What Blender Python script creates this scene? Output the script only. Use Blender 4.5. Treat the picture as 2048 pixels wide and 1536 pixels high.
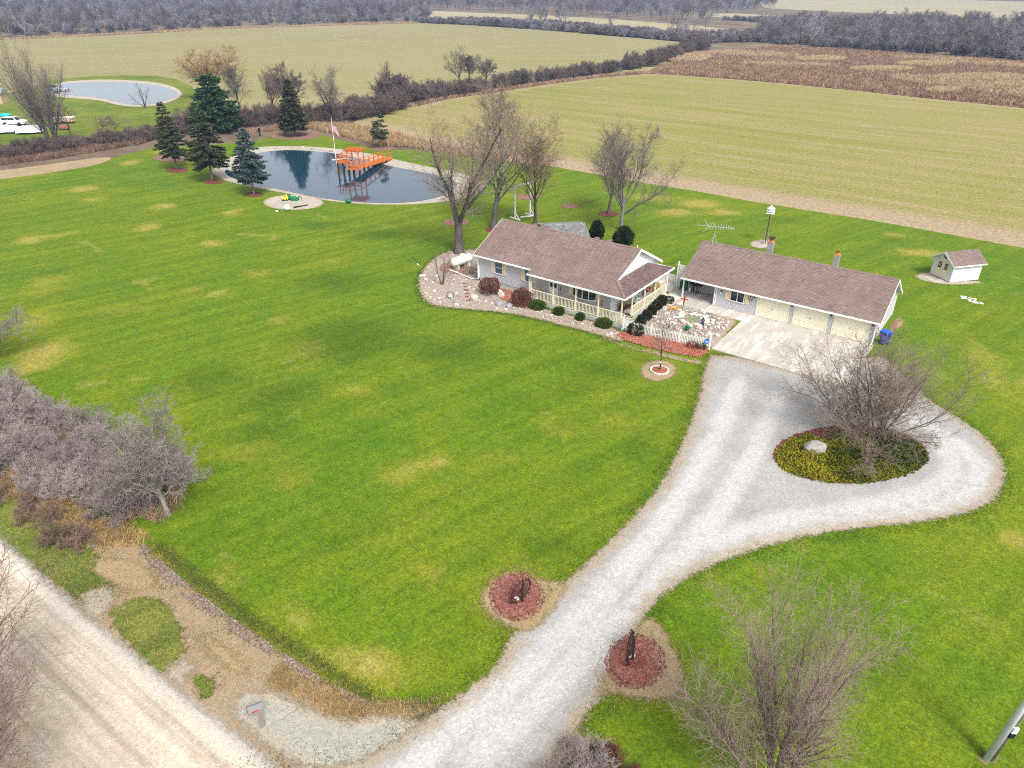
import bpy, bmesh, math, random
import numpy as np
from mathutils import Vector, Matrix
from mathutils.geometry import delaunay_2d_cdt

for o in list(bpy.data.objects):
    bpy.data.objects.remove(o)
SC = bpy.context.scene
COL = SC.collection
PI = math.pi
R = math.radians

# ------------------------------------------------------------------ camera
# metres; +X runs along the fronts of house and garage, +Y away from the road, Z up
CAM_XY = (21.64,-61.16)
CAM_H = 26.641
CAM_YAW = 0.63713
cam = bpy.data.cameras.new('camera')
cam.sensor_width = 36.0
cam.lens = 25.139
cam.clip_start = 0.5
cam.clip_end = 9000
camo = bpy.data.objects.new('camera', cam)
COL.objects.link(camo)
camo.location = (CAM_XY[0], CAM_XY[1], CAM_H)
camo.rotation_euler = (PI / 2 - 0.51438, 0, CAM_YAW)
SC.camera = camo

# ------------------------------------------------------------------ daylight (overcast)
SUN_EL, SUN_AZ = R(50), R(-28)          # azimuth measured from +X towards +Y
world = bpy.data.worlds.new('World')
SC.world = world
world.use_nodes = True
wn, wl = world.node_tree.nodes, world.node_tree.links
for n in list(wn):
    wn.remove(n)
sky = wn.new('ShaderNodeTexSky')
sky.sky_type = 'NISHITA'
sky.sun_disc = False
sky.sun_elevation = SUN_EL
sky.sun_rotation = PI / 2 - SUN_AZ
sky.altitude = 200
sky.air_density = 1.0
sky.dust_density = 3.5
sky.ozone_density = 1.0
hs = wn.new('ShaderNodeHueSaturation')
hs.inputs['Saturation'].default_value = 0.25     # overcast: grey-white cloud, little blue
bg = wn.new('ShaderNodeBackground')
bg.inputs['Strength'].default_value = 0.105
wo = wn.new('ShaderNodeOutputWorld')
wl.new(sky.outputs[0], hs.inputs['Color'])
wl.new(hs.outputs[0], bg.inputs['Color'])
wl.new(bg.outputs[0], wo.inputs['Surface'])
sun = bpy.data.lights.new('sun', 'SUN')
sun.energy = 1.5
sun.angle = R(18)
sun.color = (1.0, 0.97, 0.93)
suno = bpy.data.objects.new('sun', sun)
COL.objects.link(suno)
suno.location = (60, -40, 120)
sd = Vector((math.cos(SUN_AZ) * math.cos(SUN_EL), math.sin(SUN_AZ) * math.cos(SUN_EL), math.sin(SUN_EL)))
suno.rotation_euler = sd.to_track_quat('Z', 'Y').to_euler()
SC.view_settings.view_transform = 'Standard'
SC.view_settings.look = 'None'
SC.view_settings.exposure = 1.25
SC.view_settings.gamma = 1.0
SC.view_settings.use_curve_mapping = False
SC.render.engine = 'CYCLES'
SC.cycles.max_bounces = 6
SC.cycles.diffuse_bounces = 2
SC.cycles.glossy_bounces = 2
SC.cycles.transparent_max_bounces = 12
SC.cycles.volume_bounces = 0
SC.cycles.use_adaptive_sampling = True
SC.cycles.use_denoising = False
SC.cycles.pixel_filter_type = 'BLACKMAN_HARRIS'
SC.cycles.filter_width = 1.0

# ------------------------------------------------------------------ materials
class NT:
    def __init__(s, name):
        s.m = bpy.data.materials.new(name)
        s.m.use_nodes = True
        s.t = s.m.node_tree
        s.n, s.l = s.t.nodes, s.t.links
        for n in list(s.n):
            s.n.remove(n)
        s.out = s.n.new('ShaderNodeOutputMaterial')
    def put(s, sock, v):
        if hasattr(v, 'is_output'):
            s.l.new(v, sock)
        elif isinstance(v, (tuple, list)):
            sock.default_value = (*v, 1.0) if (len(v) == 3 and len(sock.default_value) == 4) else v
        else:
            sock.default_value = v
    def pos(s):
        return s.n.new('ShaderNodeNewGeometry').outputs['Position']
    def objc(s):
        return s.n.new('ShaderNodeTexCoord').outputs['Object']
    def rnd(s):
        return s.n.new('ShaderNodeObjectInfo').outputs['Random']
    def attr(s, a):
        n = s.n.new('ShaderNodeAttribute'); n.attribute_name = a
        return n.outputs['Fac']
    def mapping(s, vec, scale=(1, 1, 1), rz=0.0):
        n = s.n.new('ShaderNodeMapping')
        s.l.new(vec, n.inputs['Vector'])
        n.vector_type = 'TEXTURE'        # scale = cycles per metre along / across the turned axes
        n.inputs['Scale'].default_value = tuple(1.0 / k for k in scale)
        n.inputs['Rotation'].default_value = (0, 0, rz)
        return n.outputs[0]
    def noise(s, vec, scale, detail=4, rough=0.55, dist=0.0):
        n = s.n.new('ShaderNodeTexNoise')
        s.l.new(vec, n.inputs['Vector'])
        n.inputs['Scale'].default_value = scale
        n.inputs['Detail'].default_value = detail
        n.inputs['Roughness'].default_value = rough
        n.inputs['Distortion'].default_value = dist
        return n.outputs['Fac']
    def voro(s, vec, scale, out='Color', feature='F1'):
        n = s.n.new('ShaderNodeTexVoronoi')
        n.feature = feature
        s.l.new(vec, n.inputs['Vector'])
        n.inputs['Scale'].default_value = scale
        return n.outputs[out]
    def ramp(s, fac, stops):
        n = s.n.new('ShaderNodeValToRGB')
        e = n.color_ramp.elements
        while len(e) < len(stops):
            e.new(0.5)
        for k, (p, c) in enumerate(stops):
            e[k].position = p
            e[k].color = (c, c, c, 1) if isinstance(c, (int, float)) else (*c, 1)
        s.put(n.inputs['Fac'], fac)
        return n.outputs['Color']
    def mix(s, fac, a, b, blend='MIX'):
        n = s.n.new('ShaderNodeMix'); n.data_type = 'RGBA'; n.blend_type = blend
        s.put(n.inputs[0], fac); s.put(n.inputs[6], a); s.put(n.inputs[7], b)
        return n.outputs[2]
    def math(s, op, a, b=0.0, c=0.0):
        n = s.n.new('ShaderNodeMath'); n.operation = op
        s.put(n.inputs[0], a); s.put(n.inputs[1], b); s.put(n.inputs[2], c)
        return n.outputs[0]
    def step(s, v, lo, hi):
        n = s.n.new('ShaderNodeMapRange'); n.interpolation_type = 'SMOOTHSTEP'
        s.put(n.inputs['Value'], v)
        n.inputs['From Min'].default_value = lo; n.inputs['From Max'].default_value = hi
        return n.outputs[0]
    def bump(s, h, strength=0.5, dist=0.02):
        n = s.n.new('ShaderNodeBump')
        n.inputs['Strength'].default_value = strength
        n.inputs['Distance'].default_value = dist
        s.l.new(h, n.inputs['Height'])
        return n.outputs[0]
    def finish(s, col, rough=0.8, normal=None, spec=0.3, alpha=None, metal=0.0, trans=None):
        b = s.n.new('ShaderNodeBsdfPrincipled')
        s.put(b.inputs['Base Color'], col)
        s.put(b.inputs['Roughness'], rough)
        s.put(b.inputs['Specular IOR Level'], spec)
        s.put(b.inputs['Metallic'], metal)
        if normal is not None:
            s.l.new(normal, b.inputs['Normal'])
        res = b.outputs[0]
        if trans is not None:           # light passing through thin leaves
            tr = s.n.new('ShaderNodeBsdfTranslucent')
            s.put(tr.inputs['Color'], col)
            mx = s.n.new('ShaderNodeMixShader')
            mx.inputs[0].default_value = trans
            s.l.new(res, mx.inputs[1]); s.l.new(tr.outputs[0], mx.inputs[2])
            res = mx.outputs[0]
        if alpha is not None:           # worn edge: bare spots where the sheet below shows
            tr = s.n.new('ShaderNodeBsdfTransparent')
            mx = s.n.new('ShaderNodeMixShader')
            s.put(mx.inputs[0], alpha)
            s.l.new(tr.outputs[0], mx.inputs[1]); s.l.new(res, mx.inputs[2])
            res = mx.outputs[0]
        s.l.new(res, s.out.inputs['Surface'])
        return s.m

def simple(name, c, rough=0.7, var=0.25, scale=6.0, bump=0.0, spec=0.3, metal=0.0, shade=0.0, rnd=0.0, obj=True, trans=None):
    """One colour with mottling, optional per-face ('shade') and per-object variation."""
    t = NT(name)
    v = t.objc() if obj else t.pos()
    n = t.noise(v, scale, 5, 0.6)
    dark = tuple(x * (1 - var) for x in c); light = tuple(min(1, x * (1 + var)) for x in c)
    col = t.ramp(n, [(0.3, dark), (0.7, light)])
    if shade:
        f = t.math('MULTIPLY_ADD', t.attr('shade'), 2 * shade, 1 - shade)
        col = t.mix(1.0, col, f, 'MULTIPLY')
    if rnd:
        f = t.math('MULTIPLY_ADD', t.rnd(), 2 * rnd, 1 - rnd)
        col = t.mix(1.0, col, f, 'MULTIPLY')
    nm = t.bump(t.noise(v, scale * 6, 4, 0.6), bump, 0.02) if bump else None
    return t.finish(col, rough, nm, spec, None, metal, trans)

# ------------------------------------------------------------------ mesh building
def raw_mesh(name, V, F, mat=None, smooth=False, face_attr=None):
    """V (n,3) array; F: list of (m,k) int arrays with k constant per array."""
    me = bpy.data.meshes.new(name)
    V = np.asarray(V, np.float32).reshape(-1, 3)
    F = [np.asarray(f, np.int32) for f in F if len(f)]
    me.vertices.add(len(V)); me.vertices.foreach_set('co', V.ravel())
    nl = sum(f.size for f in F); nf = sum(len(f) for f in F)
    me.loops.add(nl); me.polygons.add(nf)
    me.loops.foreach_set('vertex_index', np.concatenate([f.ravel() for f in F]) if F else np.zeros(0, np.int32))
    sizes = np.concatenate([np.full(len(f), f.shape[1], np.int32) for f in F]) if F else np.zeros(0, np.int32)
    me.polygons.foreach_set('loop_start', np.concatenate([[0], np.cumsum(sizes)[:-1]]).astype(np.int32))
    me.polygons.foreach_set('use_smooth', np.full(nf, bool(smooth)))
    if face_attr is not None:
        a = me.attributes.new('shade', 'FLOAT', 'FACE')
        a.data.foreach_set('value', np.asarray(face_attr, np.float32))
    if mat:
        me.materials.append(mat)
    me.update(calc_edges=True)
    return me

def link(name, me, parent=None, loc=(0, 0, 0), rz=0.0):
    o = bpy.data.objects.new(name, me)
    COL.objects.link(o)
    o.location = loc
    o.rotation_euler = (0, 0, rz)
    if parent is not None:
        o.parent = parent
    return o

def tag(o, label=None, cat=None, group=None, kind=None):
    if label: o['label'] = label
    if cat: o['category'] = cat
    if group: o['group'] = group
    if kind: o['kind'] = kind
    return o

def thing(name, label, cat, loc=(0, 0, 0), rz=0.0, group=None):
    o = link(name, None, None, loc, rz)
    o.empty_display_size = 0.2
    return tag(o, label, cat, group)

def dup(root, loc=None, rz=None, label=None, group=None, scale=None):
    r = root.copy(); COL.objects.link(r)
    if loc is not None: r.location = loc
    if rz is not None: r.rotation_euler = (0, 0, rz)
    if scale is not None: r.scale = scale if isinstance(scale, (tuple, list)) else (scale,) * 3
    if label: r['label'] = label
    if group: r['group'] = group
    for ch in list(root.children):
        c = ch.copy(); COL.objects.link(c); c.parent = r
        for g in list(ch.children):
            d = g.copy(); COL.objects.link(d); d.parent = c
    return r

class MB:
    """Collects simple shapes and links them as one mesh object."""
    def __init__(s):
        s.v, s.f, s.sh = [], [], []
    def add(s, verts, faces, shade=0.5):
        b = len(s.v)
        s.v += [tuple(p) for p in verts]
        s.f += [tuple(i + b for i in f) for f in faces]
        s.sh += [shade] * len(faces)
        return s
    def box(s, x0, x1, y0, y1, z0, z1, shade=0.5):
        v = [(x, y, z) for z in (z0, z1) for x, y in ((x0, y0), (x1, y0), (x1, y1), (x0, y1))]
        return s.add(v, [(3, 2, 1, 0), (4, 5, 6, 7), (0, 1, 5, 4), (1, 2, 6, 5), (2, 3, 7, 6), (3, 0, 4, 7)], shade)
    def prism(s, poly, z0, z1, shade=0.5):
        n = len(poly)
        v = [(x, y, z0) for x, y in poly] + [(x, y, z1) for x, y in poly]
        return s.add(v, [tuple(range(n - 1, -1, -1)), tuple(range(n, 2 * n))] + [(k, (k + 1) % n, n + (k + 1) % n, n + k) for k in range(n)], shade)
    def xprism(s, poly, x0, x1, shade=0.5):       # (y,z) outline pushed along x
        n = len(poly)
        v = [(x0, y, z) for y, z in poly] + [(x1, y, z) for y, z in poly]
        return s.add(v, [tuple(range(n - 1, -1, -1)), tuple(range(n, 2 * n))] + [(k, (k + 1) % n, n + (k + 1) % n, n + k) for k in range(n)], shade)
    def yprism(s, poly, y0, y1, shade=0.5):       # (x,z) outline pushed along y
        n = len(poly)
        v = [(x, y0, z) for x, z in poly] + [(x, y1, z) for x, z in poly]
        return s.add(v, [tuple(range(n)), tuple(range(2 * n - 1, n - 1, -1))] + [((k + 1) % n, k, n + k, n + (k + 1) % n) for k in range(n)], shade)
    def tube(s, pts, r, sides=8, r1=None, shade=0.5, caps=True):
        pts = [Vector(p) for p in pts]
        n = len(pts)
        v, f = [], []
        for k, p in enumerate(pts):
            d = (pts[min(k + 1, n - 1)] - pts[max(k - 1, 0)]).normalized()
            a = d.cross(Vector((0, 0, 1)) if abs(d.z) < 0.9 else Vector((1, 0, 0))).normalized()
            b = d.cross(a)
            rr = r if r1 is None else r + (r1 - r) * k / max(1, n - 1)
            if isinstance(r, (list, tuple)): rr = r[k]
            for j in range(sides):
                t = 2 * PI * j / sides
                v.append(p + a * math.cos(t) * rr + b * math.sin(t) * rr)
        for k in range(n - 1):
            for j in range(sides):
                j2 = (j + 1) % sides
                f.append((k * sides + j, k * sides + j2, (k + 1) * sides + j2, (k + 1) * sides + j))
        if caps:
            f += [tuple(range(sides - 1, -1, -1)), tuple((n - 1) * sides + j for j in range(sides))]
        return s.add(v, f, shade)
    def bar(s, p0, p1, w, h, shade=0.5, up=(0, 0, 1)):
        p0, p1 = Vector(p0), Vector(p1)
        d = (p1 - p0).normalized()
        a = d.cross(Vector(up))
        a = a.normalized() if a.length > 1e-4 else Vector((1, 0, 0))
        b = a.cross(d)
        v = [p + a * sx * w / 2 + b * sz * h / 2 for p in (p0, p1) for sx, sz in ((-1, -1), (1, -1), (1, 1), (-1, 1))]
        return s.add(v, [(3, 2, 1, 0), (4, 5, 6, 7), (0, 1, 5, 4), (1, 2, 6, 5), (2, 3, 7, 6), (3, 0, 4, 7)], shade)
    def lathe(s, prof, c=(0, 0, 0), sides=14, shade=0.5):   # prof: (r, z)
        v = [(c[0] + r * math.cos(2 * PI * j / sides), c[1] + r * math.sin(2 * PI * j / sides), c[2] + z) for r, z in prof for j in range(sides)]
        n = len(prof)
        f = [(k * sides + j, k * sides + (j + 1) % sides, (k + 1) * sides + (j + 1) % sides, (k + 1) * sides + j) for k in range(n - 1) for j in range(sides)]
        f += [tuple(range(sides - 1, -1, -1)), tuple((n - 1) * sides + j for j in range(sides))]
        return s.add(v, f, shade)
    def ball(s, c, r, sc=(1, 1, 1), seg=10, shade=0.5, jit=0.0, rng=None):
        v, f = [], []
        rings = seg // 2
        for i in range(rings + 1):
            th = PI * i / rings
            for j in range(seg):
                ph = 2 * PI * j / seg
                k = 1 + (rng.uniform(-jit, jit) if rng else 0)
                v.append((c[0] + r * sc[0] * k * math.sin(th) * math.cos(ph), c[1] + r * sc[1] * k * math.sin(th) * math.sin(ph), c[2] + r * sc[2] * k * math.cos(th)))
        for i in range(rings):
            for j in range(seg):
                f.append((i * seg + j, (i + 1) * seg + j, (i + 1) * seg + (j + 1) % seg, i * seg + (j + 1) % seg))
        return s.add(v, f, shade)
    def mesh(s, name, mat, off=(0, 0, 0), smooth=False):
        V = np.array(s.v, np.float32).reshape(-1, 3) - np.array(off, np.float32)
        by = {}
        for k, f in enumerate(s.f):
            by.setdefault(len(f), []).append((f, s.sh[k]))
        F = [np.array([f for f, _ in v], np.int32) for v in by.values()]
        sh = [q for v in by.values() for _, q in v]
        return raw_mesh(name, V, F, mat, smooth, sh)
    def build(s, name, mat, parent=None, off=None, smooth=False):
        """Vertices are in site metres when off is None and the parent is an upright root; shift them into the parent's frame."""
        if off is None:
            off = (0, 0, 0)
            p = parent
            while p is not None:
                off = tuple(a + b for a, b in zip(off, p.location)); p = p.parent
        return link(name, s.mesh(name, mat, off, smooth), parent)

def in_poly(x, y, poly):
    x = np.asarray(x); y = np.asarray(y)
    c = np.zeros(x.shape, bool)
    n = len(poly)
    for i in range(n):
        x0, y0 = poly[i]; x1, y1 = poly[(i + 1) % n]
        if y0 == y1: continue
        c ^= ((y0 > y) != (y1 > y)) & (x < (x1 - x0) * (y - y0) / (y1 - y0) + x0)
    return c

def dist_line(xy, pts, closed=False):
    d = np.full(len(xy), 1e9)
    n = len(pts)
    for i in range(n if closed else n - 1):
        a = np.array(pts[i]); b = np.array(pts[(i + 1) % n]); ab = b - a
        t = np.clip(((xy - a) @ ab) / max(1e-9, ab @ ab), 0, 1)
        d = np.minimum(d, np.hypot(*(xy - a - t[:, None] * ab).T))
    return d

def smooth_poly(poly, it=2, closed=True):
    p = np.array(poly, float)
    for _ in range(it):
        q = np.roll(p, -1, 0)
        a, b = 0.75 * p + 0.25 * q, 0.25 * p + 0.75 * q
        if closed:
            p = np.stack([a, b], 1).reshape(-1, 2)
        else:
            p = np.concatenate([p[:1], np.stack([a, b], 1)[:-1].reshape(-1, 2), p[-1:]])
    return [tuple(x) for x in p]

CU = np.array([math.cos(CAM_YAW), math.sin(CAM_YAW)])          # two ground axes used for oval ground patches
CV = np.array([-math.sin(CAM_YAW), math.cos(CAM_YAW)])
def blobs(xy, lst):
    w = np.zeros(len(xy))
    for (x, y, su, sv, *a) in lst:
        d = xy - np.array([x, y])
        w = np.maximum(w, (a[0] if a else 1.0) * np.exp(-((d @ CU / su) ** 2 + (d @ CV / sv) ** 2)))
    return w

def sheet(name, poly, z, mat, cell=1.0, kind='structure', attrs=None, wob=0.0, sm=1, zf=None, seed=0, parent=None):
    """Ground sheet: triangulated outline with inner points, an 'edge' attribute (metres to the outline) and others."""
    rng = np.random.default_rng(seed + len(name))
    poly = smooth_poly(poly, sm) if sm else list(poly)
    out = []
    for i in range(len(poly)):
        a = np.array(poly[i]); b = np.array(poly[(i + 1) % len(poly)])
        L = np.hypot(*(b - a)); k = max(1, int(L / (cell * 1.2)))
        for j in range(k):
            out.append(a + (b - a) * j / k)
    P = np.array(out)
    if wob:
        P = P + rng.normal(0, wob, P.shape)
    P = P[np.concatenate([[True], np.hypot(*(P[1:] - P[:-1]).T) > 1e-3])]
    x0, y0 = P.min(0); x1, y1 = P.max(0)
    gx, gy = np.meshgrid(np.arange(x0, x1, cell), np.arange(y0, y1, cell))
    g = np.stack([gx.ravel(), gy.ravel()], 1) + rng.uniform(-0.2, 0.2, (gx.size, 2)) * cell
    ring = [tuple(p) for p in P]
    g = g[in_poly(g[:, 0], g[:, 1], ring)]
    if len(g):
        g = g[dist_line(g, ring, True) > 0.4 * cell]
    pts = [Vector(p) for p in P] + [Vector(p) for p in g]
    n = len(P)
    vs, es, fs, *_ = delaunay_2d_cdt(pts, [(i, (i + 1) % n) for i in range(n)], [list(range(n))], 1, 1e-5)
    XY = np.array([tuple(v) for v in vs])
    tri = np.array([f for f in fs if len(f) == 3], np.int32)
    a, b, c = XY[tri[:, 0]], XY[tri[:, 1]], XY[tri[:, 2]]
    ar = (b[:, 0] - a[:, 0]) * (c[:, 1] - a[:, 1]) - (b[:, 1] - a[:, 1]) * (c[:, 0] - a[:, 0])
    tri[ar < 0] = tri[ar < 0][:, ::-1]
    V = np.zeros((len(XY), 3)); V[:, :2] = XY; V[:, 2] = z
    if zf is not None:
        V[:, 2] += zf(XY)
    me = raw_mesh(name, V, [tri], mat, True)
    A = {'edge': dist_line(XY, ring, True)}
    for k, fn in (attrs or {}).items():
        A[k] = fn(XY)
    for k, val in A.items():
        at = me.attributes.new(k, 'FLOAT', 'POINT')
        at.data.foreach_set('value', np.asarray(val, np.float32))
    o = link(name, me, parent)
    if kind: o['kind'] = kind
    return o

# ------------------------------------------------------------------ ground materials
def run(a, b): return math.atan2(b[1] - a[1], b[0] - a[0])
def mat_lawn(name, g1, g2, tan, worn=True, cut=False):
    t = NT(name); p = t.pos()
    big = t.noise(p, 0.055, 4, 0.6, 0.4)
    mid = t.noise(p, 0.45, 5, 0.65)
    mow = t.noise(t.mapping(p, (0.05, 0.75, 1), run((-16.88,-36.53), (-11.84,-19.02))), 1.0, 3, 0.6)
    col = t.mix(t.ramp(t.math('ADD', t.math('MULTIPLY', big, 0.55), t.math('MULTIPLY', mid, 0.45)), [(0.36, 0.0), (0.66, 1.0)]), g1, g2)
    col = t.mix(t.math('MULTIPLY', t.ramp(mow, [(0.42, 0.0), (0.62, 1.0)]), 0.46), col, tuple(x * 0.72 for x in g1))
    spots = t.ramp(t.noise(p, 0.22, 3, 0.5, 0.8), [(0.66, 0.0), (0.78, 1.0)])
    col = t.mix(t.math('MULTIPLY', spots, 0.5), col, tan)
    if worn:
        ol = t.math('ADD', t.attr('wear'), t.math('MULTIPLY_ADD', t.noise(p, 0.16, 7, 0.68), 1.9, -0.95))
        col = t.mix(t.math('MULTIPLY', t.step(ol, 0.05, 0.7), 0.62), col, (0.235, 0.225, 0.018))
        w = t.math('ADD', t.attr('wear'), t.math('MULTIPLY_ADD', t.noise(p, 1.6, 5, 0.7), 1.3, -0.65))
        col = t.mix(t.math('MULTIPLY', t.step(w, 0.25, 0.95), 0.58), col, tan)
        dk = t.math('ADD', t.attr('lush'), t.math('MULTIPLY_ADD', t.noise(p, 0.7, 4, 0.7), 0.7, -0.35))
        col = t.mix(t.math('MULTIPLY', t.step(dk, 0.2, 0.8), 0.7), col, tuple(x * 0.62 for x in g1))
    col = t.mix(1.0, col, t.ramp(t.noise(p, 2.1, 6, 0.75, 0.3), [(0.32, 0.72), (0.5, 1.0), (0.68, 1.26)]), 'MULTIPLY')
    fine = t.noise(p, 7.0, 4, 0.75)
    blade = t.noise(p, 26.0, 2, 0.7)
    f = t.math('ADD', t.math('MULTIPLY', fine, 0.6), t.math('MULTIPLY', blade, 0.4))
    col = t.mix(1.0, col, t.ramp(f, [(0.30, 0.32), (0.5, 0.95), (0.70, 1.85)]), 'MULTIPLY')
    al = None
    if cut:
        al = t.step(t.math('ADD', t.attr('edge'), t.math('MULTIPLY_ADD', t.noise(p, 1.5, 6, 0.8), -1.8, 0.7)), 0.0, 0.3)
    return t.finish(col, 0.9, t.bump(f, 0.9, 0.06), 0.15, al)

M_LAWN = mat_lawn('lawn_grass', (0.078, 0.160, 0.0045), (0.176, 0.210, 0.0075), (0.36, 0.28, 0.085))
M_LAWN2 = mat_lawn('neighbour_grass', (0.085, 0.145, 0.010), (0.22, 0.225, 0.03), (0.36, 0.28, 0.11), False)

def mat_field(name, a, b, soil, rz, soil_amt):
    t = NT(name); p = t.pos()
    rows = t.noise(t.mapping(p, (0.012, 0.22, 1), rz), 1.0, 6, 0.7)
    big = t.noise(p, 0.012, 4, 0.6)
    col = t.mix(t.ramp(t.math('ADD', t.math('MULTIPLY', rows, 0.6), t.math('MULTIPLY', big, 0.4)), [(0.4, 0.0), (0.6, 1.0)]), a, b)
    streak = t.noise(t.mapping(p, (0.03, 0.5, 1), rz), 1.0, 5, 0.75, 0.3)
    col = t.mix(t.math('MULTIPLY', t.ramp(streak, [(0.52, 0.0), (0.66, 1.0)]), soil_amt), col, soil)
    e = t.math('ADD', t.attr('edge'), t.math('MULTIPLY_ADD', t.noise(p, 0.16, 4, 0.7), -9.0, 4.5))
    col = t.mix(t.step(t.attr('strip'), 0.25, 0.8), col, soil)
    col = t.mix(t.math('MULTIPLY', t.math('SUBTRACT', 1.0, t.step(e, 0.0, 5.0)), 0.6), col, soil)
    fine = t.noise(p, 2.2, 5, 0.75)
    col = t.mix(1.0, col, t.ramp(fine, [(0.3, 0.55), (0.5, 1.0), (0.7, 1.4)]), 'MULTIPLY')
    return t.finish(col, 0.95, t.bump(fine, 0.6, 0.1), 0.1)

ROWS = run((-44.73,39.02), (21.80,36.86))
M_FIELD = mat_field('winter_wheat', (0.200, 0.205, 0.046), (0.272, 0.235, 0.090), (0.33, 0.25, 0.16), ROWS, 0.75)
M_FIELD2 = mat_field('winter_wheat_far', (0.230, 0.212, 0.080), (0.280, 0.240, 0.118), (0.33, 0.255, 0.16), run((-309.75,120.95), (-203.64,233.75)), 0.4)
M_FIELD3 = mat_field('stubble_far', (0.30, 0.27, 0.15), (0.37, 0.31, 0.19), (0.40, 0.32, 0.22), R(12), 0.4)

def mat_floor(name, cols, sc=0.05):
    t = NT(name); p = t.pos()
    n = t.math('ADD', t.math('MULTIPLY', t.noise(p, sc, 5, 0.65), 0.6), t.math('MULTIPLY', t.noise(p, sc * 14, 5, 0.7), 0.4))
    col = t.ramp(n, [(0.36 + 0.28 * k / (len(cols) - 1), c) for k, c in enumerate(cols)])
    return t.finish(col, 0.95, t.bump(t.noise(p, 3.0, 4, 0.7), 0.6, 0.1), 0.1)
M_GROUND = mat_floor('dormant_brush_floor', [(0.09, 0.065, 0.05), (0.17, 0.125, 0.085), (0.26, 0.20, 0.12)])
M_SCRUB = mat_floor('dead_weeds', [(0.12, 0.065, 0.04), (0.20, 0.12, 0.065), (0.30, 0.20, 0.11), (0.42, 0.32, 0.19)], 0.03)

def mat_gravel(name, base, lite, dark, tan, edge_w=0.9, track=True, cut=True, soft=0.5, streak=None, grit_lo=0.42):
    t = NT(name); p = t.pos()
    big = t.noise(p, 0.35, 5, 0.65)
    col = t.ramp(big, [(0.3, tuple(x * 0.86 for x in base)), (0.7, tuple(min(0.9, x * 1.1) for x in base))])
    if track:
        tr = t.math('ADD', t.attr('track'), t.math('MULTIPLY_ADD', t.noise(p, 0.8, 5, 0.7), 0.8, -0.4))
        col = t.mix(t.math('MULTIPLY', t.step(tr, 0.15, 0.85), 0.85), col, lite)
    if streak is not None:
        sk = t.noise(t.mapping(p, (0.02, 1.1, 1), streak), 1.0, 5, 0.7, 0.2)
        col = t.mix(1.0, col, t.ramp(sk, [(0.36, 0.70), (0.5, 1.0), (0.64, 1.22)]), 'MULTIPLY')
    grit = t.noise(p, 16.0, 4, 0.8)
    stone = t.voro(p, 9.0, 'Color')
    sf = t.math('MULTIPLY_ADD', t.ramp(stone, [(0.0, 0.0), (1.0, 1.0)]), 0.5, 0.75)
    col = t.mix(1.0, col, t.ramp(grit, [(0.28, grit_lo), (0.45, 0.96), (0.68, 1.0 + (1 - grit_lo) * .42)]), 'MULTIPLY')
    col = t.mix(0.6, col, t.mix(1.0, col, sf, 'MULTIPLY'))
    loose = t.ramp(t.noise(p, 0.5, 5, 0.7, 0.5), [(0.56, 0.0), (0.7, 1.0)])
    col = t.mix(t.math('MULTIPLY', loose, 0.45), col, dark)
    e = t.math('ADD', t.attr('edge'), t.math('MULTIPLY_ADD', t.noise(p, 1.3, 5, 0.7), -2.2, 1.1))
    col = t.mix(t.math('MULTIPLY', t.math('SUBTRACT', 1.0, t.step(e, 0.1, edge_w)), 0.75), col, t.mix(1.0, tan, t.ramp(grit, [(0.25, 0.6), (0.7, 1.25)]), 'MULTIPLY'))
    al = None
    if cut:
        c = t.math('ADD', t.attr('edge'), t.math('MULTIPLY_ADD', t.noise(p, 2.6, 6, 0.8), -1.2, 0.5))
        al = t.step(c, 0.0, soft)
    return t.finish(col, 0.95, t.bump(t.math('ADD', grit, stone), 0.5, 0.03), 0.15, al)

TAN = (0.33, 0.245, 0.145)
M_DRIVE = mat_gravel('limestone_gravel', (0.345, 0.335, 0.318), (0.470, 0.458, 0.440), (0.275, 0.266, 0.25), TAN, 1.5, soft=.3, grit_lo=.64)
M_ROAD = mat_gravel('packed_gravel_road', (0.435, 0.365, 0.272), (0.520, 0.450, 0.352), (0.41, 0.335, 0.245), (0.50, 0.48, 0.44), 1.6, soft=0.6, streak=run((-18.94,-53.69), (0.36,-53.16)), grit_lo=.72)
M_SHOULDER = mat_gravel('white_gravel_shoulder', (0.345, 0.33, 0.285), (0.6, 0.6, 0.56), (0.22, 0.185, 0.13), (0.40, 0.32, 0.21), 1.2, False)
M_DIRT = mat_gravel('bare_tan_soil', TAN, TAN, (0.30, 0.22, 0.13), (0.34, 0.26, 0.13), 0.8, False, soft=0.4)
M_DRYGRASS = mat_gravel('flattened_dry_grass', (0.305, 0.230, 0.145), TAN, (0.19, 0.135, 0.08), (0.22, 0.19, 0.08), 0.8, False, soft=0.6)
M_GREENPATCH = mat_lawn('ditch_side_grass', (0.085, 0.135, 0.014), (0.20, 0.20, 0.045), (0.3, 0.22, 0.09), False, True)
M_STONEBED = mat_gravel('river_stone_bed', (0.33, 0.275, 0.225), TAN, (0.20, 0.145, 0.11), (0.38, 0.29, 0.18), 1.0, False, soft=0.25)
M_SAND = mat_gravel('sand', (0.40, 0.355, 0.29), TAN, (0.29, 0.25, 0.20), (0.36, 0.27, 0.16), 0.8, False, soft=0.3)

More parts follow.
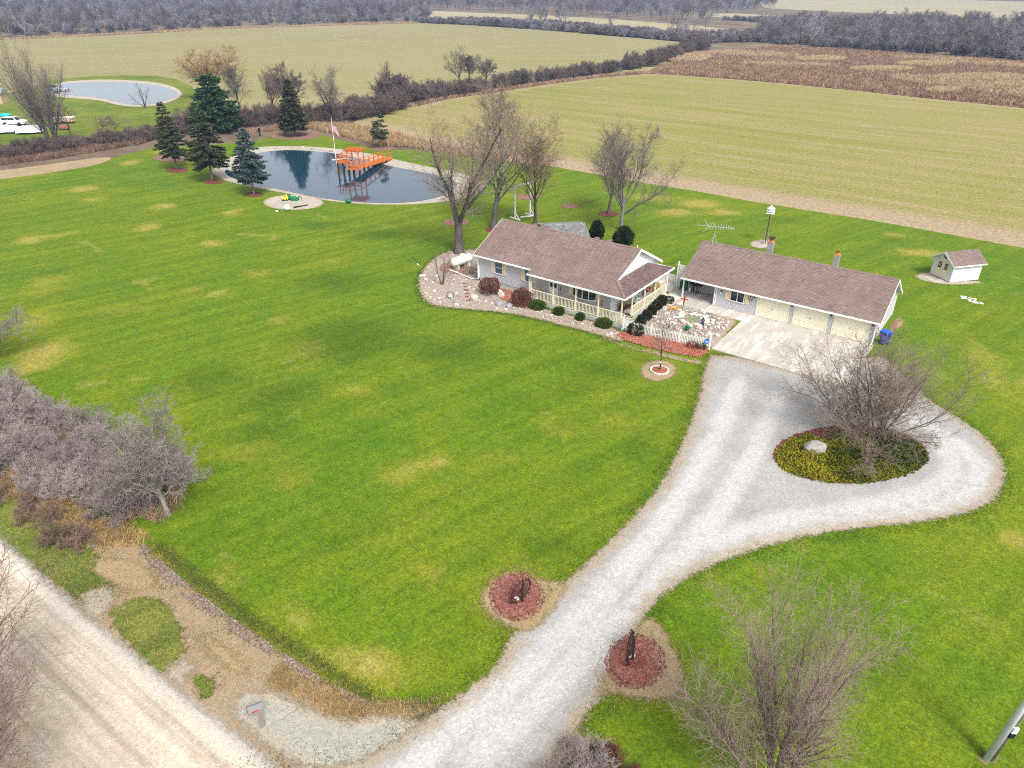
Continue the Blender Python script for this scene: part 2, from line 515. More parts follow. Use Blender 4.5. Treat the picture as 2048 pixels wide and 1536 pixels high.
def mat_mulch(name, a, b):
    t = NT(name); p = t.pos()
    v = t.voro(p, 16.0, 'Color')
    col = t.mix(t.ramp(v, [(0.1, 0.0), (0.9, 1.0)]), a, b)
    col = t.mix(1.0, col, t.ramp(t.noise(p, 5, 4, 0.7), [(0.3, 0.6), (0.7, 1.3)]), 'MULTIPLY')
    c = t.math('ADD', t.attr('edge'), t.math('MULTIPLY_ADD', t.noise(p, 3.5, 4, 0.7), -0.7, 0.3))
    return t.finish(col, 0.95, t.bump(v, 0.8, 0.04), 0.1, t.step(c, 0.0, 0.1))
M_MULCH = mat_mulch('red_brown_mulch', (0.115, 0.035, 0.028), (0.24, 0.085, 0.065))
M_MULCH2 = mat_mulch('orange_red_mulch', (0.22, 0.055, 0.03), (0.42, 0.15, 0.095))
M_MULCH3 = mat_mulch('faded_mulch', (0.17, 0.085, 0.06), (0.33, 0.20, 0.145))

def mat_water(name, deep):
    t = NT(name); p = t.pos()
    w = t.noise(t.mapping(p, (0.5, 1.6, 1), R(20)), 0.9, 3, 0.55, 0.5)
    calm = t.noise(p, 0.05, 3, 0.6)
    b = t.n.new('ShaderNodeBump')
    b.inputs['Distance'].default_value = 0.02
    t.l.new(w, b.inputs['Height']); t.l.new(t.ramp(calm, [(0.4, 0.03), (0.62, 0.22)]), b.inputs['Strength'])
    return t.finish(deep, 0.06, b.outputs[0], 0.55)
M_WATER = mat_water('pond_water', (0.010, 0.040, 0.068))

def mat_concrete(name, c):
    t = NT(name); p = t.pos()
    n = t.math('ADD', t.math('MULTIPLY', t.noise(p, 0.5, 5, 0.65), 0.6), t.math('MULTIPLY', t.noise(p, 3.0, 5, 0.7), 0.4))
    col = t.ramp(n, [(0.34, tuple(x * 0.84 for x in c)), (0.5, c), (0.66, tuple(min(0.85, x * 1.15) for x in c))])
    rust = t.ramp(t.noise(p, 0.9, 4, 0.6, 0.6), [(0.55, 0.0), (0.72, 1.0)])
    col = t.mix(t.math('MULTIPLY', rust, 0.18), col, (0.42, 0.31, 0.2))
    salt = t.ramp(t.noise(t.mapping(p, (0.9, 0.22, 1)), 1.0, 5, 0.7, 0.4), [(0.50, 0.0), (0.64, 1.0)])
    col = t.mix(t.math('MULTIPLY', salt, 0.45), col, (0.78, 0.76, 0.72))
    return t.finish(col, 0.85, t.bump(t.noise(p, 20, 3, 0.7), 0.25, 0.01), 0.25)
M_CONC = mat_concrete('broom_finished_concrete', (0.43, 0.395, 0.345))

# ------------------------------------------------------------------ ground sheets, lowest first
far = 5200
g = link('ground', raw_mesh('ground', [(-far, -far, -.12), (far, -far, -.12), (far, far, -.12), (-far, far, -.12)], [np.array([[0, 1, 2, 3]])], M_GROUND))
g['kind'] = 'structure'

NEAR_EDGE = [(-99.02,44.84),(-88.28,43.01),(-75.06,39.10),(-64.87,37.25),(-52.92,37.60),(-44.73,39.02),(-34.95,38.51),(-26.03,38.04),(-19.73,38.32),(-10.55,37.71),(-2.56,37.80),(3.81,37.97),(10.29,37.74),(21.80,36.86),(33.13,35.48)]
strip = lambda xy: np.clip(1 - dist_line(xy, NEAR_EDGE) / 13.0, 0, 1) * 1.1 * in_poly(xy[:, 0], xy[:, 1], [(-200, -200), (400, -200), (400, 900), (-200, 900)])
nostrip = lambda xy: np.zeros(len(xy))
sheet('wheat_field', NEAR_EDGE + [(44.51,72.93),(51.78,149.37),(35.83,151.45),(12.19,157.22),(-9.99,161.48),(-29.70,166.13),(-50.49,170.03),(-67.92,170.98),(-84.48,170.39),(-93.54,167.18),(-100.43,150.16),(-104.06,127.47),(-106.03,105.82),(-108.34,87.58),(-106.36,72.38),(-115.19,66.82)], -.04, M_FIELD, 5.0, attrs={'strip': strip}, sm=0)
sheet('back_wheat_field', [(-268.66,-17.03),(-208.74,21.29),(-225.91,41.68),(-226.45,56.90),(-199.38,64.32),(-166.53,52.53),(-135.76,43.97),(-115.78,48.17),(-114.05,65.72),(-106.90,72.96),(-109.52,88.94),(-107.27,107.44),(-105.37,129.41),(-101.79,152.48),(-95.55,171.07),(-107.56,214.89),(-130.54,295.34),(-154.05,306.12),(-201.50,322.51),(-254.13,340.21),(-310.86,352.39),(-368.87,356.68),(-389.34,309.35),(-408.07,266.04),(-418.19,225.08),(-417.90,195.04),(-415.80,163.91),(-422.05,134.65),(-427.78,107.82),(-450.11,17.06)], -.06, M_FIELD2, 8.0, attrs={'strip': nostrip}, sm=0)
sheet('scrub_meadow', [(-94.87,169.76),(-85.08,171.68),(-68.42,172.22),(-50.89,171.21),(-29.97,167.23),(-10.16,162.48),(12.11,158.13),(35.85,152.24),(58.71,145.96),(74.86,271.89),(38.73,276.02),(2.22,282.04),(-32.40,291.04),(-63.44,300.08),(-95.89,306.22),(-102.04,284.43),(-112.66,254.44)], -.05, M_SCRUB, 8.0, sm=0)
sheet('middle_field', [(-446.75,416.40),(-360.83,379.87),(-302.07,373.94),(-214.87,345.30),(-151.41,330.28),(-114.66,339.57),(-131.49,395.71),(-193.46,439.28),(-273.00,481.93),(-363.21,513.76),(-423.26,521.61),(-511.17,531.38)], -.05, M_FIELD3, 20.0, attrs={'strip': nostrip}, sm=0)
sheet('pale_strip_field', [(-317.36,674.82),(-236.25,646.37),(-163.03,604.26),(-142.91,559.23),(-202.12,554.33),(-269.92,582.80)], -.05, M_FIELD3, 20.0, attrs={'strip': nostrip}, sm=0)
sheet('distant_field', [(-614.89,1667.49),(-357.72,1468.49),(-78.61,1293.90),(148.73,1168.23),(94.49,598.22),(-29.73,681.92),(-125.74,714.90),(-218.54,764.39),(-280.10,809.77)], -.05, M_FIELD3, 40.0, attrs={'strip': nostrip}, sm=0)
sheet('distant_field', [(-1450.13,313.16),(-1411.99,496.64),(-1391.26,556.02),(-1182.34,477.03),(-1082.01,401.05),(-1067.08,360.38),(-1081.19,216.88)], -.05, M_FIELD3, 40.0, attrs={'strip': nostrip}, sm=0)
sheet('neighbour_lawn', [(-234.22,-14.19),(-202.66,18.89),(-218.56,32.96),(-233.73,46.66),(-230.62,62.23),(-212.54,72.19),(-174.92,58.65),(-130.91,30.41),(-127.29,16.84),(-125.20,3.75),(-124.73,-7.04),(-122.36,-12.83),(-137.97,-35.66)], -.02, M_LAWN2, 3.0, sm=1)

WEAR = [(-66.00,-18.46,1.61,2.02), (-73.29,-11.84,1.62,1.60), (-63.40,-8.39,1.12,1.72), (-71.52,-25.78,1.32,1.33), (-54.24,-17.19,1.74,1.35), (-91.26,-13.90,2.20,1.95), (-84.46,-15.70,1.40,1.47), (-72.47,-29.32,1.76,1.94),
        (-102.75,-0.70,1.51,2.49), (-107.49,8.38,2.34,3.77,.8), (-108.60,-13.92,4.77,3.54,.6), (-9.89,-49.32,1.58,1.54,.75), (-6.34,-48.71,1.40,1.47,.8), (-1.43,-48.49,1.90,1.57,.8), (2.06,-48.74,1.79,1.10,.85), (4.03,-47.28,1.34,0.68,.9),
        (6.36,-46.85,1.52,0.46,.8), (2.26,-41.24,0.57,0.51), (2.91,-37.42,0.69,0.49,.6), (-5.53,-36.20,1.56,1.16,.7), (-3.80,-33.92,0.76,0.87,.8), (-23.23,-28.61,1.65,2.27,.6), (-30.15,-26.27,1.62,1.58,.6),
        (-15.49,32.17,3.41,2.57), (-16.45,26.36,2.89,1.90), (-11.16,30.27,2.89,1.44), (-22.52,31.13,4.22,2.69,.7), (-11.21,39.50,2.81,2.21,.7), (-7.21,40.18,2.08,1.35,.7), (12.11,27.77,2.81,1.13), (14.51,28.50,2.22,0.94), (8.91,33.27,1.80,1.28,.7),
        (4.53,-17.22,0.96,0.52), (2.66,-22.89,1.04,0.79,.6), (-40.36,-41.85,2.05,2.29), (-38.57,-43.77,1.58,1.36), (25.95,-20.37,0.83,0.67), (23.35,-27.37,1.25,1.52,.55), (25.22,-28.39,1.43,1.77,.5), (19.53,-33.72,1.40,0.94,.45),
        (22.92,-0.79,1.53,5.50,.5), (21.30,4.35,1.24,4.24,.5), (-1.73,-39.29,1.13,0.78,.55), (-9.73,-40.58,1.84,1.14,.5), (-15.44,-40.82,1.63,1.56,.5), (-15.28,-30.97,1.87,1.52,.5), (0.00,-26.43,2.04,1.49,.45),
        (-57.10,-33.96,3.06,2.56,.5), (-43.91,-33.67,2.32,1.79,.5), (-42.77,-26.72,2.47,1.68,.5), (-41.69,-19.89,2.09,1.54,.6), (-48.23,-39.66,2.25,2.52,.55), (-37.89,-12.31,2.73,1.64,.4), (-1.16,-31.63,1.91,1.31,.4)]
LUSH = [(-21.99,-25.35,6.80,5.97,.8), (-19.17,-34.76,4.42,3.04,.8), (-13.92,-21.72,4.96,3.69,.8), (-25.34,-36.51,4.21,4.20,.7), (-2.18,-17.36,3.53,2.50,.8), (-34.14,-16.98,6.12,3.44,.7), (-40.74,-3.48,4.80,2.74,.8), (-49.68,-5.09,4.99,2.58,.7),
        (-16.39,-38.57,3.06,2.60,.7), (5.82,-42.75,2.15,1.54,.6), (5.79,-36.28,2.17,1.58,.8), (5.49,-25.33,1.63,3.47,.6), (-2.08,-21.20,2.24,1.50,.7), (14.59,-36.64,1.42,1.86,.5), (-3.83,-41.89,3.06,2.55,.5), (12.84,-36.78,0.97,1.29,.6), (20.51,-27.28,3.14,1.61,.4), (-4.22,31.21,5.10,2.75,.6), (8.86,30.87,4.71,2.05,.5), (12.75,-43.64,0.84,0.95,.6)]
sheet('lawn', [(-132.90,-42.54),(-109.88,-17.77),(-109.03,-9.91),(-108.54,-0.66),(-111.32,7.72),(-106.37,13.63),(-102.51,20.54),(-101.75,29.11),(-96.26,34.47),(-86.23,33.18),(-76.40,31.39),(-71.33,35.13),(-64.05,36.30)] + NEAR_EDGE[4:] +
      [(44.02,31.40),(44.84,-7.87),(35.16,-37.65),(24.09,-47.42),(16.03,-50.06),(12.85,-47.32),(12.56,-46.01),(10.79,-45.24),(7.87,-46.95),(6.21,-48.24),(4.99,-49.09),(-0.44,-49.64),(-5.75,-49.82),(-10.41,-49.80),(-11.80,-49.69),(-15.01,-50.17),(-19.51,-51.36),(-28.72,-52.70),(-58.05,-56.60)],
      0.0, M_LAWN, 1.5, attrs={'wear': lambda xy: blobs(xy, WEAR), 'lush': lambda xy: blobs(xy, LUSH)}, sm=0)
# dirt margin along the hedge on the left
sheet('dirt_margin', [(-116.26,-19.59),(-113.93,-16.16),(-112.46,-8.36),(-110.81,-0.35),(-108.05,-0.30),(-104.93,-4.63),(-105.40,-11.56),(-107.07,-18.87),(-108.67,-22.37)], .006, M_DIRT, 1.5)

# road side
sheet('verge', [(-60.45,-56.15),(-30.29,-52.16),(-20.72,-50.83),(-15.85,-49.74),(-12.08,-49.02),(-10.17,-49.16),(-5.44,-49.30),(-0.16,-49.19),(4.55,-48.81),(5.75,-47.77),(7.47,-46.49),(7.85,-47.56),(7.15,-49.20),(6.16,-51.26),(6.01,-52.38),(4.79,-53.76),(0.83,-54.15),(-3.23,-54.41),(-7.68,-54.57),(-12.99,-54.68),(-20.80,-54.97),(-41.85,-59.65)], .008, M_DRYGRASS, 1.0)
ROAD = [(-84.15,-58.94),(-42.20,-54.26),(-19.66,-53.41),(-13.81,-53.36),(-9.06,-53.30),(-4.39,-53.11),(0.28,-52.87),(4.35,-52.60),(8.06,-52.72),(16.51,-52.26),(15.32,-60.88),(3.81,-65.17),(-43.61,-73.33)]
RT = [[(-35.85,-55.92),(-16.48,-54.66),(-7.31,-54.30),(-2.88,-54.16),(1.51,-53.92),(6.38,-53.63)], [(-32.49,-56.80),(-13.47,-55.85),(-5.03,-55.44),(0.10,-55.23),(4.84,-55.11)], [(-28.89,-57.74),(-10.82,-56.90),(-4.37,-56.60),(1.15,-56.46)], [(-24.68,-58.83),(-7.66,-58.15),(-2.40,-58.10)]]
def road_tracks(xy):
    w = np.zeros(len(xy))
    for p in RT: w = np.maximum(w, np.exp(-(dist_line(xy, p) / 0.55) ** 2))
    return w
sheet('gravel_road', ROAD, .016, M_ROAD, 0.8, attrs={'track': road_tracks})
for px in ([(-11.73,-53.33),(-11.10,-52.53),(-10.59,-51.64),(-9.35,-51.78),(-8.67,-52.77),(-8.12,-53.89),(-9.87,-53.98)], [(-4.07,-53.01),(-3.26,-51.65),(-2.16,-51.86),(-2.10,-52.64),(-0.82,-53.09),(-1.12,-53.61),(-3.21,-53.62)],
           [(-0.48,-52.84),(-0.01,-52.19),(0.49,-51.03),(1.30,-50.60),(2.67,-50.36),(3.99,-50.13),(5.07,-49.03),(6.51,-48.26),(8.33,-47.49),(8.56,-48.96),(7.85,-51.01),(6.46,-52.52),(4.37,-52.97),(1.68,-53.12)], [(-11.42,-49.98),(-10.35,-49.89),(-8.87,-49.93),(-8.23,-49.89),(-9.02,-50.39),(-10.42,-50.40)]):
    sheet('gravel_shoulder', px, .020, M_SHOULDER, 0.6)
for px in ([(-29.12,-53.66),(-24.21,-51.61),(-20.96,-51.00),(-16.55,-50.79),(-10.70,-51.06),(-8.69,-52.51),(-9.84,-53.76),(-13.67,-53.91),(-17.51,-54.25),(-25.68,-54.79)], [(-9.25,-53.32),(-9.13,-52.03),(-8.00,-50.57),(-6.39,-50.61),(-3.64,-51.41),(-2.90,-52.74),(-2.89,-53.70),(-5.65,-53.77)], [(-2.34,-53.04),(-2.24,-51.99),(-0.99,-51.46),(-0.23,-52.28),(-0.16,-53.05),(-0.97,-53.35)]):
    sheet('grass_patch', px, .012, M_GREENPATCH, 0.7, sm=2)
for px in ([(-13.52,-52.24),(-13.00,-50.92),(-10.53,-49.79),(-8.54,-50.12),(-8.23,-51.37),(-9.39,-52.02),(-11.41,-52.24)], [(-4.37,-51.59),(-4.26,-50.89),(-3.19,-50.53),(-0.27,-50.47),(1.19,-50.52),(0.29,-51.40),(-1.36,-51.77),(-2.98,-51.96)]):
    sheet('dirt_patch', px, .014, M_DIRT, 0.7, sm=2)

# driveway with the turning loop
DRIVE = [(3.28,-8.76),(11.98,-8.10),(14.65,-0.57),(16.73,-3.36),(19.05,-6.48),(21.42,-8.19),(23.44,-9.85),(24.73,-12.13),(25.22,-14.40),(25.05,-17.25),(23.94,-19.75),(21.80,-22.40),(19.00,-25.10),(16.57,-27.91),(14.75,-30.52),(13.38,-33.24),(12.63,-35.51),(12.42,-37.28),(12.66,-38.51),(13.17,-39.50),(13.22,-41.93),(12.95,-43.78),(13.07,-44.96),(13.08,-47.14),(13.66,-51.06),(7.34,-56.49),(2.78,-54.77),(4.15,-52.80),(6.32,-51.14),(6.98,-49.33),(7.27,-47.84),(7.75,-45.82),(8.07,-44.29),(7.51,-42.61),(7.48,-40.55),(7.64,-38.58),(7.93,-35.66),(8.06,-32.04),(8.07,-28.33),(7.32,-23.97),(6.40,-19.95),(5.39,-16.13),(4.12,-12.49)]
DT = [[(7.24,-12.39),(9.15,-22.62),(9.88,-30.70),(9.98,-38.10),(9.39,-43.64),(8.60,-48.40),(8.41,-51.56)], [(10.46,-12.84),(11.65,-22.15),(12.10,-29.58),(11.61,-36.48),(10.96,-42.81),(10.29,-47.95)], [(13.04,-11.82),(14.31,-9.99)],
      [(13.79,-32.26),(15.74,-28.68),(19.50,-23.85),(22.25,-20.45),(23.61,-17.13),(23.51,-14.05),(22.14,-12.29),(19.83,-10.98),(17.14,-8.79)], [(12.68,-30.94),(14.74,-27.37),(18.48,-22.96),(21.25,-19.18),(22.28,-16.26),(21.98,-14.17),(21.03,-12.74)]]
def drive_tracks(xy):
    w = np.zeros(len(xy))
    for p in DT: w = np.maximum(w, np.exp(-(dist_line(xy, p) / 0.75) ** 2))
    return w
sheet('gravel_driveway', DRIVE, .026, M_DRIVE, 0.7, attrs={'track': drive_tracks}, sm=1)
for nm, px in (('dirt_edge', [(4.92,-41.84),(4.62,-40.38),(4.92,-39.18),(5.95,-38.60),(7.28,-38.50),(8.10,-36.69),(8.61,-38.70),(8.84,-41.45),(8.16,-42.32),(6.68,-42.49)]), ('dirt_edge', [(12.18,-37.07),(13.25,-37.62),(14.18,-38.22),(15.02,-39.15),(15.83,-40.62),(15.29,-41.58),(13.92,-42.33),(12.95,-42.75),(13.35,-44.06),(12.92,-45.47),(12.33,-43.36),(12.09,-41.48),(12.04,-39.80),(11.97,-38.20)]),
               ('dirt_edge', [(0.16,-15.83),(-0.25,-14.36),(0.52,-12.82),(1.88,-12.46),(2.96,-13.56),(3.25,-15.35),(2.45,-16.71),(1.16,-16.89)]), ('dirt_edge', [(12.24,-46.25),(12.61,-44.61),(12.91,-43.52),(13.66,-44.38),(14.31,-46.23),(12.99,-47.69)])):
    sheet(nm, px, .030, M_DIRT, 0.5, sm=2)

# ponds
POND = [(-80.97,4.45),(-90.91,14.38),(-91.95,18.27),(-89.41,21.76),(-84.06,24.11),(-76.94,24.72),(-64.45,23.08),(-58.15,23.42),(-51.85,22.77),(-48.28,20.09),(-46.22,14.59),(-47.29,9.57),(-50.80,6.35),(-55.41,4.19),(-61.38,3.04),(-68.50,2.94),(-74.24,2.36),(-80.58,3.10),(-84.12,4.62),(-85.48,6.19)]
sheet('pond_shore', [(-87.27,4.00),(-91.49,9.05),(-94.07,13.57),(-97.09,19.38),(-94.16,23.24),(-87.50,27.03),(-78.65,28.65),(-67.72,27.60),(-61.50,27.06),(-52.82,26.94),(-45.31,23.77),(-42.41,17.75),(-43.98,12.02),(-46.43,8.65),(-50.07,5.64),(-54.65,3.50),(-60.33,2.17),(-67.39,1.65),(-72.47,1.08),(-78.59,1.04),(-83.09,2.06)], .012, M_SAND, 1.2, sm=2)
sheet('pond', POND, .035, M_WATER, 2.0, sm=2)
sheet('neighbour_pond_shore', [(-204.77,30.26),(-221.62,40.46),(-225.46,46.54),(-221.32,55.85),(-205.38,61.40),(-188.47,59.34),(-170.73,51.80),(-160.26,41.59),(-157.11,33.85),(-160.79,31.13),(-166.99,30.47),(-178.80,32.13),(-189.12,28.91),(-196.08,28.32)], .012, M_SAND, 2.0, sm=2)
sheet('neighbour_pond', [(-208.99,33.44),(-218.64,39.81),(-219.89,44.66),(-215.12,52.67),(-200.28,57.71),(-183.01,55.28),(-171.81,51.00),(-163.66,42.26),(-161.07,35.85),(-163.55,33.01),(-170.52,32.95),(-184.17,34.83),(-194.84,31.57),(-201.55,31.41)], .035, M_WATER, 2.0, sm=2)

# beds
BED = [(-25.92,-12.94),(-27.71,-10.81),(-29.67,-7.21),(-30.53,-4.21),(-29.95,-2.30),(-28.35,-0.69),(-25.50,-1.11),(-20.21,-6.67),(-16.61,-8.16),(-13.52,-10.02),(-9.28,-9.74),(-4.52,-9.68),(-2.57,-12.16),(-5.31,-12.03),(-8.72,-12.27),(-12.32,-12.54),(-15.18,-13.26),(-18.20,-14.65),(-20.90,-15.78),(-22.82,-15.42)]
stone_bed = sheet('stone_bed', BED, .034, M_STONEBED, 0.5, sm=1)
sheet('mulch_patch', [(-18.77,-9.77),(-18.97,-8.29),(-17.07,-8.35),(-14.51,-9.26),(-13.25,-10.98),(-14.24,-11.43),(-16.70,-10.88)], .044, M_MULCH2, 0.4, sm=2)
sheet('mulch_patch', [(-28.27,-6.76),(-28.01,-5.00),(-25.55,-4.56),(-23.13,-6.70),(-23.80,-7.92),(-25.85,-8.71),(-27.26,-8.29)], .044, M_MULCH3, 0.4, sm=2)
sheet('mulch_bed', [(-4.54,-10.96),(-4.59,-9.99),(-1.95,-9.29),(0.68,-8.93),(3.18,-8.72),(3.38,-9.60),(3.28,-10.77),(0.94,-11.40),(-1.22,-11.63),(-3.11,-11.61)], .048, M_MULCH2, 0.4, sm=1)
sheet('dirt_edge', [(-5.52,-11.68),(-2.41,-12.04),(0.57,-11.56),(3.26,-11.22),(3.68,-10.70),(4.33,-12.02),(3.53,-12.30),(0.68,-12.70),(-2.38,-12.95),(-4.91,-12.71)], .040, M_DIRT, 0.4, sm=1)
rock_garden = sheet('rock_garden', [(-4.76,-7.49),(-5.25,-4.34),(-5.38,-0.65),(-3.78,-1.02),(-2.02,-1.51),(-0.32,-1.41),(1.16,-1.46),(3.23,-1.57),(3.49,-5.51),(3.83,-8.81),(3.21,-8.58),(1.07,-7.79),(-1.18,-7.97),(-2.96,-8.27)], .045, M_STONEBED, 0.4, sm=1)
sheet('garden_pool', [(0.38,-3.81),(0.45,-4.04),(0.48,-4.28),(0.45,-4.52),(0.38,-4.74),(0.27,-4.93),(0.13,-5.07),(-0.04,-5.16),(-0.22,-5.19),(-0.41,-5.16),(-0.58,-5.06),(-0.73,-4.92),(-0.84,-4.72),(-0.92,-4.50),(-0.95,-4.26),(-0.93,-4.02),(-0.86,-3.79),(-0.75,-3.60),(-0.60,-3.45),(-0.42,-3.36),(-0.24,-3.33),(-0.05,-3.37),(0.12,-3.47),(0.27,-3.62)], .075, mat_water('algae_green_water', (0.20, 0.22, 0.12)), 0.3, sm=0)
for i, (px, m_) in enumerate((([(-67.50,-0.15),(-67.22,-0.42),(-67.03,-0.73),(-66.96,-1.06),(-66.99,-1.38),(-67.14,-1.67),(-67.40,-1.92),(-67.73,-2.10),(-68.13,-2.21),(-68.56,-2.25),(-69.01,-2.19),(-69.43,-2.06),(-69.80,-1.85),(-70.09,-1.58),(-70.29,-1.28),(-70.38,-0.95),(-70.34,-0.62),(-70.20,-0.32),(-69.94,-0.06),(-69.59,0.13),(-69.19,0.24),(-68.74,0.26),(-68.29,0.20),(-67.87,0.06)], M_MULCH), ([(-78.38,0.81),(-78.08,0.54),(-77.89,0.22),(-77.82,-0.12),(-77.89,-0.47),(-78.07,-0.79),(-78.37,-1.07),(-78.76,-1.30),(-79.21,-1.45),(-79.70,-1.51),(-80.19,-1.48),(-80.66,-1.37),(-81.06,-1.17),(-81.37,-0.91),(-81.57,-0.59),(-81.65,-0.24),(-81.59,0.11),(-81.40,0.44),(-81.10,0.73),(-80.70,0.96),(-80.24,1.11),(-79.74,1.17),(-79.24,1.14),(-78.78,1.01)], M_MULCH), ([(-89.54,1.89),(-89.18,1.60),(-88.96,1.25),(-88.88,0.87),(-88.95,0.48),(-89.17,0.11),(-89.51,-0.22),(-89.96,-0.48),(-90.48,-0.66),(-91.05,-0.74),(-91.63,-0.73),(-92.17,-0.61),(-92.63,-0.40),(-93.00,-0.12),(-93.24,0.23),(-93.33,0.62),(-93.27,1.01),(-93.05,1.39),(-92.70,1.73),(-92.24,1.99),(-91.70,2.17),(-91.12,2.25),(-90.54,2.23),(-90.00,2.11)], M_MULCH), ([(-75.38,33.78),(-75.03,33.32),(-74.83,32.82),(-74.79,32.29),(-74.90,31.78),(-75.16,31.32),(-75.55,30.94),(-76.05,30.66),(-76.63,30.50),(-77.24,30.48),(-77.84,30.59),(-78.40,30.83),(-78.88,31.18),(-79.24,31.63),(-79.46,32.14),(-79.52,32.67),(-79.42,33.20),(-79.15,33.68),(-78.75,34.07),(-78.23,34.36),(-77.64,34.51),(-77.02,34.53),(-76.41,34.40),(-75.85,34.14)], M_MULCH3), ([(-95.29,33.89),(-94.60,33.08),(-94.24,32.14),(-94.23,31.11),(-94.56,30.08),(-95.21,29.11),(-96.14,28.26),(-97.28,27.58),(-98.57,27.12),(-99.92,26.90),(-101.25,26.95),(-102.46,27.26),(-103.48,27.83),(-104.24,28.61),(-104.67,29.55),(-104.74,30.60),(-104.43,31.67),(-103.77,32.70),(-102.80,33.60),(-101.60,34.31),(-100.24,34.77),(-98.83,34.97),(-97.48,34.87),(-96.27,34.50)], M_MULCH3), ([(-96.93,7.93),(-96.30,7.38),(-95.93,6.72),(-95.84,6.00),(-96.02,5.25),(-96.48,4.54),(-97.17,3.90),(-98.05,3.37),(-99.07,3.00),(-100.16,2.80),(-101.25,2.78),(-102.27,2.97),(-103.15,3.33),(-103.82,3.86),(-104.25,4.51),(-104.38,5.25),(-104.22,6.02),(-103.76,6.77),(-103.04,7.44),(-102.12,7.99),(-101.05,8.37),(-99.92,8.56),(-98.80,8.54),(-97.79,8.33)], M_MULCH3),
                             ([(-28.19,21.53),(-28.06,21.23),(-28.01,20.91),(-28.04,20.57),(-28.15,20.25),(-28.33,19.97),(-28.57,19.74),(-28.86,19.58),(-29.17,19.50),(-29.49,19.50),(-29.79,19.59),(-30.05,19.76),(-30.26,20.00),(-30.40,20.30),(-30.46,20.62),(-30.43,20.96),(-30.32,21.29),(-30.14,21.58),(-29.89,21.82),(-29.60,21.98),(-29.28,22.06),(-28.96,22.05),(-28.66,21.96),(-28.40,21.78)], M_MULCH3), ([(-21.98,21.40),(-21.84,21.06),(-21.80,20.69),(-21.84,20.30),(-21.97,19.94),(-22.18,19.62),(-22.46,19.36),(-22.77,19.18),(-23.12,19.09),(-23.46,19.11),(-23.79,19.21),(-24.07,19.41),(-24.29,19.69),(-24.43,20.03),(-24.49,20.41),(-24.45,20.79),(-24.32,21.17),(-24.11,21.50),(-23.83,21.76),(-23.51,21.95),(-23.15,22.03),(-22.80,22.02),(-22.47,21.90),(-22.19,21.69)], M_MULCH), ([(-34.93,22.27),(-34.75,21.90),(-34.69,21.47),(-34.74,21.02),(-34.91,20.59),(-35.19,20.19),(-35.55,19.86),(-35.97,19.61),(-36.43,19.47),(-36.89,19.44),(-37.32,19.52),(-37.70,19.72),(-37.99,20.01),(-38.19,20.38),(-38.26,20.81),(-38.22,21.27),(-38.05,21.71),(-37.77,22.12),(-37.40,22.47),(-36.97,22.72),(-36.50,22.86),(-36.03,22.88),(-35.60,22.79),(-35.22,22.58)], M_MULCH3), ([(-35.30,6.87),(-35.06,6.49),(-34.94,6.07),(-34.95,5.64),(-35.07,5.22),(-35.30,4.84),(-35.62,4.53),(-36.02,4.31),(-36.47,4.19),(-36.93,4.17),(-37.38,4.27),(-37.79,4.47),(-38.13,4.77),(-38.38,5.14),(-38.51,5.56),(-38.52,6.00),(-38.41,6.43),(-38.18,6.82),(-37.84,7.14),(-37.43,7.37),(-36.97,7.49),(-36.49,7.50),(-36.03,7.39),(-35.63,7.17)], M_MULCH3), ([(-30.32,6.68),(-30.16,6.42),(-30.06,6.13),(-30.04,5.84),(-30.08,5.57),(-30.20,5.34),(-30.37,5.16),(-30.60,5.04),(-30.86,5.00),(-31.14,5.03),(-31.42,5.13),(-31.67,5.30),(-31.89,5.52),(-32.06,5.78),(-32.16,6.07),(-32.20,6.37),(-32.15,6.64),(-32.04,6.88),(-31.86,7.07),(-31.62,7.18),(-31.36,7.23),(-31.07,7.20),(-30.79,7.09),(-30.54,6.91)], M_MULCH))):
    sheet('tree_mulch_ring', px, .020 + .001 * i, m_, 0.5, sm=0)
sheet('sandbox', [(-57.18,2.25),(-56.49,1.46),(-56.10,0.57),(-56.02,-0.37),(-56.25,-1.30),(-56.77,-2.16),(-57.55,-2.90),(-58.54,-3.47),(-59.68,-3.84),(-60.89,-3.98),(-62.12,-3.88),(-63.26,-3.54),(-64.26,-2.99),(-65.02,-2.24),(-65.51,-1.34),(-65.67,-0.37),(-65.48,0.62),(-64.95,1.55),(-64.12,2.35),(-63.06,2.95),(-61.83,3.32),(-60.53,3.43),(-59.27,3.27),(-58.13,2.87)], .016, M_SAND, 0.7, sm=0)
sheet('gravel_circle', [(-1.34,21.51),(-1.23,21.01),(-1.22,20.48),(-1.31,19.97),(-1.49,19.49),(-1.75,19.08),(-2.07,18.76),(-2.43,18.57),(-2.82,18.50),(-3.19,18.57),(-3.53,18.77),(-3.82,19.09),(-4.04,19.51),(-4.16,20.00),(-4.19,20.53),(-4.11,21.06),(-3.93,21.56),(-3.66,21.99),(-3.33,22.32),(-2.95,22.52),(-2.56,22.58),(-2.17,22.49),(-1.83,22.28),(-1.54,21.94)], .016, M_SAND, 0.5, sm=0)
sheet('shed_pad', [(13.25,19.50),(13.79,21.17),(14.98,22.60),(18.11,21.69),(19.80,22.43),(20.09,21.79),(18.51,20.29),(17.15,18.94),(15.64,18.50),(14.27,18.51)], .016, M_SAND, 0.5, sm=2)
sheet('dirt_edge', [(14.19,4.55),(14.07,7.13),(14.41,8.35),(15.24,7.31),(15.46,5.50),(15.02,4.27),(15.28,1.05),(14.99,-0.32),(14.50,0.48)], .018, M_DIRT, 0.4, sm=2)
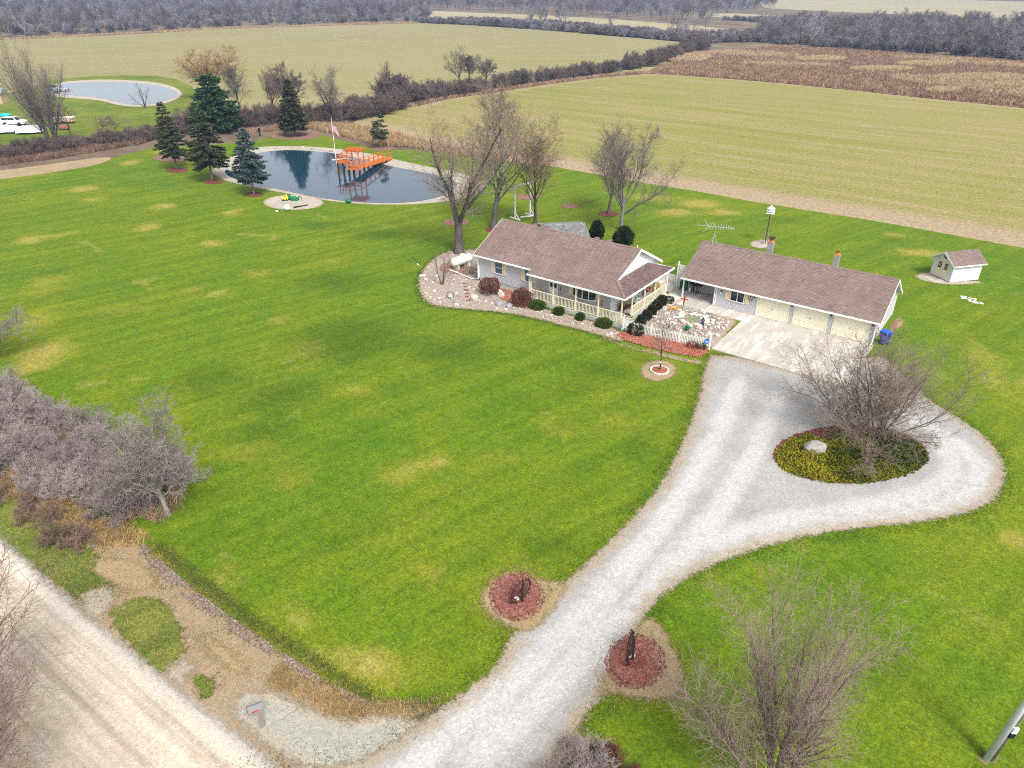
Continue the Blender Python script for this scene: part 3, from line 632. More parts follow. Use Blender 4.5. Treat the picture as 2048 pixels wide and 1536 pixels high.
sheet('mulch_circle', [(7.46,-39.75),(7.62,-40.05),(7.71,-40.37),(7.72,-40.69),(7.66,-40.99),(7.52,-41.24),(7.32,-41.45),(7.07,-41.58),(6.79,-41.63),(6.49,-41.61),(6.19,-41.50),(5.91,-41.32),(5.67,-41.08),(5.49,-40.78),(5.38,-40.46),(5.35,-40.13),(5.41,-39.81),(5.55,-39.53),(5.76,-39.32),(6.03,-39.18),(6.33,-39.13),(6.65,-39.17),(6.96,-39.29),(7.24,-39.49)], .050, M_MULCH, 0.35, sm=0, zf=lambda xy: 0.10 * np.clip(1 - np.hypot(*(xy - xy.mean(0)).T) / 1.6, 0, 1))
sheet('mulch_circle', [(14.04,-39.70),(14.15,-40.01),(14.19,-40.33),(14.16,-40.66),(14.07,-40.96),(13.91,-41.22),(13.70,-41.42),(13.46,-41.55),(13.19,-41.61),(12.92,-41.58),(12.66,-41.47),(12.43,-41.29),(12.24,-41.04),(12.12,-40.74),(12.06,-40.40),(12.07,-40.07),(12.17,-39.75),(12.33,-39.47),(12.55,-39.25),(12.81,-39.11),(13.09,-39.06),(13.38,-39.10),(13.64,-39.23),(13.87,-39.44)], .050, M_MULCH, 0.35, sm=0, zf=lambda xy: 0.10 * np.clip(1 - np.hypot(*(xy - xy.mean(0)).T) / 1.6, 0, 1))
sheet('mulch_circle', [(2.21,-14.32),(2.27,-14.51),(2.30,-14.71),(2.27,-14.92),(2.21,-15.11),(2.11,-15.27),(1.97,-15.40),(1.82,-15.49),(1.65,-15.52),(1.48,-15.50),(1.32,-15.43),(1.18,-15.31),(1.08,-15.16),(1.01,-14.97),(0.98,-14.76),(1.00,-14.56),(1.07,-14.36),(1.17,-14.19),(1.31,-14.06),(1.47,-13.97),(1.64,-13.94),(1.81,-13.96),(1.97,-14.03),(2.10,-14.16)], .050, M_MULCH2, 0.3, sm=0, zf=lambda xy: 0.06 * np.clip(1 - np.hypot(*(xy - xy.mean(0)).T) / .8, 0, 1))
sheet('island_mulch', [(20.72,-14.76),(20.74,-15.80),(20.49,-16.94),(19.99,-18.11),(19.29,-19.23),(18.43,-20.24),(17.46,-21.08),(16.43,-21.71),(15.41,-22.10),(14.45,-22.20),(13.62,-22.02),(12.96,-21.55),(12.54,-20.81),(12.38,-19.84),(12.51,-18.68),(12.94,-17.43),(13.65,-16.18),(14.59,-15.02),(15.68,-14.05),(16.85,-13.35),(17.98,-12.97),(19.00,-12.95),(19.83,-13.27),(20.41,-13.89)], .040, M_MULCH, 0.5, sm=0)
sheet('leaf_strewn_ground', [(14.19,4.55),(14.14,7.60),(14.70,6.91),(14.98,3.49),(14.73,1.23)], .024, M_MULCH3, 0.4)

sheet('garden_soil', [(.9, -1.88), (3.34, -1.88), (3.34, -9.3), (2.7, -9.2), (2.2, -6.5), (1.4, -3.5)], .038, M_DIRT, .4, sm=0)
# concrete slabs: every slab is a piece of its pavement
def slabs(name, cells, z=0.07):
    root = thing(name, None, None, (cells[0][0], cells[0][2], 0)); root['kind'] = 'structure'
    for (x0, x1, y0, y1) in cells:
        g = 0.006
        MB().box(x0 + g, x1 - g, y0 + g, y1 - g, -0.1, z).build('concrete_slab', M_CONC, root)
    return root
xs = [3.35, 6.95, 10.4, 14.05]; ys = [-8.75, -7.55, -3.8, -0.02]
slabs('concrete_apron', [(xs[i], xs[i + 1], ys[j], ys[j + 1]) for i in range(3) for j in range(3)])
slabs('sidewalk', [(-.1, 1.65, -1.85, -.02), (1.65, 3.35, -1.85, -.02)])
slabs('patio', [(-3.1, -.1, -1.85, 0.3), (-3.1, -.1, 0.3, 2.35), (-4.75, -3.1, -3.9, -1.0), (-4.75, -3.1, -1.0, 2.35), (-7.2, -4.75, 0.65, 2.35), (-7.2, -4.75, 2.35, 5.2), (-4.75, -4.2, 2.5, 4.6)])

# ------------------------------------------------------------------ building materials
M_SIDING = simple('grey_vinyl_siding', (0.475, 0.46, 0.48), 0.55, 0.05, 2.0, shade=0.05)
M_SIDING_W = simple('pale_siding_and_lit_gable', (0.68, 0.68, 0.70), 0.55, 0.05, 2.0, shade=0.05)
M_SHADOW = simple('shaded_siding', (0.44, 0.41, 0.385), 0.6, 0.05, 2.0, shade=0.04)  # house siding with the shade under porch and breezeway roofs in its colour
M_WHITE = simple('white_vinyl_trim', (0.76, 0.76, 0.74), 0.45, 0.06, 3.0)
M_CREAM = simple('cream_paint', (0.72, 0.62, 0.40), 0.5, 0.05, 3.0)
M_CREAM2 = simple('cream_porch_paint', (0.74, 0.68, 0.50), 0.5, 0.06, 3.0)
M_DOOR = simple('pale_yellow_garage_door', (0.77, 0.73, 0.55), 0.45, 0.05, 1.5, shade=0.05)
M_FOUND = simple('pale_grey_block_foundation', (0.42, 0.43, 0.40), 0.9, 0.15, 3.0)
M_PORCHFLOOR = simple('porch_concrete', (0.44, 0.39, 0.32), 0.8, 0.12, 1.5)
M_ORANGE = simple('orange_stained_wood', (0.56, 0.15, 0.032), 0.6, 0.22, 4.0, shade=0.14)
M_DARKWOOD = simple('dark_wet_wood', (0.045, 0.028, 0.022), 0.7, 0.3, 5.0)
M_BLACK = simple('black_metal', (0.015, 0.015, 0.017), 0.45, 0.2, 5.0)
M_IRON = simple('dark_rusty_iron', (0.05, 0.022, 0.018), 0.65, 0.5, 9.0)
M_GALV = simple('galvanised_steel', (0.55, 0.57, 0.58), 0.4, 0.12, 6.0, metal=0.4)
M_BLOCK = simple('grey_chimney_block', (0.27, 0.26, 0.26), 0.9, 0.18, 5.0, shade=0.12)
M_CLAY = simple('orange_clay_flue', (0.62, 0.20, 0.07), 0.75, 0.2, 5.0)
M_GREY_SHINGLE = simple('weathered_grey_shingle', (0.20, 0.205, 0.20), 0.85, 0.35, 2.0, shade=0.30)

def mat_glass():
    t = NT('dark_window_glass')
    n = t.noise(t.objc(), 1.6, 3, 0.6)
    return t.finish(t.ramp(n, [(0.4, (0.012, 0.016, 0.02)), (0.7, (0.035, 0.05, 0.06))]), 0.07, None, 0.6)
M_GLASS = mat_glass()
M_BLUEGLASS = simple('window_glass_with_blue_blind', (0.045, 0.10, 0.14), 0.12, 0.15, 2.0, spec=0.6)

def mat_shingle(name, a, b, c):
    t = NT(name)
    s = t.attr('shade')
    col = t.ramp(s, [(0.0, a), (0.35, b), (0.7, b), (1.0, c)])
    p = t.objc()
    col = t.mix(1.0, col, t.ramp(t.noise(p, 0.45, 4, 0.6), [(0.3, 0.86), (0.7, 1.14)]), 'MULTIPLY')
    gr = t.noise(p, 30, 3, 0.8)
    col = t.mix(1.0, col, t.ramp(gr, [(0.3, 0.8), (0.7, 1.2)]), 'MULTIPLY')
    streak = t.noise(t.mapping(p, (2.5, 0.25, 0.25)), 1.0, 3, 0.6)
    col = t.mix(t.math('MULTIPLY', t.ramp(streak, [(0.55, 0.0), (0.75, 1.0)]), 0.16), col, (0.09, 0.06, 0.055))
    return t.finish(col, 0.92, t.bump(gr, 0.4, 0.01), 0.15)
M_SHINGLE = mat_shingle('brown_asphalt_shingle', (0.160, 0.110, 0.098), (0.208, 0.149, 0.132), (0.262, 0.195, 0.172))

rs = np.random.default_rng(5)

def shingles(name, root, EL_, ER_, TR_, TL_, mat=None, expo=0.145, tab=0.33, thick=0.016, seed=1):
    """Courses of separate tabs laid up one roof face; corners are eave left/right and top right/left."""
    rng = np.random.default_rng(seed)
    A, B, C, D = [np.array(p, float) for p in (EL_, ER_, TR_, TL_)]
    U = B - A; U /= np.linalg.norm(U)
    n = np.cross(U, D - A); n /= np.linalg.norm(n)
    if n[2] < 0: n = -n
    Vd = np.cross(n, U); Vd /= np.linalg.norm(Vd)
    if Vd @ (D - A) < 0: Vd = -Vd
    q = [((p - A) @ U, (p - A) @ Vd) for p in (A, B, C, D)]
    hL, hR = q[3][1], q[2][1]
    hmax = max(hL, hR)
    vs, fs, sh = [A, B, C, D], [(0, 1, 2, 3)], [.25]          # felt under the tabs
    rows = int(math.ceil(hmax / expo))
    for r in range(rows):
        v0, v1 = r * expo, min((r + 1) * expo + 0.02, hmax)
        fm = min(1, (v0 + 0.5 * expo) / hmax)
        uL = q[0][0] + (q[3][0] - q[0][0]) * fm
        uR = q[1][0] + (q[2][0] - q[1][0]) * fm
        if uR - uL < 0.05: continue
        u = uL - rng.uniform(0, tab)
        base = rng.uniform(-.06, .06)
        while u < uR:
            w = tab * rng.uniform(0.75, 1.2)
            a, b = max(u, uL) + 0.004, min(u + w, uR) - 0.004
            if b - a > 0.02:
                t = thick * rng.uniform(0.8, 1.5)
                k = len(vs)
                d0 = rng.uniform(-0.006, 0.006)
                for (uu, vv, hh) in ((a, v0 + d0, 0), (b, v0 + d0, 0), (b, v0 + d0, t), (a, v0 + d0, t), (b, v1, 0.003), (a, v1, 0.003)):
                    vs.append(A + U * uu + Vd * vv + n * hh)
                fs += [(k, k + 1, k + 2, k + 3), (k + 3, k + 2, k + 4, k + 5)]
                s = np.clip(rng.beta(2, 2) + base, 0, 1)
                sh += [s, s]
            u += w
    V = np.array(vs) - np.array(root.location)
    F = np.array(fs, np.int32)
    nn = np.cross(V[F[:, 1]] - V[F[:, 0]], V[F[:, 3]] - V[F[:, 0]])
    o = link(name, raw_mesh(name, V, [F], mat or M_SHINGLE, False, sh), root)
    o['kind'] = 'stuff'
    return o

def deck(mb, A, B, C, D, th=0.10):
    P = [Vector(p) for p in (A, B, C, D)]
    n = (P[1] - P[0]).cross(P[3] - P[0]).normalized()
    if n.z < 0: n = -n
    top = [p - n * 0.004 for p in P]; bot = [p - n * th for p in P]
    mb.add(top + bot, [(0, 1, 2, 3), (7, 6, 5, 4), (0, 4, 5, 1), (1, 5, 6, 2), (2, 6, 7, 3), (3, 7, 4, 0)])

def siding(mb, axis, fixed, out, a0, a1, z0, z1, prof=None, step=0.115):
    """Lapped boards on a wall lying along 'x' or 'y'; out = outward sign; prof(z) gives the run at a height (gables)."""
    z = z0
    while z < z1 - 0.01:
        zt = min(z + step, z1)
        if prof: 
            l0, r0 = prof(z); l1, r1 = prof(zt)
            l0, l1 = max(a0, l0), max(a0, l1); r0, r1 = min(a1, r0), min(a1, r1)
        else:
            l0 = l1 = a0; r0 = r1 = a1
        if r0 - l0 < 0.02: break
        lo, hi = fixed + out * 0.016, fixed + out * 0.004
        def p(a, d, zz): return (a, d, zz) if axis == 'x' else (d, a, zz)
        v = [p(l0, fixed, z), p(r0, fixed, z), p(r0, lo, z), p(l0, lo, z), p(r1, hi, zt), p(l1, hi, zt)]
        mb.add(v, [(0, 1, 2, 3), (3, 2, 4, 5)], rs.uniform(0.2, 0.8))
        z = zt
    return mb

def window(root, axis, fixed, out, a0, a1, z0, z1, cols=1, rows=2, glass=None, mat=None, name='window'):
    """Frame standing proud of the wall with its panes as pieces of their own."""
    d = lambda k: fixed + out * k
    def bx(mb, l, r, b, t, k0, k1):
        f0, f1 = sorted((d(k0), d(k1)))
        return mb.box(l, r, f0, f1, b, t) if axis == 'x' else mb.box(f0, f1, l, r, b, t)
    f = MB(); w = 0.07
    bx(f, a0 - w, a1 + w, z1, z1 + w, 0, .06); bx(f, a0 - w - .03, a1 + w + .03, z0 - w, z0, 0, .08)
    bx(f, a0 - w, a0, z0, z1, 0, .06); bx(f, a1, a1 + w, z0, z1, 0, .06)
    cw, ch = (a1 - a0) / cols, (z1 - z0) / rows
    for i in range(1, cols): bx(f, a0 + i * cw - .03, a0 + i * cw + .03, z0, z1, 0, .052)
    for j in range(1, rows): bx(f, a0, a1, z0 + j * ch - .025, z0 + j * ch + .025, 0, .048)
    wo_ = f.build(name, mat or M_WHITE, root)
    for i in range(cols):
        for j in range(rows):
            bx(g := MB(), a0 + i * cw + .01, a0 + (i + 1) * cw - .01, z0 + j * ch + .01, z0 + (j + 1) * ch - .01, .012, .03)
            g.build('pane', glass or M_GLASS, wo_)
    return wo_

def shutter(root, x0, x1, z0, z1, y, out=-1):
    m = MB(); a, b = sorted((y, y + out * .045)); m.box(x0, x1, a, b, z0, z1)
    c, e = sorted((y + out * .045, y + out * .058))
    for q0, q1 in ((z0 + .05, (z0 + z1) / 2 - .03), ((z0 + z1) / 2 + .03, z1 - .05)):
        k = q0
        while k < q1 - .04:
            m.box(x0 + .05, x1 - .05, c, e, k, k + .035); k += .06
    return m.build('shutter', M_CREAM, root)

# ------------------------------------------------------------------ garage
gar = thing('garage', 'long three-door garage with grey siding and brown shingle roof beside the concrete apron', 'garage', (6.9, 3.8, 0))
GL, GD, GE, GR = 13.83, 7.58, 2.40, 4.72
gsl = (GR - GE) / (GD / 2); OH = .36; GB = GE - gsl * OH; GX0, GX1 = -3.48, GL + .33; GY = GD / 2
m = MB().box(0, GL, 0, GD, 0, GE - .02)
m.add([(GL, 0, GE - .02), (GL, GD, GE - .02), (GL, GY, GR - .06), (GL - .12, 0, GE - .02), (GL - .12, GD, GE - .02), (GL - .12, GY, GR - .06)], [(0, 1, 2), (5, 4, 3), (0, 2, 5, 3), (2, 1, 4, 5)])
m.build('wall', M_SIDING, gar)
sd_ = MB()
siding(sd_, 'x', 0, -1, 0.05, GL - .05, .08, GE - .12)
siding(sd_, 'y', GL, 1, 0.05, GD - .05, .08, GR - .2, lambda z: ((0, GD) if z < GE else ((z - GE) / gsl, GD - (z - GE) / gsl)))
siding(sd_, 'y', 0, -1, 0.05, GD - .05, .08, GE - .05)
sd_.build('siding', M_SIDING, gar)
for b in ((-.05, .06, -.05, .06), (GL - .06, GL + .05, -.05, .06), (GL - .06, GL + .05, GD - .06, GD + .05)): MB().box(*b, .02, GE - .1).build('corner_trim', M_WHITE, gar)
# breezeway behind the grill
m = MB().box(-5.0 + 1.3, -.02, 2.36, 2.5, 0, GE - .05)
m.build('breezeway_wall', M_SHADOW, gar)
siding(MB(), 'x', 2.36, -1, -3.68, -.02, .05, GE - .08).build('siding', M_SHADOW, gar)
window(gar, 'x', 2.345, -1, -2.75, -1.55, 1.15, 1.95, 2, 1)
dm = MB().box(-.95, -.12, 2.30, 2.345, .08, 2.05); dm.box(-.75, -.3, 2.285, 2.30, 1.15, 1.85)
dm.build('side_door', M_WHITE, gar)
MB().box(-3.42, -.15, .1, 2.3, GE - .14, GE - .10).build('ceiling', M_WHITE, gar)
MB().box(-3.36, -3.24, .0, .12, .05, GE - .1).build('post', M_WHITE, gar)
rf = MB()
deck(rf, (GX0, -OH, GB), (GX1, -OH, GB), (GX1, GY, GR), (GX0, GY, GR)); deck(rf, (GX1, GD + OH, GB), (GX0, GD + OH, GB), (GX0, GY, GR), (GX1, GY, GR))
roof = rf.build('roof', M_WHITE, gar)
shingles('shingles', gar, (GX0, -OH, GB), (GX1, -OH, GB), (GX1, GY, GR), (GX0, GY, GR), seed=3)
shingles('shingles', gar, (GX1, GD + OH, GB), (GX0, GD + OH, GB), (GX0, GY, GR), (GX1, GY, GR), seed=4)
def ridge_caps(root, x0, x1, y, z, sl):
    m = MB(); x = x0
    while x < x1 - .05:
        e = min(x + .3, x1); s = rs.uniform(.1, .8)
        m.add([(x, y - .16, z - .16 * sl + .03), (e, y - .16, z - .16 * sl + .02), (e, y, z + .02), (x, y, z + .03), (e, y + .16, z - .16 * sl + .02), (x, y + .16, z - .16 * sl + .03)], [(0, 1, 2, 3), (3, 2, 4, 5)], s)
        x += .29
    o = m.build('ridge_cap', M_SHINGLE, root); o['kind'] = 'stuff'
ridge_caps(gar, GX0, GX1, GY, GR + .01, gsl)
# gutter, fascia, rakes
MB().box(GX0, GX1, -OH - .10, -OH - .002, GB - .15, GB - .01).build('gutter', M_WHITE, gar)
rk = MB()
for y0, y1 in ((-OH, GY), (GD + OH, GY)):
    rk.add([(GX1 + .002, y0, GB + .01), (GX1 + .03, y0, GB + .01), (GX1 + .03, y1, GR + .01), (GX1 + .002, y1, GR + .01), (GX1 + .002, y0, GB - .2), (GX1 + .03, y0, GB - .2), (GX1 + .03, y1, GR - .2), (GX1 + .002, y1, GR - .2)],
           [(0, 1, 2, 3), (7, 6, 5, 4), (1, 5, 6, 2), (0, 3, 7, 4), (0, 4, 5, 1), (3, 2, 6, 7)])
rk.build('rake_board', M_WHITE, gar)
MB().tube([(-.09, -.4, GB - .1), (-.12, -.12, GB - .3), (-.12, -.1, .2), (-.14, -.5, .12), (-.2, -1.5, .1)], .05, 6).build('downspout', M_WHITE, gar)
MB().tube([(GL - .02, -.42, GB - .1), (GL + .02, -.12, GB - .3), (GL + .02, -.1, .2), (GL + .02, -.35, .1)], .05, 6).build('downspout', M_WHITE, gar)
for x0 in (3.95, 7.26, 10.58):
    x1 = x0 + 2.73
    f = MB().box(x0 - .1, x0, -.05, .0, .07, 2.2).box(x1, x1 + .1, -.05, .0, .07, 2.2).box(x0 - .1, x1 + .1, -.05, 0, 2.2, 2.3)
    gd = f.build('garage_door', M_CREAM2, gar)
    for k in range(4):
        p = MB(); zb = .075 + k * .53
        p.box(x0, x1, -.022, -.004, zb + .004, zb + .524, rs.uniform(.3, .7))
        for j in range(3):
            p.box(x0 + .01, x1 - .01, -.036, -.022, zb + .03 + j * .172, zb + .13 + j * .172, rs.uniform(.3, .9))
        p.build('door_panel', M_DOOR, gd)
    MB().lathe([(.03, 0), (.03, .03), (.012, .035), (.012, .06)], sides=8).box(-.07, .07, -.01, .01, .035, .055).build('handle', M_BLACK, gd, off=(0, 0, 0))
    h = gd.children[-1]; h.location = (x0 + 1.36 - 6.9, -.037 - 3.8, 1.05); h.rotation_euler = (PI / 2, 0, 0)
window(gar, 'x', -.016, -1, 1.42, 2.62, .98, 1.95, 2, 1)
shutter(gar, .88, 1.28, .93, 2.0, -.017); shutter(gar, 2.76, 3.14, .93, 2.0, -.017)
window(gar, 'y', GL + .016, 1, 1.6, 2.9, 1.0, 2.0, 2, 1)
lp = None
for i, x in enumerate((3.62, 6.97, 10.28, 13.6)):
    t = thing('wall_lantern', ['black wall lantern beside the wreath on the garage front', 'black wall lantern between the first and second garage doors', 'black wall lantern between the second and third garage doors', 'black wall lantern at the garage corner above the blue bin'][i], 'lantern', (x, -.05, 1.85), group='lanterns along the garage front')
    MB().box(-.05, .05, -.01, .03, -.08, .1).tube([(0, 0, .06), (0, -.1, .12), (0, -.13, .06)], .012, 6).build('bracket', M_BLACK, t, off=(0, 0, 0))
    MB().lathe([(.03, -.14), (.075, -.02), (.08, .0), (.03, .06), (.01, .09)], (0, -.14, 0), 8).build('lantern_body', M_BLACK, t, off=(0, 0, 0))
    MB().lathe([(.03, -.12), (.062, -.03), (.062, -.02)], (0, -.14, -.0), 8).build('glass', M_WHITE, t, off=(0, -.012, 0))
# wreath and bell plaque
t = thing('wreath', 'round wreath with white and red blooms hung on the garage front', 'wreath', (3.22, -.06, 1.57))
wm = MB()
for k in range(26):
    a = 2 * PI * k / 26; wm.ball((.17 * math.cos(a), rs.uniform(-.03, .01), .17 * math.sin(a)), .05, seg=6, shade=rs.uniform(0, 1))
wm.build('greenery', simple('wreath_brown', (.14, .06, .035), .9, .4, 20, shade=.4), t, off=(0, 0, 0))
for a in (.3, .8, 2.2, 3.6, 5.2): MB().ball((.15 * math.cos(a), -.05, .15 * math.sin(a)), .045, seg=6).build('bloom', M_WHITE, t, off=(0, 0, 0))
t = thing('wall_bell', 'small black bell plaque on the garage wall by the breezeway corner', 'bell', (.48, -.05, 1.55))
MB().box(-.09, .09, -.01, .02, -.12, .16).build('plaque', simple('plaque_brown', (.10, .05, .03)), t, off=(0, 0, 0))
MB().lathe([(.08, -.1), (.06, -.04), (.04, .02), (.012, .05)], (0, -.09, 0), 10).build('bell', M_WHITE, t, off=(0, 0, 0))

def chimney(x, y, z0, z1, w, cap):
    root = None
    c = MB(); z = z0; k = 0
    body = MB().box(x - w / 2 + .012, x + w / 2 - .012, y - w / 2 + .012, y + w / 2 - .012, z0, z1 - .01).build('chimney', M_BLOCK, gar)
    while z < z1 - .05:
        zt = min(z + .195, z1)
        for (a0, a1) in ((0, .5), (.5, 1)) if k % 2 else ((0, 1),):
            MB().box(x - w / 2 + a0 * w + .004, x - w / 2 + a1 * w - .004, y - w / 2, y + w / 2, z + .005, zt - .006, rs.uniform(.1, .9)).build('block', M_BLOCK, body)
        z = zt; k += 1
    MB().box(x - w / 2 + .02, x + w / 2 - .02, y - w / 2 + .02, y + w / 2 - .02, z1, z1 + .06).lathe([(.14, .06), (.15, .24), (.11, .24), (.11, .12)], (x, y, z1), 12).build('flue', M_CLAY, body)
    if cap:
        MB().box(x - .26, x + .26, y - .26, y + .26, z1 + .36, z1 + .43).tube([(x - .12, y - .12, z1 + .2), (x - .12, y - .12, z1 + .37)], .015, 5).tube([(x + .12, y + .12, z1 + .2), (x + .12, y + .12, z1 + .37)], .015, 5).tube([(x + .12, y - .12, z1 + .2), (x + .12, y - .12, z1 + .37)], .015, 5).build('cap', M_IRON, body)
    else:
        MB().lathe([(.12, .24), (.15, .3), (.06, .36)], (x, y, z1), 10).build('cap', M_IRON, body)
chimney(2.98, GY + .28, 4.3, 5.72, .48, True)
chimney(8.83, GY + .28, 4.3, 5.68, .44, False)
for x in (5.55, 12.2):
    MB().lathe([(.06, 0), (.06, .25), (.1, .25), (.1, .31), (.03, .34)], (x, GY + .9, 4.2), 10).build('roof_vent', M_CLAY, gar)

# ------------------------------------------------------------------ vinyl fence panel closing the breezeway
fn = thing('vinyl_fence', 'white vinyl privacy fence panel between the house and the breezeway', 'fence', (-4.4, 2.38, 0))
x = -4.86
while x < -3.78:
    MB().box(x + .004, min(x + .15, -3.72) - .004, 2.38, 2.41, .1, 2.25).build('plank', M_WHITE, fn); x += .152
for x in (-5.0,):
    MB().box(x - .07, x + .07, 2.33, 2.47, 0, 2.5).lathe([(.1, 0), (.1, .04), (.02, .12)], (x, 2.4, 2.5), 4).build('post', M_WHITE, fn)
for z in (.03, 2.22): MB().box(-4.93, -3.7, 2.36, 2.43, z, z + .1).build('rail', M_WHITE, fn)

# ------------------------------------------------------------------ house
hs_ = thing('house', 'single-storey grey house with brown shingle roof and cream wrap-around porch', 'house', (-14, -3.8, 0))
HX0, HX1, HY0, HY1 = -21.7, -6.5, -8.16, .55
FZ, HE, HR = .42, 2.90, 5.35
RY = -3.81; EY0, EY1 = -8.61, .99; RX0, RX1 = -22.05, -6.14
hsl = (HR - HE) / (RY - EY0)
MB().box(HX0 + .03, HX1 - .03, HY0 + .03, HY1 - .03, 0, FZ).build('foundation', M_FOUND, hs_)
zg = lambda y: HE - .02 + (y - EY0) * hsl if y < RY else HE - .02 + (EY1 - y) * hsl
w = MB().box(HX0, HX1, HY0, HY1, FZ, HE)
for x, k in ((HX1, -.1), (HX0 + .1, -.1)):
    w.add([(x, HY0, HE), (x, HY1, HE), (x, RY, HR - .12), (x + k, HY0, HE), (x + k, HY1, HE), (x + k, RY, HR - .12)], [(0, 1, 2), (5, 4, 3), (0, 2, 5, 3), (2, 1, 4, 5)])
w.build('wall', M_SIDING, hs_)
s_ = MB(); siding(s_, 'x', HY0, -1, HX0 + .04, -14.55, FZ + .02, HE - .1); s_.build('siding', M_SIDING, hs_)
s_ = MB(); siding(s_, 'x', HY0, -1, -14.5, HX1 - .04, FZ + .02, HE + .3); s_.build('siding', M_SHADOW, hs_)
s_ = MB(); siding(s_, 'y', HX1, 1, HY0 + .05, HY1 - .05, FZ + .02, HR - .25, lambda z: ((HY0, HY1) if z < HE else (EY0 + (z - HE + .05) / hsl, EY1 - (z - HE + .05) / hsl))); s_.build('siding', M_SIDING_W, hs_)  # paler siding puts the brightness of the lit gable side into its colour
for b in ((HX0 - .05, HX0 + .07, HY0 - .05, HY0 + .07, FZ, HE - .06), (HX1 - .07, HX1 + .05, HY0 - .05, HY0 + .07, FZ, HE + .3), (HX1 - .07, HX1 + .05, HY1 - .07, HY1 + .05, FZ, HE - .05)): MB().box(*b).build('corner_trim', M_WHITE, hs_)
# roof: main gable, lower-pitched porch face in front, hipped porch roof round the side
PXL, PEY, PEZ, PEX = -14.62, -9.82, 2.92, -4.36
BY, BZ = -5.05, HR - (RY + 5.05) * hsl
psl = (BZ - PEZ) / (BY - PEY)
HT_ = (RX1, PEY + 1.78, PEZ + 1.78 * psl)
rf = MB()
deck(rf, (RX0, EY0, HE), (PXL, EY0, HE), (PXL, RY, HR), (RX0, RY, HR))
deck(rf, (PXL, BY, BZ), (RX1, BY, BZ), (RX1, RY, HR), (PXL, RY, HR))
deck(rf, (PXL, PEY, PEZ), (PEX, PEY, PEZ), HT_, (PXL, HT_[1], HT_[2]))
deck(rf, (PXL, HT_[1], HT_[2]), HT_, (RX1, BY, BZ), (PXL, BY, BZ))
deck(rf, (RX1, EY1, HE), (RX0, EY1, HE), (RX0, RY, HR), (RX1, RY, HR))
BH = (RX1, -2.2, HT_[2])
deck(rf, (PEX, PEY, PEZ), (PEX, -.3, PEZ), BH, HT_)
deck(rf, (PEX, -.3, PEZ), (RX1, -.3, PEZ), (RX1, -.32, PEZ + .01), BH)
rf.add([(PXL, PEY, PEZ), (PXL, BY, BZ), (PXL, EY0, HE), (PXL + .02, PEY, PEZ), (PXL + .02, BY, BZ), (PXL + .02, EY0, HE)], [(0, 1, 2), (5, 4, 3), (0, 3, 4, 1)])
rf.build('roof', M_WHITE, hs_)
sg = [((RX0, EY0, HE), (PXL, EY0, HE), (PXL, RY, HR), (RX0, RY, HR)), ((PXL, BY, BZ), (RX1, BY, BZ), (RX1, RY, HR), (PXL, RY, HR)),
      ((PXL, PEY, PEZ), (PEX, PEY, PEZ), HT_, (PXL, HT_[1], HT_[2])), ((PXL, HT_[1], HT_[2]), HT_, (RX1, BY, BZ), (PXL, BY, BZ)),
      ((RX1, EY1, HE), (RX0, EY1, HE), (RX0, RY, HR), (RX1, RY, HR)), ((PEX, PEY, PEZ), (PEX, -.3, PEZ), BH, HT_)]
M_SHINGLE_D = mat_shingle('brown_asphalt_shingle_dark', (0.090, 0.058, 0.055), (0.150, 0.100, 0.094), (0.22, 0.155, 0.14))  # darker brown tones for the side porch face
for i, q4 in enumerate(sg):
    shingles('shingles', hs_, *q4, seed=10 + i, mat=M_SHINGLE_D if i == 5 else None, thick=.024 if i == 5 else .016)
ridge_caps(hs_, RX0, RX1, RY, HR + .01, hsl)
hc = MB()
for k in range(12):
    p0 = Vector((PEX, PEY, PEZ)).lerp(Vector(HT_), k / 12); p1 = Vector((PEX, PEY, PEZ)).lerp(Vector(HT_), (k + 1) / 12 + .02)
    hc.bar(p0 + Vector((0, 0, .03)), p1 + Vector((0, 0, .025)), .28, .02, rs.uniform(.1, .9))
o = hc.build('hip_cap', M_SHINGLE, hs_); o['kind'] = 'stuff'
gt = MB().box(RX0, PXL - .02, EY0 - .1, EY0 - .002, HE - .15, HE - .01).box(PXL, PEX + .1, PEY - .1, PEY - .002, PEZ - .15, PEZ - .01).box(PEX + .002, PEX + .1, PEY, -.3, PEZ - .15, PEZ - .01)
gt.box(RX1, PEX + .1, -.298, -.2, PEZ - .15, PEZ - .01)
gt.build('gutter', M_WHITE, hs_)
def rake(x, pts, h=.24):
    rk = MB()
    for (y0, z0), (y1, z1) in zip(pts[:-1], pts[1:]):
        rk.add([(x + .002, y0, z0 + .015), (x + .035, y0, z0 + .015), (x + .035, y1, z1 + .015), (x + .002, y1, z1 + .015), (x + .002, y0, z0 - h), (x + .035, y0, z0 - h), (x + .035, y1, z1 - h), (x + .002, y1, z1 - h)],
               [(0, 1, 2, 3), (7, 6, 5, 4), (1, 5, 6, 2), (0, 3, 7, 4), (0, 4, 5, 1), (3, 2, 6, 7)])
    rk.build('rake_board', M_WHITE, hs_)
rake(RX1, [(RY, HR), (BY, BZ), (HT_[1] + .05, HT_[2] + .02)]); rake(RX1, [(RY, HR), (EY1, HE)])
rake(RX0 - .037, [(RY, HR), (EY0, HE)]); rake(PXL - .037, [(EY0 + .05, HE + .05), (PEY, PEZ)], .15)
MB().lathe([(.045, 0), (.045, .45)], (-7.0, RY + .8, HR - .5), 8).build('vent_pipe', M_WHITE, hs_)
for x in (-18.2, -16.9, -11.0, -9.7):
    MB().box(x - .18, x + .18, RY + .1, RY + .45, HR - .2, HR + .06).build('roof_vent', M_SHINGLE, hs_)
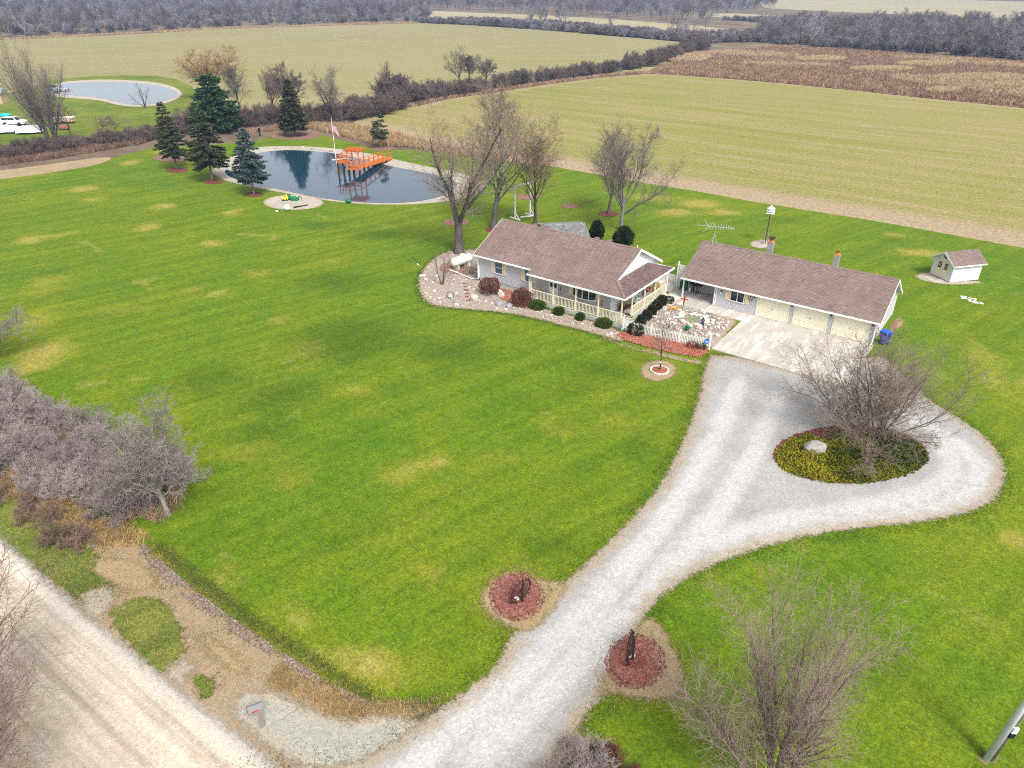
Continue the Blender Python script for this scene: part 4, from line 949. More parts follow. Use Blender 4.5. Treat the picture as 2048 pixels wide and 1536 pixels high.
# windows, door, bow window
window(hs_, 'x', HY0 - .016, -1, -19.6, -18.72, 1.40, 2.58, 1, 2, M_BLUEGLASS)
shutter(hs_, -20.1, -19.7, 1.33, 2.66, HY0 - .017); shutter(hs_, -18.6, -18.22, 1.33, 2.66, HY0 - .017)
window(hs_, 'x', HY0 - .016, -1, -15.97, -15.1, 1.40, 2.58, 1, 2, M_BLUEGLASS)
shutter(hs_, -16.47, -16.08, 1.33, 2.66, HY0 - .017); shutter(hs_, -14.99, -14.62, 1.33, 2.66, HY0 - .017)
d = MB().box(-13.22, -12.18, HY0 - .07, HY0 - .016, FZ + .03, FZ + 2.12)
d.box(-13.12, -12.28, HY0 - .085, HY0 - .07, FZ + .12, FZ + .95)
dr = d.build('front_door', M_WHITE, hs_)
for i in range(2):
    for j in range(2):
        MB().box(-13.08 + i * .4, -12.73 + i * .4, HY0 - .082, HY0 - .071, FZ + 1.08 + j * .46, FZ + 1.48 + j * .46).build('pane', M_GLASS, dr)
MB().ball((-12.27, HY0 - .11, FZ + 1.0), .035, seg=6).build('handle', M_BLACK, dr)
bw = MB()
bx_ = [-10.58, -9.95, -9.33, -8.70, -8.06]; by_ = [HY0 - .04, HY0 - .30, HY0 - .38, HY0 - .30, HY0 - .04]
poly = [(bx_[0], HY0)] + list(zip(bx_, by_)) + [(bx_[4], HY0)]
bw.prism(poly, 1.18, 1.29).prism(poly, 2.24, 2.40)
for x, y in zip(bx_, by_): bw.box(x - .045, x + .045, y - .03, y + .05, 1.29, 2.24)
bo = bw.build('bow_window', M_WHITE, hs_)
for k in range(4):
    p = MB(); a, b = Vector((bx_[k] + .04, by_[k], 0)), Vector((bx_[k + 1] - .04, by_[k + 1], 0))
    p.bar((a.x, a.y, 1.765), (b.x, b.y, 1.765), .02, .95)
    p.build('pane', M_GLASS, bo)
shutter(hs_, -11.02, -10.66, 1.25, 2.4, HY0 - .017); shutter(hs_, -7.98, -7.62, 1.25, 2.4, HY0 - .017)
# porch
PF = MB().box(-14.42, -4.62, -9.62, HY0 - .02, .0, FZ).box(HX1 + .02, -4.62, HY0 - .02, -.9, 0, FZ)
PF.build('porch_floor', M_PORCHFLOOR, hs_)
MB().box(-14.46, -4.58, -9.66, -9.62, .02, FZ - .06).box(-4.62, -4.58, -9.62, -.9, .02, FZ - .06).build('porch_skirt', M_FOUND, hs_)
MB().box(-14.5, -4.5, -9.7, HY0 - .05, PEZ - .20, PEZ - .17).box(HX1 + .06, -4.5, HY0, -.4, PEZ - .20, PEZ - .17).build('porch_ceiling', M_WHITE, hs_)
posts = [(-14.34, -9.55), (-11.84, -9.55), (-9.4, -9.55), (-7.05, -9.55), (-4.72, -9.55), (-4.72, -7.62), (-4.72, -5.25), (-4.72, -3.15), (-4.72, -1.0)]
for x, y in posts:
    MB().box(x - .05, x + .05, y - .05, y + .05, FZ, PEZ - .18).box(x - .075, x + .075, y - .075, y + .075, FZ, FZ + .95).box(x - .075, x + .075, y - .075, y + .075, PEZ - .4, PEZ - .18).build('porch_post', M_CREAM2, hs_)
bal = MB().box(-.018, .018, -.018, .018, 0, .78).mesh('baluster', M_CREAM2)
def railing(a, b, n, balusters=True):
    (x0, y0), (x1, y1) = a, b
    r = MB().bar((x0, y0, FZ + .92), (x1, y1, FZ + .92), .08, .06).bar((x0, y0, FZ + .1), (x1, y1, FZ + .1), .06, .05).build('porch_railing', M_CREAM2, hs_)
    if balusters:
        for k in range(n):
            f = (k + .5) / n
            link('baluster', bal, r, (x0 + (x1 - x0) * f + 14, y0 + (y1 - y0) * f + 3.8, FZ + .12))
for a, b in zip(posts[:4], posts[1:5]):
    railing((a[0] + .08, a[1]), (b[0] - .08, b[1]), 15)
railing((-14.34, -9.47), (-14.34, -8.25), 7)
for a, b in zip(posts[5:8], posts[6:9]):
    railing((a[0], a[1] + .08), (b[0], b[1] - .08), 15)
MB().tube([(-14.5, -9.85, PEZ - .1), (-14.48, -9.66, PEZ - .35), (-14.48, -9.64, .45), (-14.7, -10.0, .1)], .045, 6).build('downspout', M_WHITE, hs_)
MB().tube([(-22.0, -8.6, HE - .1), (-21.78, -8.26, HE - .3), (-21.78, -8.24, .3), (-22.6, -8.3, .12), (-26.2, -7.6, .08)], .055, 6).build('downspout', M_WHITE, hs_)
MB().tube([(-4.35, -.6, PEZ - .1), (-4.6, -.85, PEZ - .35), (-4.62, -.86, .4), (-4.3, -1.2, .1)], .045, 6).build('downspout', M_WHITE, hs_)
# side door under the porch
sdr = MB().box(HX1 + .016, HX1 + .06, -4.0, -3.05, FZ + .03, FZ + 2.08).build('side_door', M_WHITE, hs_)
MB().box(HX1 + .06, HX1 + .07, -3.85, -3.2, FZ + 1.1, FZ + 1.85).build('pane', M_GLASS, sdr)
# steps at the side of the porch
MB().box(-4.56, -4.2, -9.45, -7.72, .02, .2).build('porch_step', M_PORCHFLOOR, hs_)

# ------------------------------------------------------------------ shed
sh = thing('garden_shed', 'small pale garden shed with brown roof and cream double doors on a gravel pad', 'shed', (16.75, 19.69, 0), R(50))
SL, SW, SE, SR = 3.35, 2.64, 2.02, 2.85        # local x along the side wall, y along the front (doors at x = 0)
lo = dict(off=(0, 0, 0))
m = MB().box(0, SL, 0, SW, .05, SE); 
for x in (0, SL - .06): m.add([(x, 0, SE), (x, SW, SE), (x, SW / 2, SR), (x + .06, 0, SE), (x + .06, SW, SE), (x + .06, SW / 2, SR)], [(0, 1, 2), (5, 4, 3)])
m.build('wall', M_SIDING_W, sh, **lo)
q = (SR - SE) / (SW / 2)
s_ = MB(); siding(s_, 'x', 0, -1, .04, SL - .04, .08, SE - .05); siding(s_, 'y', 0, -1, .04, SW - .04, .08, SR - .1, lambda z: ((0, SW) if z < SE else ((z - SE) / q, SW - (z - SE) / q)))
siding(s_, 'x', SW, 1, .04, SL - .04, .08, SE - .05); siding(s_, 'y', SL, 1, .04, SW - .04, .08, SR - .1, lambda z: ((0, SW) if z < SE else ((z - SE) / q, SW - (z - SE) / q)))
s_.build('siding', M_SIDING_W, sh, **lo)
ez = SE - .3 * q
rf = MB(); deck(rf, (-.35, -.3, ez), (SL + .3, -.3, ez), (SL + .3, SW / 2, SR), (-.35, SW / 2, SR), .07); deck(rf, (SL + .3, SW + .3, ez), (-.35, SW + .3, ez), (-.35, SW / 2, SR), (SL + .3, SW / 2, SR), .07)
rf.box(-.35, SL + .3, -.34, -.302, ez - .12, ez).box(-.35, SL + .3, SW + .302, SW + .34, ez - .12, ez)
rf.build('roof', M_WHITE, sh, **lo)
class Z: location = (0, 0, 0)
def shed_sh(*a, seed):
    e = thing('tmp', None, None); o = shingles('shingles', e, *a, seed=seed, tab=.3); o.parent = sh; bpy.data.objects.remove(e)
shed_sh((-.35, -.3, ez), (SL + .3, -.3, ez), (SL + .3, SW / 2, SR), (-.35, SW / 2, SR), seed=31)
shed_sh((SL + .3, SW + .3, ez), (-.35, SW + .3, ez), (-.35, SW / 2, SR), (SL + .3, SW / 2, SR), seed=32)
rk = MB()
for y0, y1 in ((-.32, SW / 2), (SW + .32, SW / 2)):
    rk.bar((-.365, y0, ez - .04), (-.365, y1, SR - .04), .03, .16, up=(1, 0, 0)) if False else rk.add([(-.38, y0, ez + .01), (-.352, y0, ez + .01), (-.352, y1, SR + .01), (-.38, y1, SR + .01), (-.38, y0, ez - .15), (-.352, y0, ez - .15), (-.352, y1, SR - .15), (-.38, y1, SR - .15)], [(0, 1, 2, 3), (7, 6, 5, 4), (1, 5, 6, 2), (0, 3, 7, 4), (0, 4, 5, 1), (3, 2, 6, 7)])
rk.build('rake_board', M_WHITE, sh, **lo)
for b in ((-.04, .05, -.04, .05), (-.04, .05, SW - .05, SW + .04), (SL - .05, SL + .04, -.04, .05)): MB().box(*b, .05, SE).build('corner_trim', M_WHITE, sh, **lo)
for k in range(2):
    y0 = .52 + k * .80
    dm = MB().box(-.06, -.018, y0 + .01, y0 + .79, .1, 1.85).build('door', M_CREAM2, sh, **lo)
    for i in range(3):
        for j in range(3):
            MB().box(-.068, -.061, y0 + .18 + i * .15, y0 + .30 + i * .15, 1.05 + j * .23, 1.24 + j * .23).build('pane', M_BLACK, dm, **lo)
    MB().ball((-.08, y0 + (.70 if k == 0 else .1), .95), .03, seg=6).build('handle', M_BLACK, dm, **lo)
MB().box(-1.5, -.1, .5, 2.1, .0, .06).build('door_slab', M_PORCHFLOOR, sh, **lo)
t = thing('shed_wreath', 'dark green wreath with white flower under the shed gable', 'wreath', (0, 0, 0)); 
c = Vector((16.75, 19.69, 0)) + Matrix.Rotation(R(50), 3, 'Z') @ Vector((-.08, SW / 2 - .05, 2.33))
t.location = c; t.rotation_euler = (0, 0, R(50))
wm = MB()
for k in range(20):
    a = 2 * PI * k / 20; wm.ball((rs.uniform(-.02, .02), .16 * math.cos(a), .16 * math.sin(a)), .05, seg=6, shade=rs.uniform(0, 1))
wm.build('greenery', simple('wreath_green', (.02, .05, .025), .9, .4, 20, shade=.4), t, off=(0, 0, 0))
MB().ball((-.03, .0, -.17), .06, seg=6).build('bloom', M_WHITE, t, off=(0, 0, 0))

# ------------------------------------------------------------------ pavilion behind the house
pv = thing('garden_pavilion', 'open pavilion with weathered grey shingle roof on orange posts behind the house', 'pavilion', (-20.3, 5.0, 0), R(45))
pu, pw, pz0, pz1 = 5.0, 2.75, 2.30, 3.0      # local x along the ridge, y towards the back; roof peak on y = 0
rf = MB(); deck(rf, (-pu / 2, -pw, pz0), (pu / 2, -pw, pz0), (pu / 2, 0, pz1), (-pu / 2, 0, pz1), .09); deck(rf, (pu / 2, pw, pz0), (-pu / 2, pw, pz0), (-pu / 2, 0, pz1), (pu / 2, 0, pz1), .09)
rf.build('roof', simple('raw_roof_board', (.36, .27, .17)), pv, **lo)
for i, q4 in enumerate((((-pu / 2 + .05, -pw, pz0), (pu / 2, -pw, pz0), (pu / 2, 0, pz1), (-pu / 2 + .05, 0, pz1)), ((pu / 2, pw, pz0), (-pu / 2, pw, pz0), (-pu / 2, 0, pz1), (pu / 2, 0, pz1)))):
    e = thing('tmp', None, None); o = shingles('shingles', e, *q4, seed=40 + i, mat=M_GREY_SHINGLE, expo=.2, tab=.25, thick=.03); o.parent = pv; bpy.data.objects.remove(e)
for x in (-pu / 2 + .3, 0, pu / 2 - .3):
    for y in (-pw + .35, pw - .35):
        MB().box(x - .08, x + .08, y - .08, y + .08, 0, pz0 - .1).build('post', M_ORANGE, pv, **lo)
        if x: MB().bar((x, y, 1.5), (x - math.copysign(.6, x), y, 2.1), .08, .1).build('brace', M_ORANGE, pv, **lo)
for y in (-pw + .35, pw - .35): MB().box(-pu / 2 + .1, pu / 2 - .1, y - .06, y + .06, pz0 - .3, pz0 - .1).build('beam', M_ORANGE, pv, **lo)
for x in (-pu / 2 + .3, pu / 2 - .3): MB().box(x - .05, x + .05, -pw + .3, pw - .3, pz0 - .3, pz0 - .12).build('beam', M_ORANGE, pv, **lo)
MB().box(-pu / 2 + .3, pu / 2 - .3, -pw + .3, pw - .3, .02, .12).build('floor', M_ORANGE, pv, **lo)

# ------------------------------------------------------------------ vegetation
def mat_bark(name, a, b, sc=3.0, rnd=0.12):
    t = NT(name); p = t.objc()
    n = t.noise(t.mapping(p, (1, 1, 0.3)), sc, 5, 0.7)
    col = t.ramp(n, [(0.3, a), (0.7, b)])
    col = t.mix(1.0, col, t.math('MULTIPLY_ADD', t.rnd(), 2 * rnd, 1 - rnd), 'MULTIPLY')
    return t.finish(col, 0.9, t.bump(n, 0.5, 0.03), 0.15)
B_GREY = mat_bark('grey_bark', (0.060, 0.052, 0.046), (0.165, 0.145, 0.128))
B_TAN = mat_bark('tan_bark', (0.11, 0.085, 0.07), (0.24, 0.19, 0.155))
B_DARK = mat_bark('dark_bark', (0.032, 0.026, 0.023), (0.10, 0.08, 0.068))
B_SILVER = mat_bark('silver_bark', (0.13, 0.12, 0.115), (0.26, 0.245, 0.23))
B_WHITE = mat_bark('whitish_bark', (0.20, 0.175, 0.155), (0.42, 0.38, 0.34))
B_CONIFER = mat_bark('spruce_bark', (0.10, 0.085, 0.075), (0.22, 0.19, 0.17))
T_GREY = mat_bark('grey_twigs', (0.150, 0.120, 0.103), (0.270, 0.225, 0.195), 1.2, 0.15)
T_BROWN = mat_bark('brown_twigs', (0.185, 0.125, 0.092), (0.310, 0.215, 0.160), 1.2, 0.15)
T_TAN = mat_bark('tan_twigs', (0.200, 0.150, 0.118), (0.340, 0.265, 0.210), 1.2, 0.1)
T_MAUVE = mat_bark('mauve_twigs', (0.250, 0.195, 0.182), (0.420, 0.350, 0.338), 0.8, 0.22)
T_PURPLE = mat_bark('purple_brown_twigs', (0.112, 0.080, 0.068), (0.215, 0.160, 0.138), 0.8, 0.28)
T_BLUE = mat_bark('grey_mauve_twigs', (0.185, 0.160, 0.170), (0.310, 0.275, 0.288), 0.5, 0.28)
T_DULL = mat_bark('dull_grey_twigs', (0.105, 0.082, 0.080), (0.205, 0.165, 0.160), 0.8, 0.2)
T_GOLD = mat_bark('golden_willow_twigs', (0.26, 0.165, 0.075), (0.38, 0.26, 0.135), 1.0, 0.05)
T_PALE = mat_bark('pale_twigs', (0.19, 0.16, 0.145), (0.34, 0.30, 0.275), 1.0, 0.08)
T_RED = mat_bark('red_brown_shrub_twigs', (0.085, 0.030, 0.024), (0.190, 0.075, 0.055), 4.0, 0.05)

def nrm(v): return v / np.maximum(1e-9, np.linalg.norm(v, axis=-1, keepdims=True))

def tubes(Pt, Rd, S):
    n, K1, _ = Pt.shape
    T = nrm(np.gradient(Pt, axis=1))
    ref = np.where(np.abs(T[..., 2:3]) < 0.9, np.array([0, 0, 1.0]), np.array([1.0, 0, 0]))
    A = nrm(np.cross(T, ref)); Bv = np.cross(T, A)
    an = 2 * PI * np.arange(S) / S
    V = Pt[:, :, None, :] + Rd[:, :, None, None] * (A[:, :, None, :] * np.cos(an)[:, None] + Bv[:, :, None, :] * np.sin(an)[:, None])
    idx = np.arange(n * K1 * S).reshape(n, K1, S)
    a = idx[:, :-1, :]; b = np.roll(a, -1, 2); c = np.roll(idx[:, 1:, :], -1, 2); d = idx[:, 1:, :]
    return V.reshape(-1, 3), np.stack([a, b, c, d], -1).reshape(-1, 4)

def grow(seed, spec, split=2, rmin=0.01):
    """Branch levels grown from one another; returns (trunk part, crown part) as (V, F)."""
    rng = np.random.default_rng(seed)
    L0 = spec[0]; n = L0['n']
    az = rng.uniform(0, 2 * PI) + 2 * PI * np.arange(n) / n + rng.normal(0, .4, n)
    ti = R(1) * (L0['ang'][0] + (L0['ang'][1] - L0['ang'][0]) * ((np.arange(n) * .618 + rng.uniform(0, .25, n)) % 1))
    D = np.stack([np.sin(ti) * np.cos(az), np.sin(ti) * np.sin(az), np.cos(ti)], 1)
    St = np.stack([np.cos(az), np.sin(az), 0 * az], 1) * L0.get('base', 0) * rng.uniform(.3, 1, (n, 1))
    Ln = L0['len'] * rng.uniform(.8, 1.1, n) * (1 - L0.get('lean_cut', .25) * ti / 1.57)
    Rr = np.full(n, L0['r']) * rng.uniform(.75, 1.1, n)
    parts = [[], []]
    for li, sp in enumerate(spec):
        K, S = sp.get('K', 4), sp.get('S', 3)
        n = len(St)
        P = np.zeros((n, K + 1, 3)); P[:, 0] = St; d = D.copy()
        for k in range(K):
            d = nrm(d + rng.normal(0, sp.get('wig', .12), (n, 3)) + np.array([0, 0, sp.get('up', .05)]))
            P[:, k + 1] = P[:, k] + d * (Ln / K)[:, None]
        fr = np.linspace(0, 1, K + 1)
        Rd = np.maximum(Rr[:, None] * (1 - (1 - sp.get('tip', .3)) * fr), rmin * .6)
        if li == 0 and sp.get('flare'): Rd[:, 0] *= sp['flare']
        parts[0 if li < split else 1].append(tubes(P, Rd, S))
        if li + 1 == len(spec): break
        c = spec[li + 1]; m = c['n']
        t0, t1 = c['t']
        t = t0 + (t1 - t0) * ((np.arange(m)[None] + rng.uniform(0, 1, (n, m))) / m)
        f = t * K; i0 = np.minimum(f.astype(int), K - 1); w = f - i0
        ar = np.arange(n)[:, None]
        st = P[ar, i0] * (1 - w)[..., None] + P[ar, i0 + 1] * w[..., None]
        pd = nrm(P[ar, i0 + 1] - P[ar, i0])
        rp = Rd[ar, i0] * (1 - w) + Rd[ar, i0 + 1] * w
        ref = np.where(np.abs(pd[..., 2:3]) < 0.9, np.array([0, 0, 1.0]), np.array([1.0, 0, 0]))
        A = nrm(np.cross(pd, ref)); Bv = np.cross(pd, A)
        ph = rng.uniform(0, 2 * PI, (n, 1)) + 2.4 * np.arange(m)[None] + rng.normal(0, .5, (n, m))
        an = R(1) * rng.uniform(*c['ang'], (n, m))
        D = np.cos(an)[..., None] * pd + np.sin(an)[..., None] * (np.cos(ph)[..., None] * A + np.sin(ph)[..., None] * Bv)
        prof = 1 - c.get('prof', .5) * t
        Ln = (Ln[:, None] * c['len'] * prof * rng.uniform(.6, 1.2, (n, m))).ravel()
        Rr = np.maximum((rp * c.get('rr', .55) * rng.uniform(.75, 1.1, (n, m))).ravel(), rmin)
        St = st.reshape(-1, 3); D = nrm(D.reshape(-1, 3))
    out = []
    for ps in parts:
        vs, fs, o = [], [], 0
        for v, f in ps:
            vs.append(v); fs.append(f + o); o += len(v)
        out.append((np.concatenate(vs), np.concatenate(fs)) if vs else (np.zeros((0, 3)), np.zeros((0, 4), int)))
    return out

def fit(tc, H, W=None):
    """Scale a grown plant to height H and mean crown width W."""
    allv = np.concatenate([tc[0][0], tc[1][0]])
    z = np.percentile(allv[:, 2], 99.7); kz = H / z
    r = np.percentile(np.hypot(allv[:, 0], allv[:, 1]), 93)
    kr = (W / 2) / r if W else kz
    k = np.array([kr, kr, kz])
    return [(v * k, f) for v, f in tc]

def L(n, t, ang, ln, **k): return dict(n=n, t=t, ang=ang, len=ln, **k)
VASE = [dict(n=1, ang=(0, 4), len=.22, r=.021, K=3, S=9, wig=.03, tip=.85, flare=1.35), L(7, (.72, 1), (12, 46), 3.4, rr=.55, prof=.1, K=7, S=6, wig=.09, up=.05, tip=.22),
        L(11, (.2, 1), (20, 48), .46, rr=.5, prof=.35, K=5, S=4, wig=.14, up=.06), L(8, (.12, 1), (22, 55), .50, rr=.5, prof=.2, K=3, S=3, wig=.16), L(6, (.12, 1), (22, 58), .60, rr=.55, prof=.1, K=2, S=3, wig=.15)]
UPRIGHT = [dict(n=1, ang=(0, 3), len=.95, r=.0145, K=9, S=9, wig=.05, tip=.12, flare=1.35), L(22, (.2, .95), (16, 40), .62, rr=.5, prof=.55, K=6, S=5, wig=.09, up=.10, tip=.22),
           L(10, (.18, 1), (20, 46), .44, rr=.5, prof=.3, K=4, S=3, wig=.14, up=.05), L(7, (.12, 1), (22, 55), .52, rr=.55, prof=.2, K=3, S=3, wig=.15), L(4, (.15, 1), (22, 58), .60, rr=.6, prof=.1, K=2, S=3, wig=.15)]
BROAD = [dict(n=1, ang=(0, 6), len=.28, r=.020, K=3, S=9, wig=.04, tip=.8, flare=1.4), L(8, (.5, 1), (22, 58), 2.2, rr=.52, prof=.2, K=6, S=6, wig=.12, up=.07, tip=.22),
         L(11, (.18, 1), (22, 52), .46, rr=.5, prof=.35, K=5, S=4, wig=.15, up=.05), L(8, (.12, 1), (24, 58), .52, rr=.5, prof=.2, K=3, S=3, wig=.16), L(7, (.12, 1), (24, 60), .60, rr=.55, prof=.1, K=2, S=3, wig=.15)]
CLUMP = [dict(n=11, ang=(4, 36), len=1.0, r=.013, base=.03, K=8, S=6, wig=.06, up=.02, tip=.2, flare=1.25), L(18, (.2, 1), (14, 38), .46, rr=.5, prof=.45, K=5, S=4, wig=.10, up=.06),
         L(10, (.12, 1), (20, 48), .50, rr=.5, prof=.25, K=3, S=3, wig=.14, up=.04), L(4, (.12, 1), (22, 55), .60, rr=.55, prof=.1, K=2, S=3, wig=.15)]
SPREAD = [dict(n=22, ang=(3, 57), len=1.0, r=.0105, base=.06, lean_cut=-.1, K=8, S=6, wig=.09, up=.0, tip=.2, flare=1.4), L(15, (.18, 1), (16, 44), .44, rr=.5, prof=.4, K=5, S=4, wig=.12, up=.05),
          L(11, (.12, 1), (22, 52), .50, rr=.55, prof=.25, K=3, S=3, wig=.16), L(3, (.12, 1), (22, 58), .60, rr=.6, prof=.1, K=2, S=3, wig=.16)]
SAPLING = [dict(n=1, ang=(0, 3), len=.95, r=.012, K=6, S=7, wig=.04, tip=.2, flare=1.2), L(15, (.28, .95), (26, 54), .46, rr=.5, prof=.45, K=4, S=4, wig=.12, up=.06), L(7, (.2, 1), (25, 55), .5, rr=.6, prof=.2, K=3, S=3, wig=.14), L(4, (.2, 1), (25, 55), .6, rr=.7, prof=.1, K=2, S=3)]
SMALL = [dict(n=4, ang=(8, 38), len=1.0, r=.020, base=.02, K=5, S=5, wig=.10, up=.03, tip=.3, flare=1.3), L(7, (.3, 1), (25, 50), .42, rr=.5, prof=.4, K=4, S=3, wig=.14), L(5, (.2, 1), (25, 55), .5, rr=.6, prof=.2, K=3, S=3, wig=.15), L(3, (.2, 1), (25, 55), .55, rr=.7, K=2, S=3)]
THICKET = [dict(n=22, ang=(3, 62), len=1.0, r=.010, base=.22, lean_cut=.45, K=5, S=4, wig=.12, up=.02, tip=.3), L(10, (.2, 1), (18, 48), .45, rr=.55, prof=.35, K=4, S=3, wig=.16), L(8, (.1, 1), (25, 60), .5, rr=.6, prof=.2, K=3, S=3, wig=.18), L(3, (.1, 1), (25, 60), .6, rr=.7, prof=.1, K=2, S=3, wig=.18)]
WOODLAND = [dict(n=1, ang=(0, 4), len=.95, r=.016, K=6, S=5, wig=.05, tip=.15), L(16, (.22, .97), (18, 44), .52, rr=.5, prof=.6, K=4, S=3, wig=.12, up=.09), L(8, (.2, 1), (22, 50), .44, rr=.6, prof=.3, K=3, S=3, wig=.14), L(4, (.2, 1), (25, 55), .55, rr=.7, prof=.1, K=2, S=3)]
WOODVASE = [dict(n=1, ang=(0, 4), len=.3, r=.02, K=3, S=5, wig=.05, tip=.8), L(6, (.6, 1), (10, 40), 2.4, rr=.6, prof=.2, K=5, S=4, wig=.1, up=.07), L(9, (.2, 1), (22, 50), .44, rr=.5, prof=.3, K=3, S=3, wig=.14), L(8, (.15, 1), (25, 55), .55, rr=.65, prof=.1, K=2, S=3)]

def bare_tree(name, label, cat, xy, H, W, spec, seed, bark, twig, rmin=.010, split=2, rz=0, group=None, z=0):
    tr, cr = fit(grow(seed, spec, split, rmin / H * 1.0), H, W)
    t = thing(name, label, cat, (xy[0], xy[1], z), rz, group)
    if len(tr[0]): link('trunk' if cat == 'tree' else 'stems', raw_mesh('trunk', tr[0] - np.array([0, 0, .05]), [tr[1]], bark, True), t)
    link('crown' if cat == 'tree' else 'twigs', raw_mesh('crown', cr[0], [cr[1]], twig, True), t)
    return t

# --- leafy / needled plants
def mat_leaf(name, a, b, c, sc=1.2, tr=0.25):
    t = NT(name); p = t.objc()
    s = t.attr('shade')
    n = t.math('ADD', t.math('MULTIPLY', s, 0.55), t.math('MULTIPLY', t.noise(p, sc, 4, 0.65), 0.45))
    col = t.ramp(n, [(0.28, a), (0.5, b), (0.74, c)])
    col = t.mix(1.0, col, t.math('MULTIPLY_ADD', t.rnd(), 0.3, 0.85), 'MULTIPLY')
    return t.finish(col, 0.65, None, 0.25, None, 0.0, tr)
N_SPRUCE = mat_leaf('spruce_needles', (0.022, 0.032, 0.013), (0.062, 0.076, 0.033), (0.135, 0.140, 0.070))
N_BLUE = mat_leaf('blue_spruce_needles', (0.028, 0.050, 0.050), (0.075, 0.115, 0.112), (0.185, 0.235, 0.220))
N_PINE = mat_leaf('pine_needles', (0.012, 0.036, 0.012), (0.034, 0.082, 0.028), (0.080, 0.150, 0.050))
N_YOUNG = mat_leaf('young_pine_needles', (0.03, 0.05, 0.03), (0.075, 0.10, 0.06), (0.14, 0.16, 0.10))
N_ARBOR = mat_leaf('arborvitae_leaves', (0.010, 0.022, 0.006), (0.026, 0.050, 0.012), (0.062, 0.088, 0.020), 3.0)
N_BOX = mat_leaf('boxwood_leaves', (0.014, 0.034, 0.005), (0.040, 0.078, 0.008), (0.105, 0.155, 0.018), 4.0)
N_BOX2 = mat_leaf('light_boxwood_leaves', (0.025, 0.055, 0.006), (0.075, 0.125, 0.010), (0.175, 0.225, 0.024), 4.0)
N_YEW = mat_leaf('dark_yew_leaves', (0.010, 0.020, 0.006), (0.028, 0.040, 0.012), (0.070, 0.072, 0.026), 4.0)
N_JUNIPER = mat_leaf('golden_juniper_leaves', (0.060, 0.095, 0.006), (0.190, 0.215, 0.010), (0.420, 0.370, 0.016), 0.35)

def tufts(P, D, ln, wd, rng, k=3):
    """k pointed blades per tuft, spreading around direction D at P."""
    n = len(P)
    ref = np.where(np.abs(D[:, 2:3]) < 0.9, np.array([0, 0, 1.0]), np.array([1.0, 0, 0]))
    A = nrm(np.cross(D, ref)); Bv = np.cross(D, A)
    V, F = [], []
    for j in range(k):
        ph = rng.uniform(0, 2 * PI, (n, 1)); sp = rng.uniform(.1, .7, (n, 1))
        d = nrm(D + sp * (np.cos(ph) * A + np.sin(ph) * Bv))
        side = nrm(np.cross(d, rng.normal(0, 1, (n, 3))))
        l = ln * rng.uniform(.7, 1.25, (n, 1)); w = wd * rng.uniform(.7, 1.2, (n, 1))
        V.append(np.stack([P - side * w * .25, P + d * l * .45 - side * w * .5, P + d * l, P + d * l * .45 + side * w * .5], 1))
    V = np.concatenate(V, 0)
    return V.reshape(-1, 3), np.arange(len(V) * 4).reshape(-1, 4), np.repeat(rng.uniform(0, 1, len(V)), 1)

def conifer(name, label, xy, H, W, mat, seed, clear=.1, whorls=26, per=10, droop=.35, top=1.0, tl=.34, group=None, gaps=.1, lean=0.0, rz=0):
    rng = np.random.default_rng(seed)
    t = thing(name, label, 'tree', (*xy, 0), rz, group)
    MB().tube([(lean * H * f * f, 0, H * f - .05) for f in (0, .05, .3, .6, .98)], [H * .022, H * .016, H * .012, H * .007, .01], 8).build('trunk', B_CONIFER, t, off=(0, 0, 0), smooth=True)
    Ps, Ds, limb = [], [], MB()
    for w in range(whorls):
        f = (w + rng.uniform(-.3, .3)) / (whorls - 1); f = min(max(f, 0), 1)
        z = H * (clear + (1 - clear) * f) * .985
        rad = W / 2 * (1 - f) ** (.85 * top) * (min(1, .62 + 2.2 * f)) + .05
        m = max(4, int(per * (1 - .5 * f)))
        for b in range(m):
            if rng.random() < gaps: continue
            a = rng.uniform(0, 2 * PI) if m < 5 else 2 * PI * (b + rng.uniform(-.35, .35)) / m + w * 1.3
            r = rad * rng.uniform(.72, 1.12)
            k = max(3, int(r / (tl * .36)))
            s = np.linspace(.12, 1, k)
            zz = z - droop * r * s + .28 * droop * r * s ** 3 + (.25 * r * s if f > .8 else 0)
            x, y = np.cos(a) * r * s + lean * H * f * f, np.sin(a) * r * s
            pts = np.stack([x, y, zz], 1)
            d = nrm(np.gradient(pts, axis=0) if k > 1 else np.array([[np.cos(a), np.sin(a), 0]]))
            limb.tube([(lean * H * f * f, 0, z), tuple(pts[k // 2]), tuple(pts[-1])], .018 + .004 * r, 4, .006, caps=False)
            side = np.stack([-np.sin(a) * np.ones(k), np.cos(a) * np.ones(k), np.zeros(k)], 1)
            for sg_, sh_ in ((0, 0), (1, .10), (-1, .10)):
                dd = nrm(d + sg_ * side * .95 + np.array([0, 0, -.12]) + rng.normal(0, .16, (k, 3)))
                off = side * sg_ * (tl * .55 * (1.05 - s))[:, None]
                Ps.append(pts + off); Ds.append(dd)
    P, D = np.concatenate(Ps), np.concatenate(Ds)
    V, F, S = tufts(P, D, tl, tl * .36, rng, 4)
    limb.build('branches', B_CONIFER, t, off=(0, 0, 0))
    link('crown', raw_mesh('crown', V, [F], mat, False, S), t)
    return t

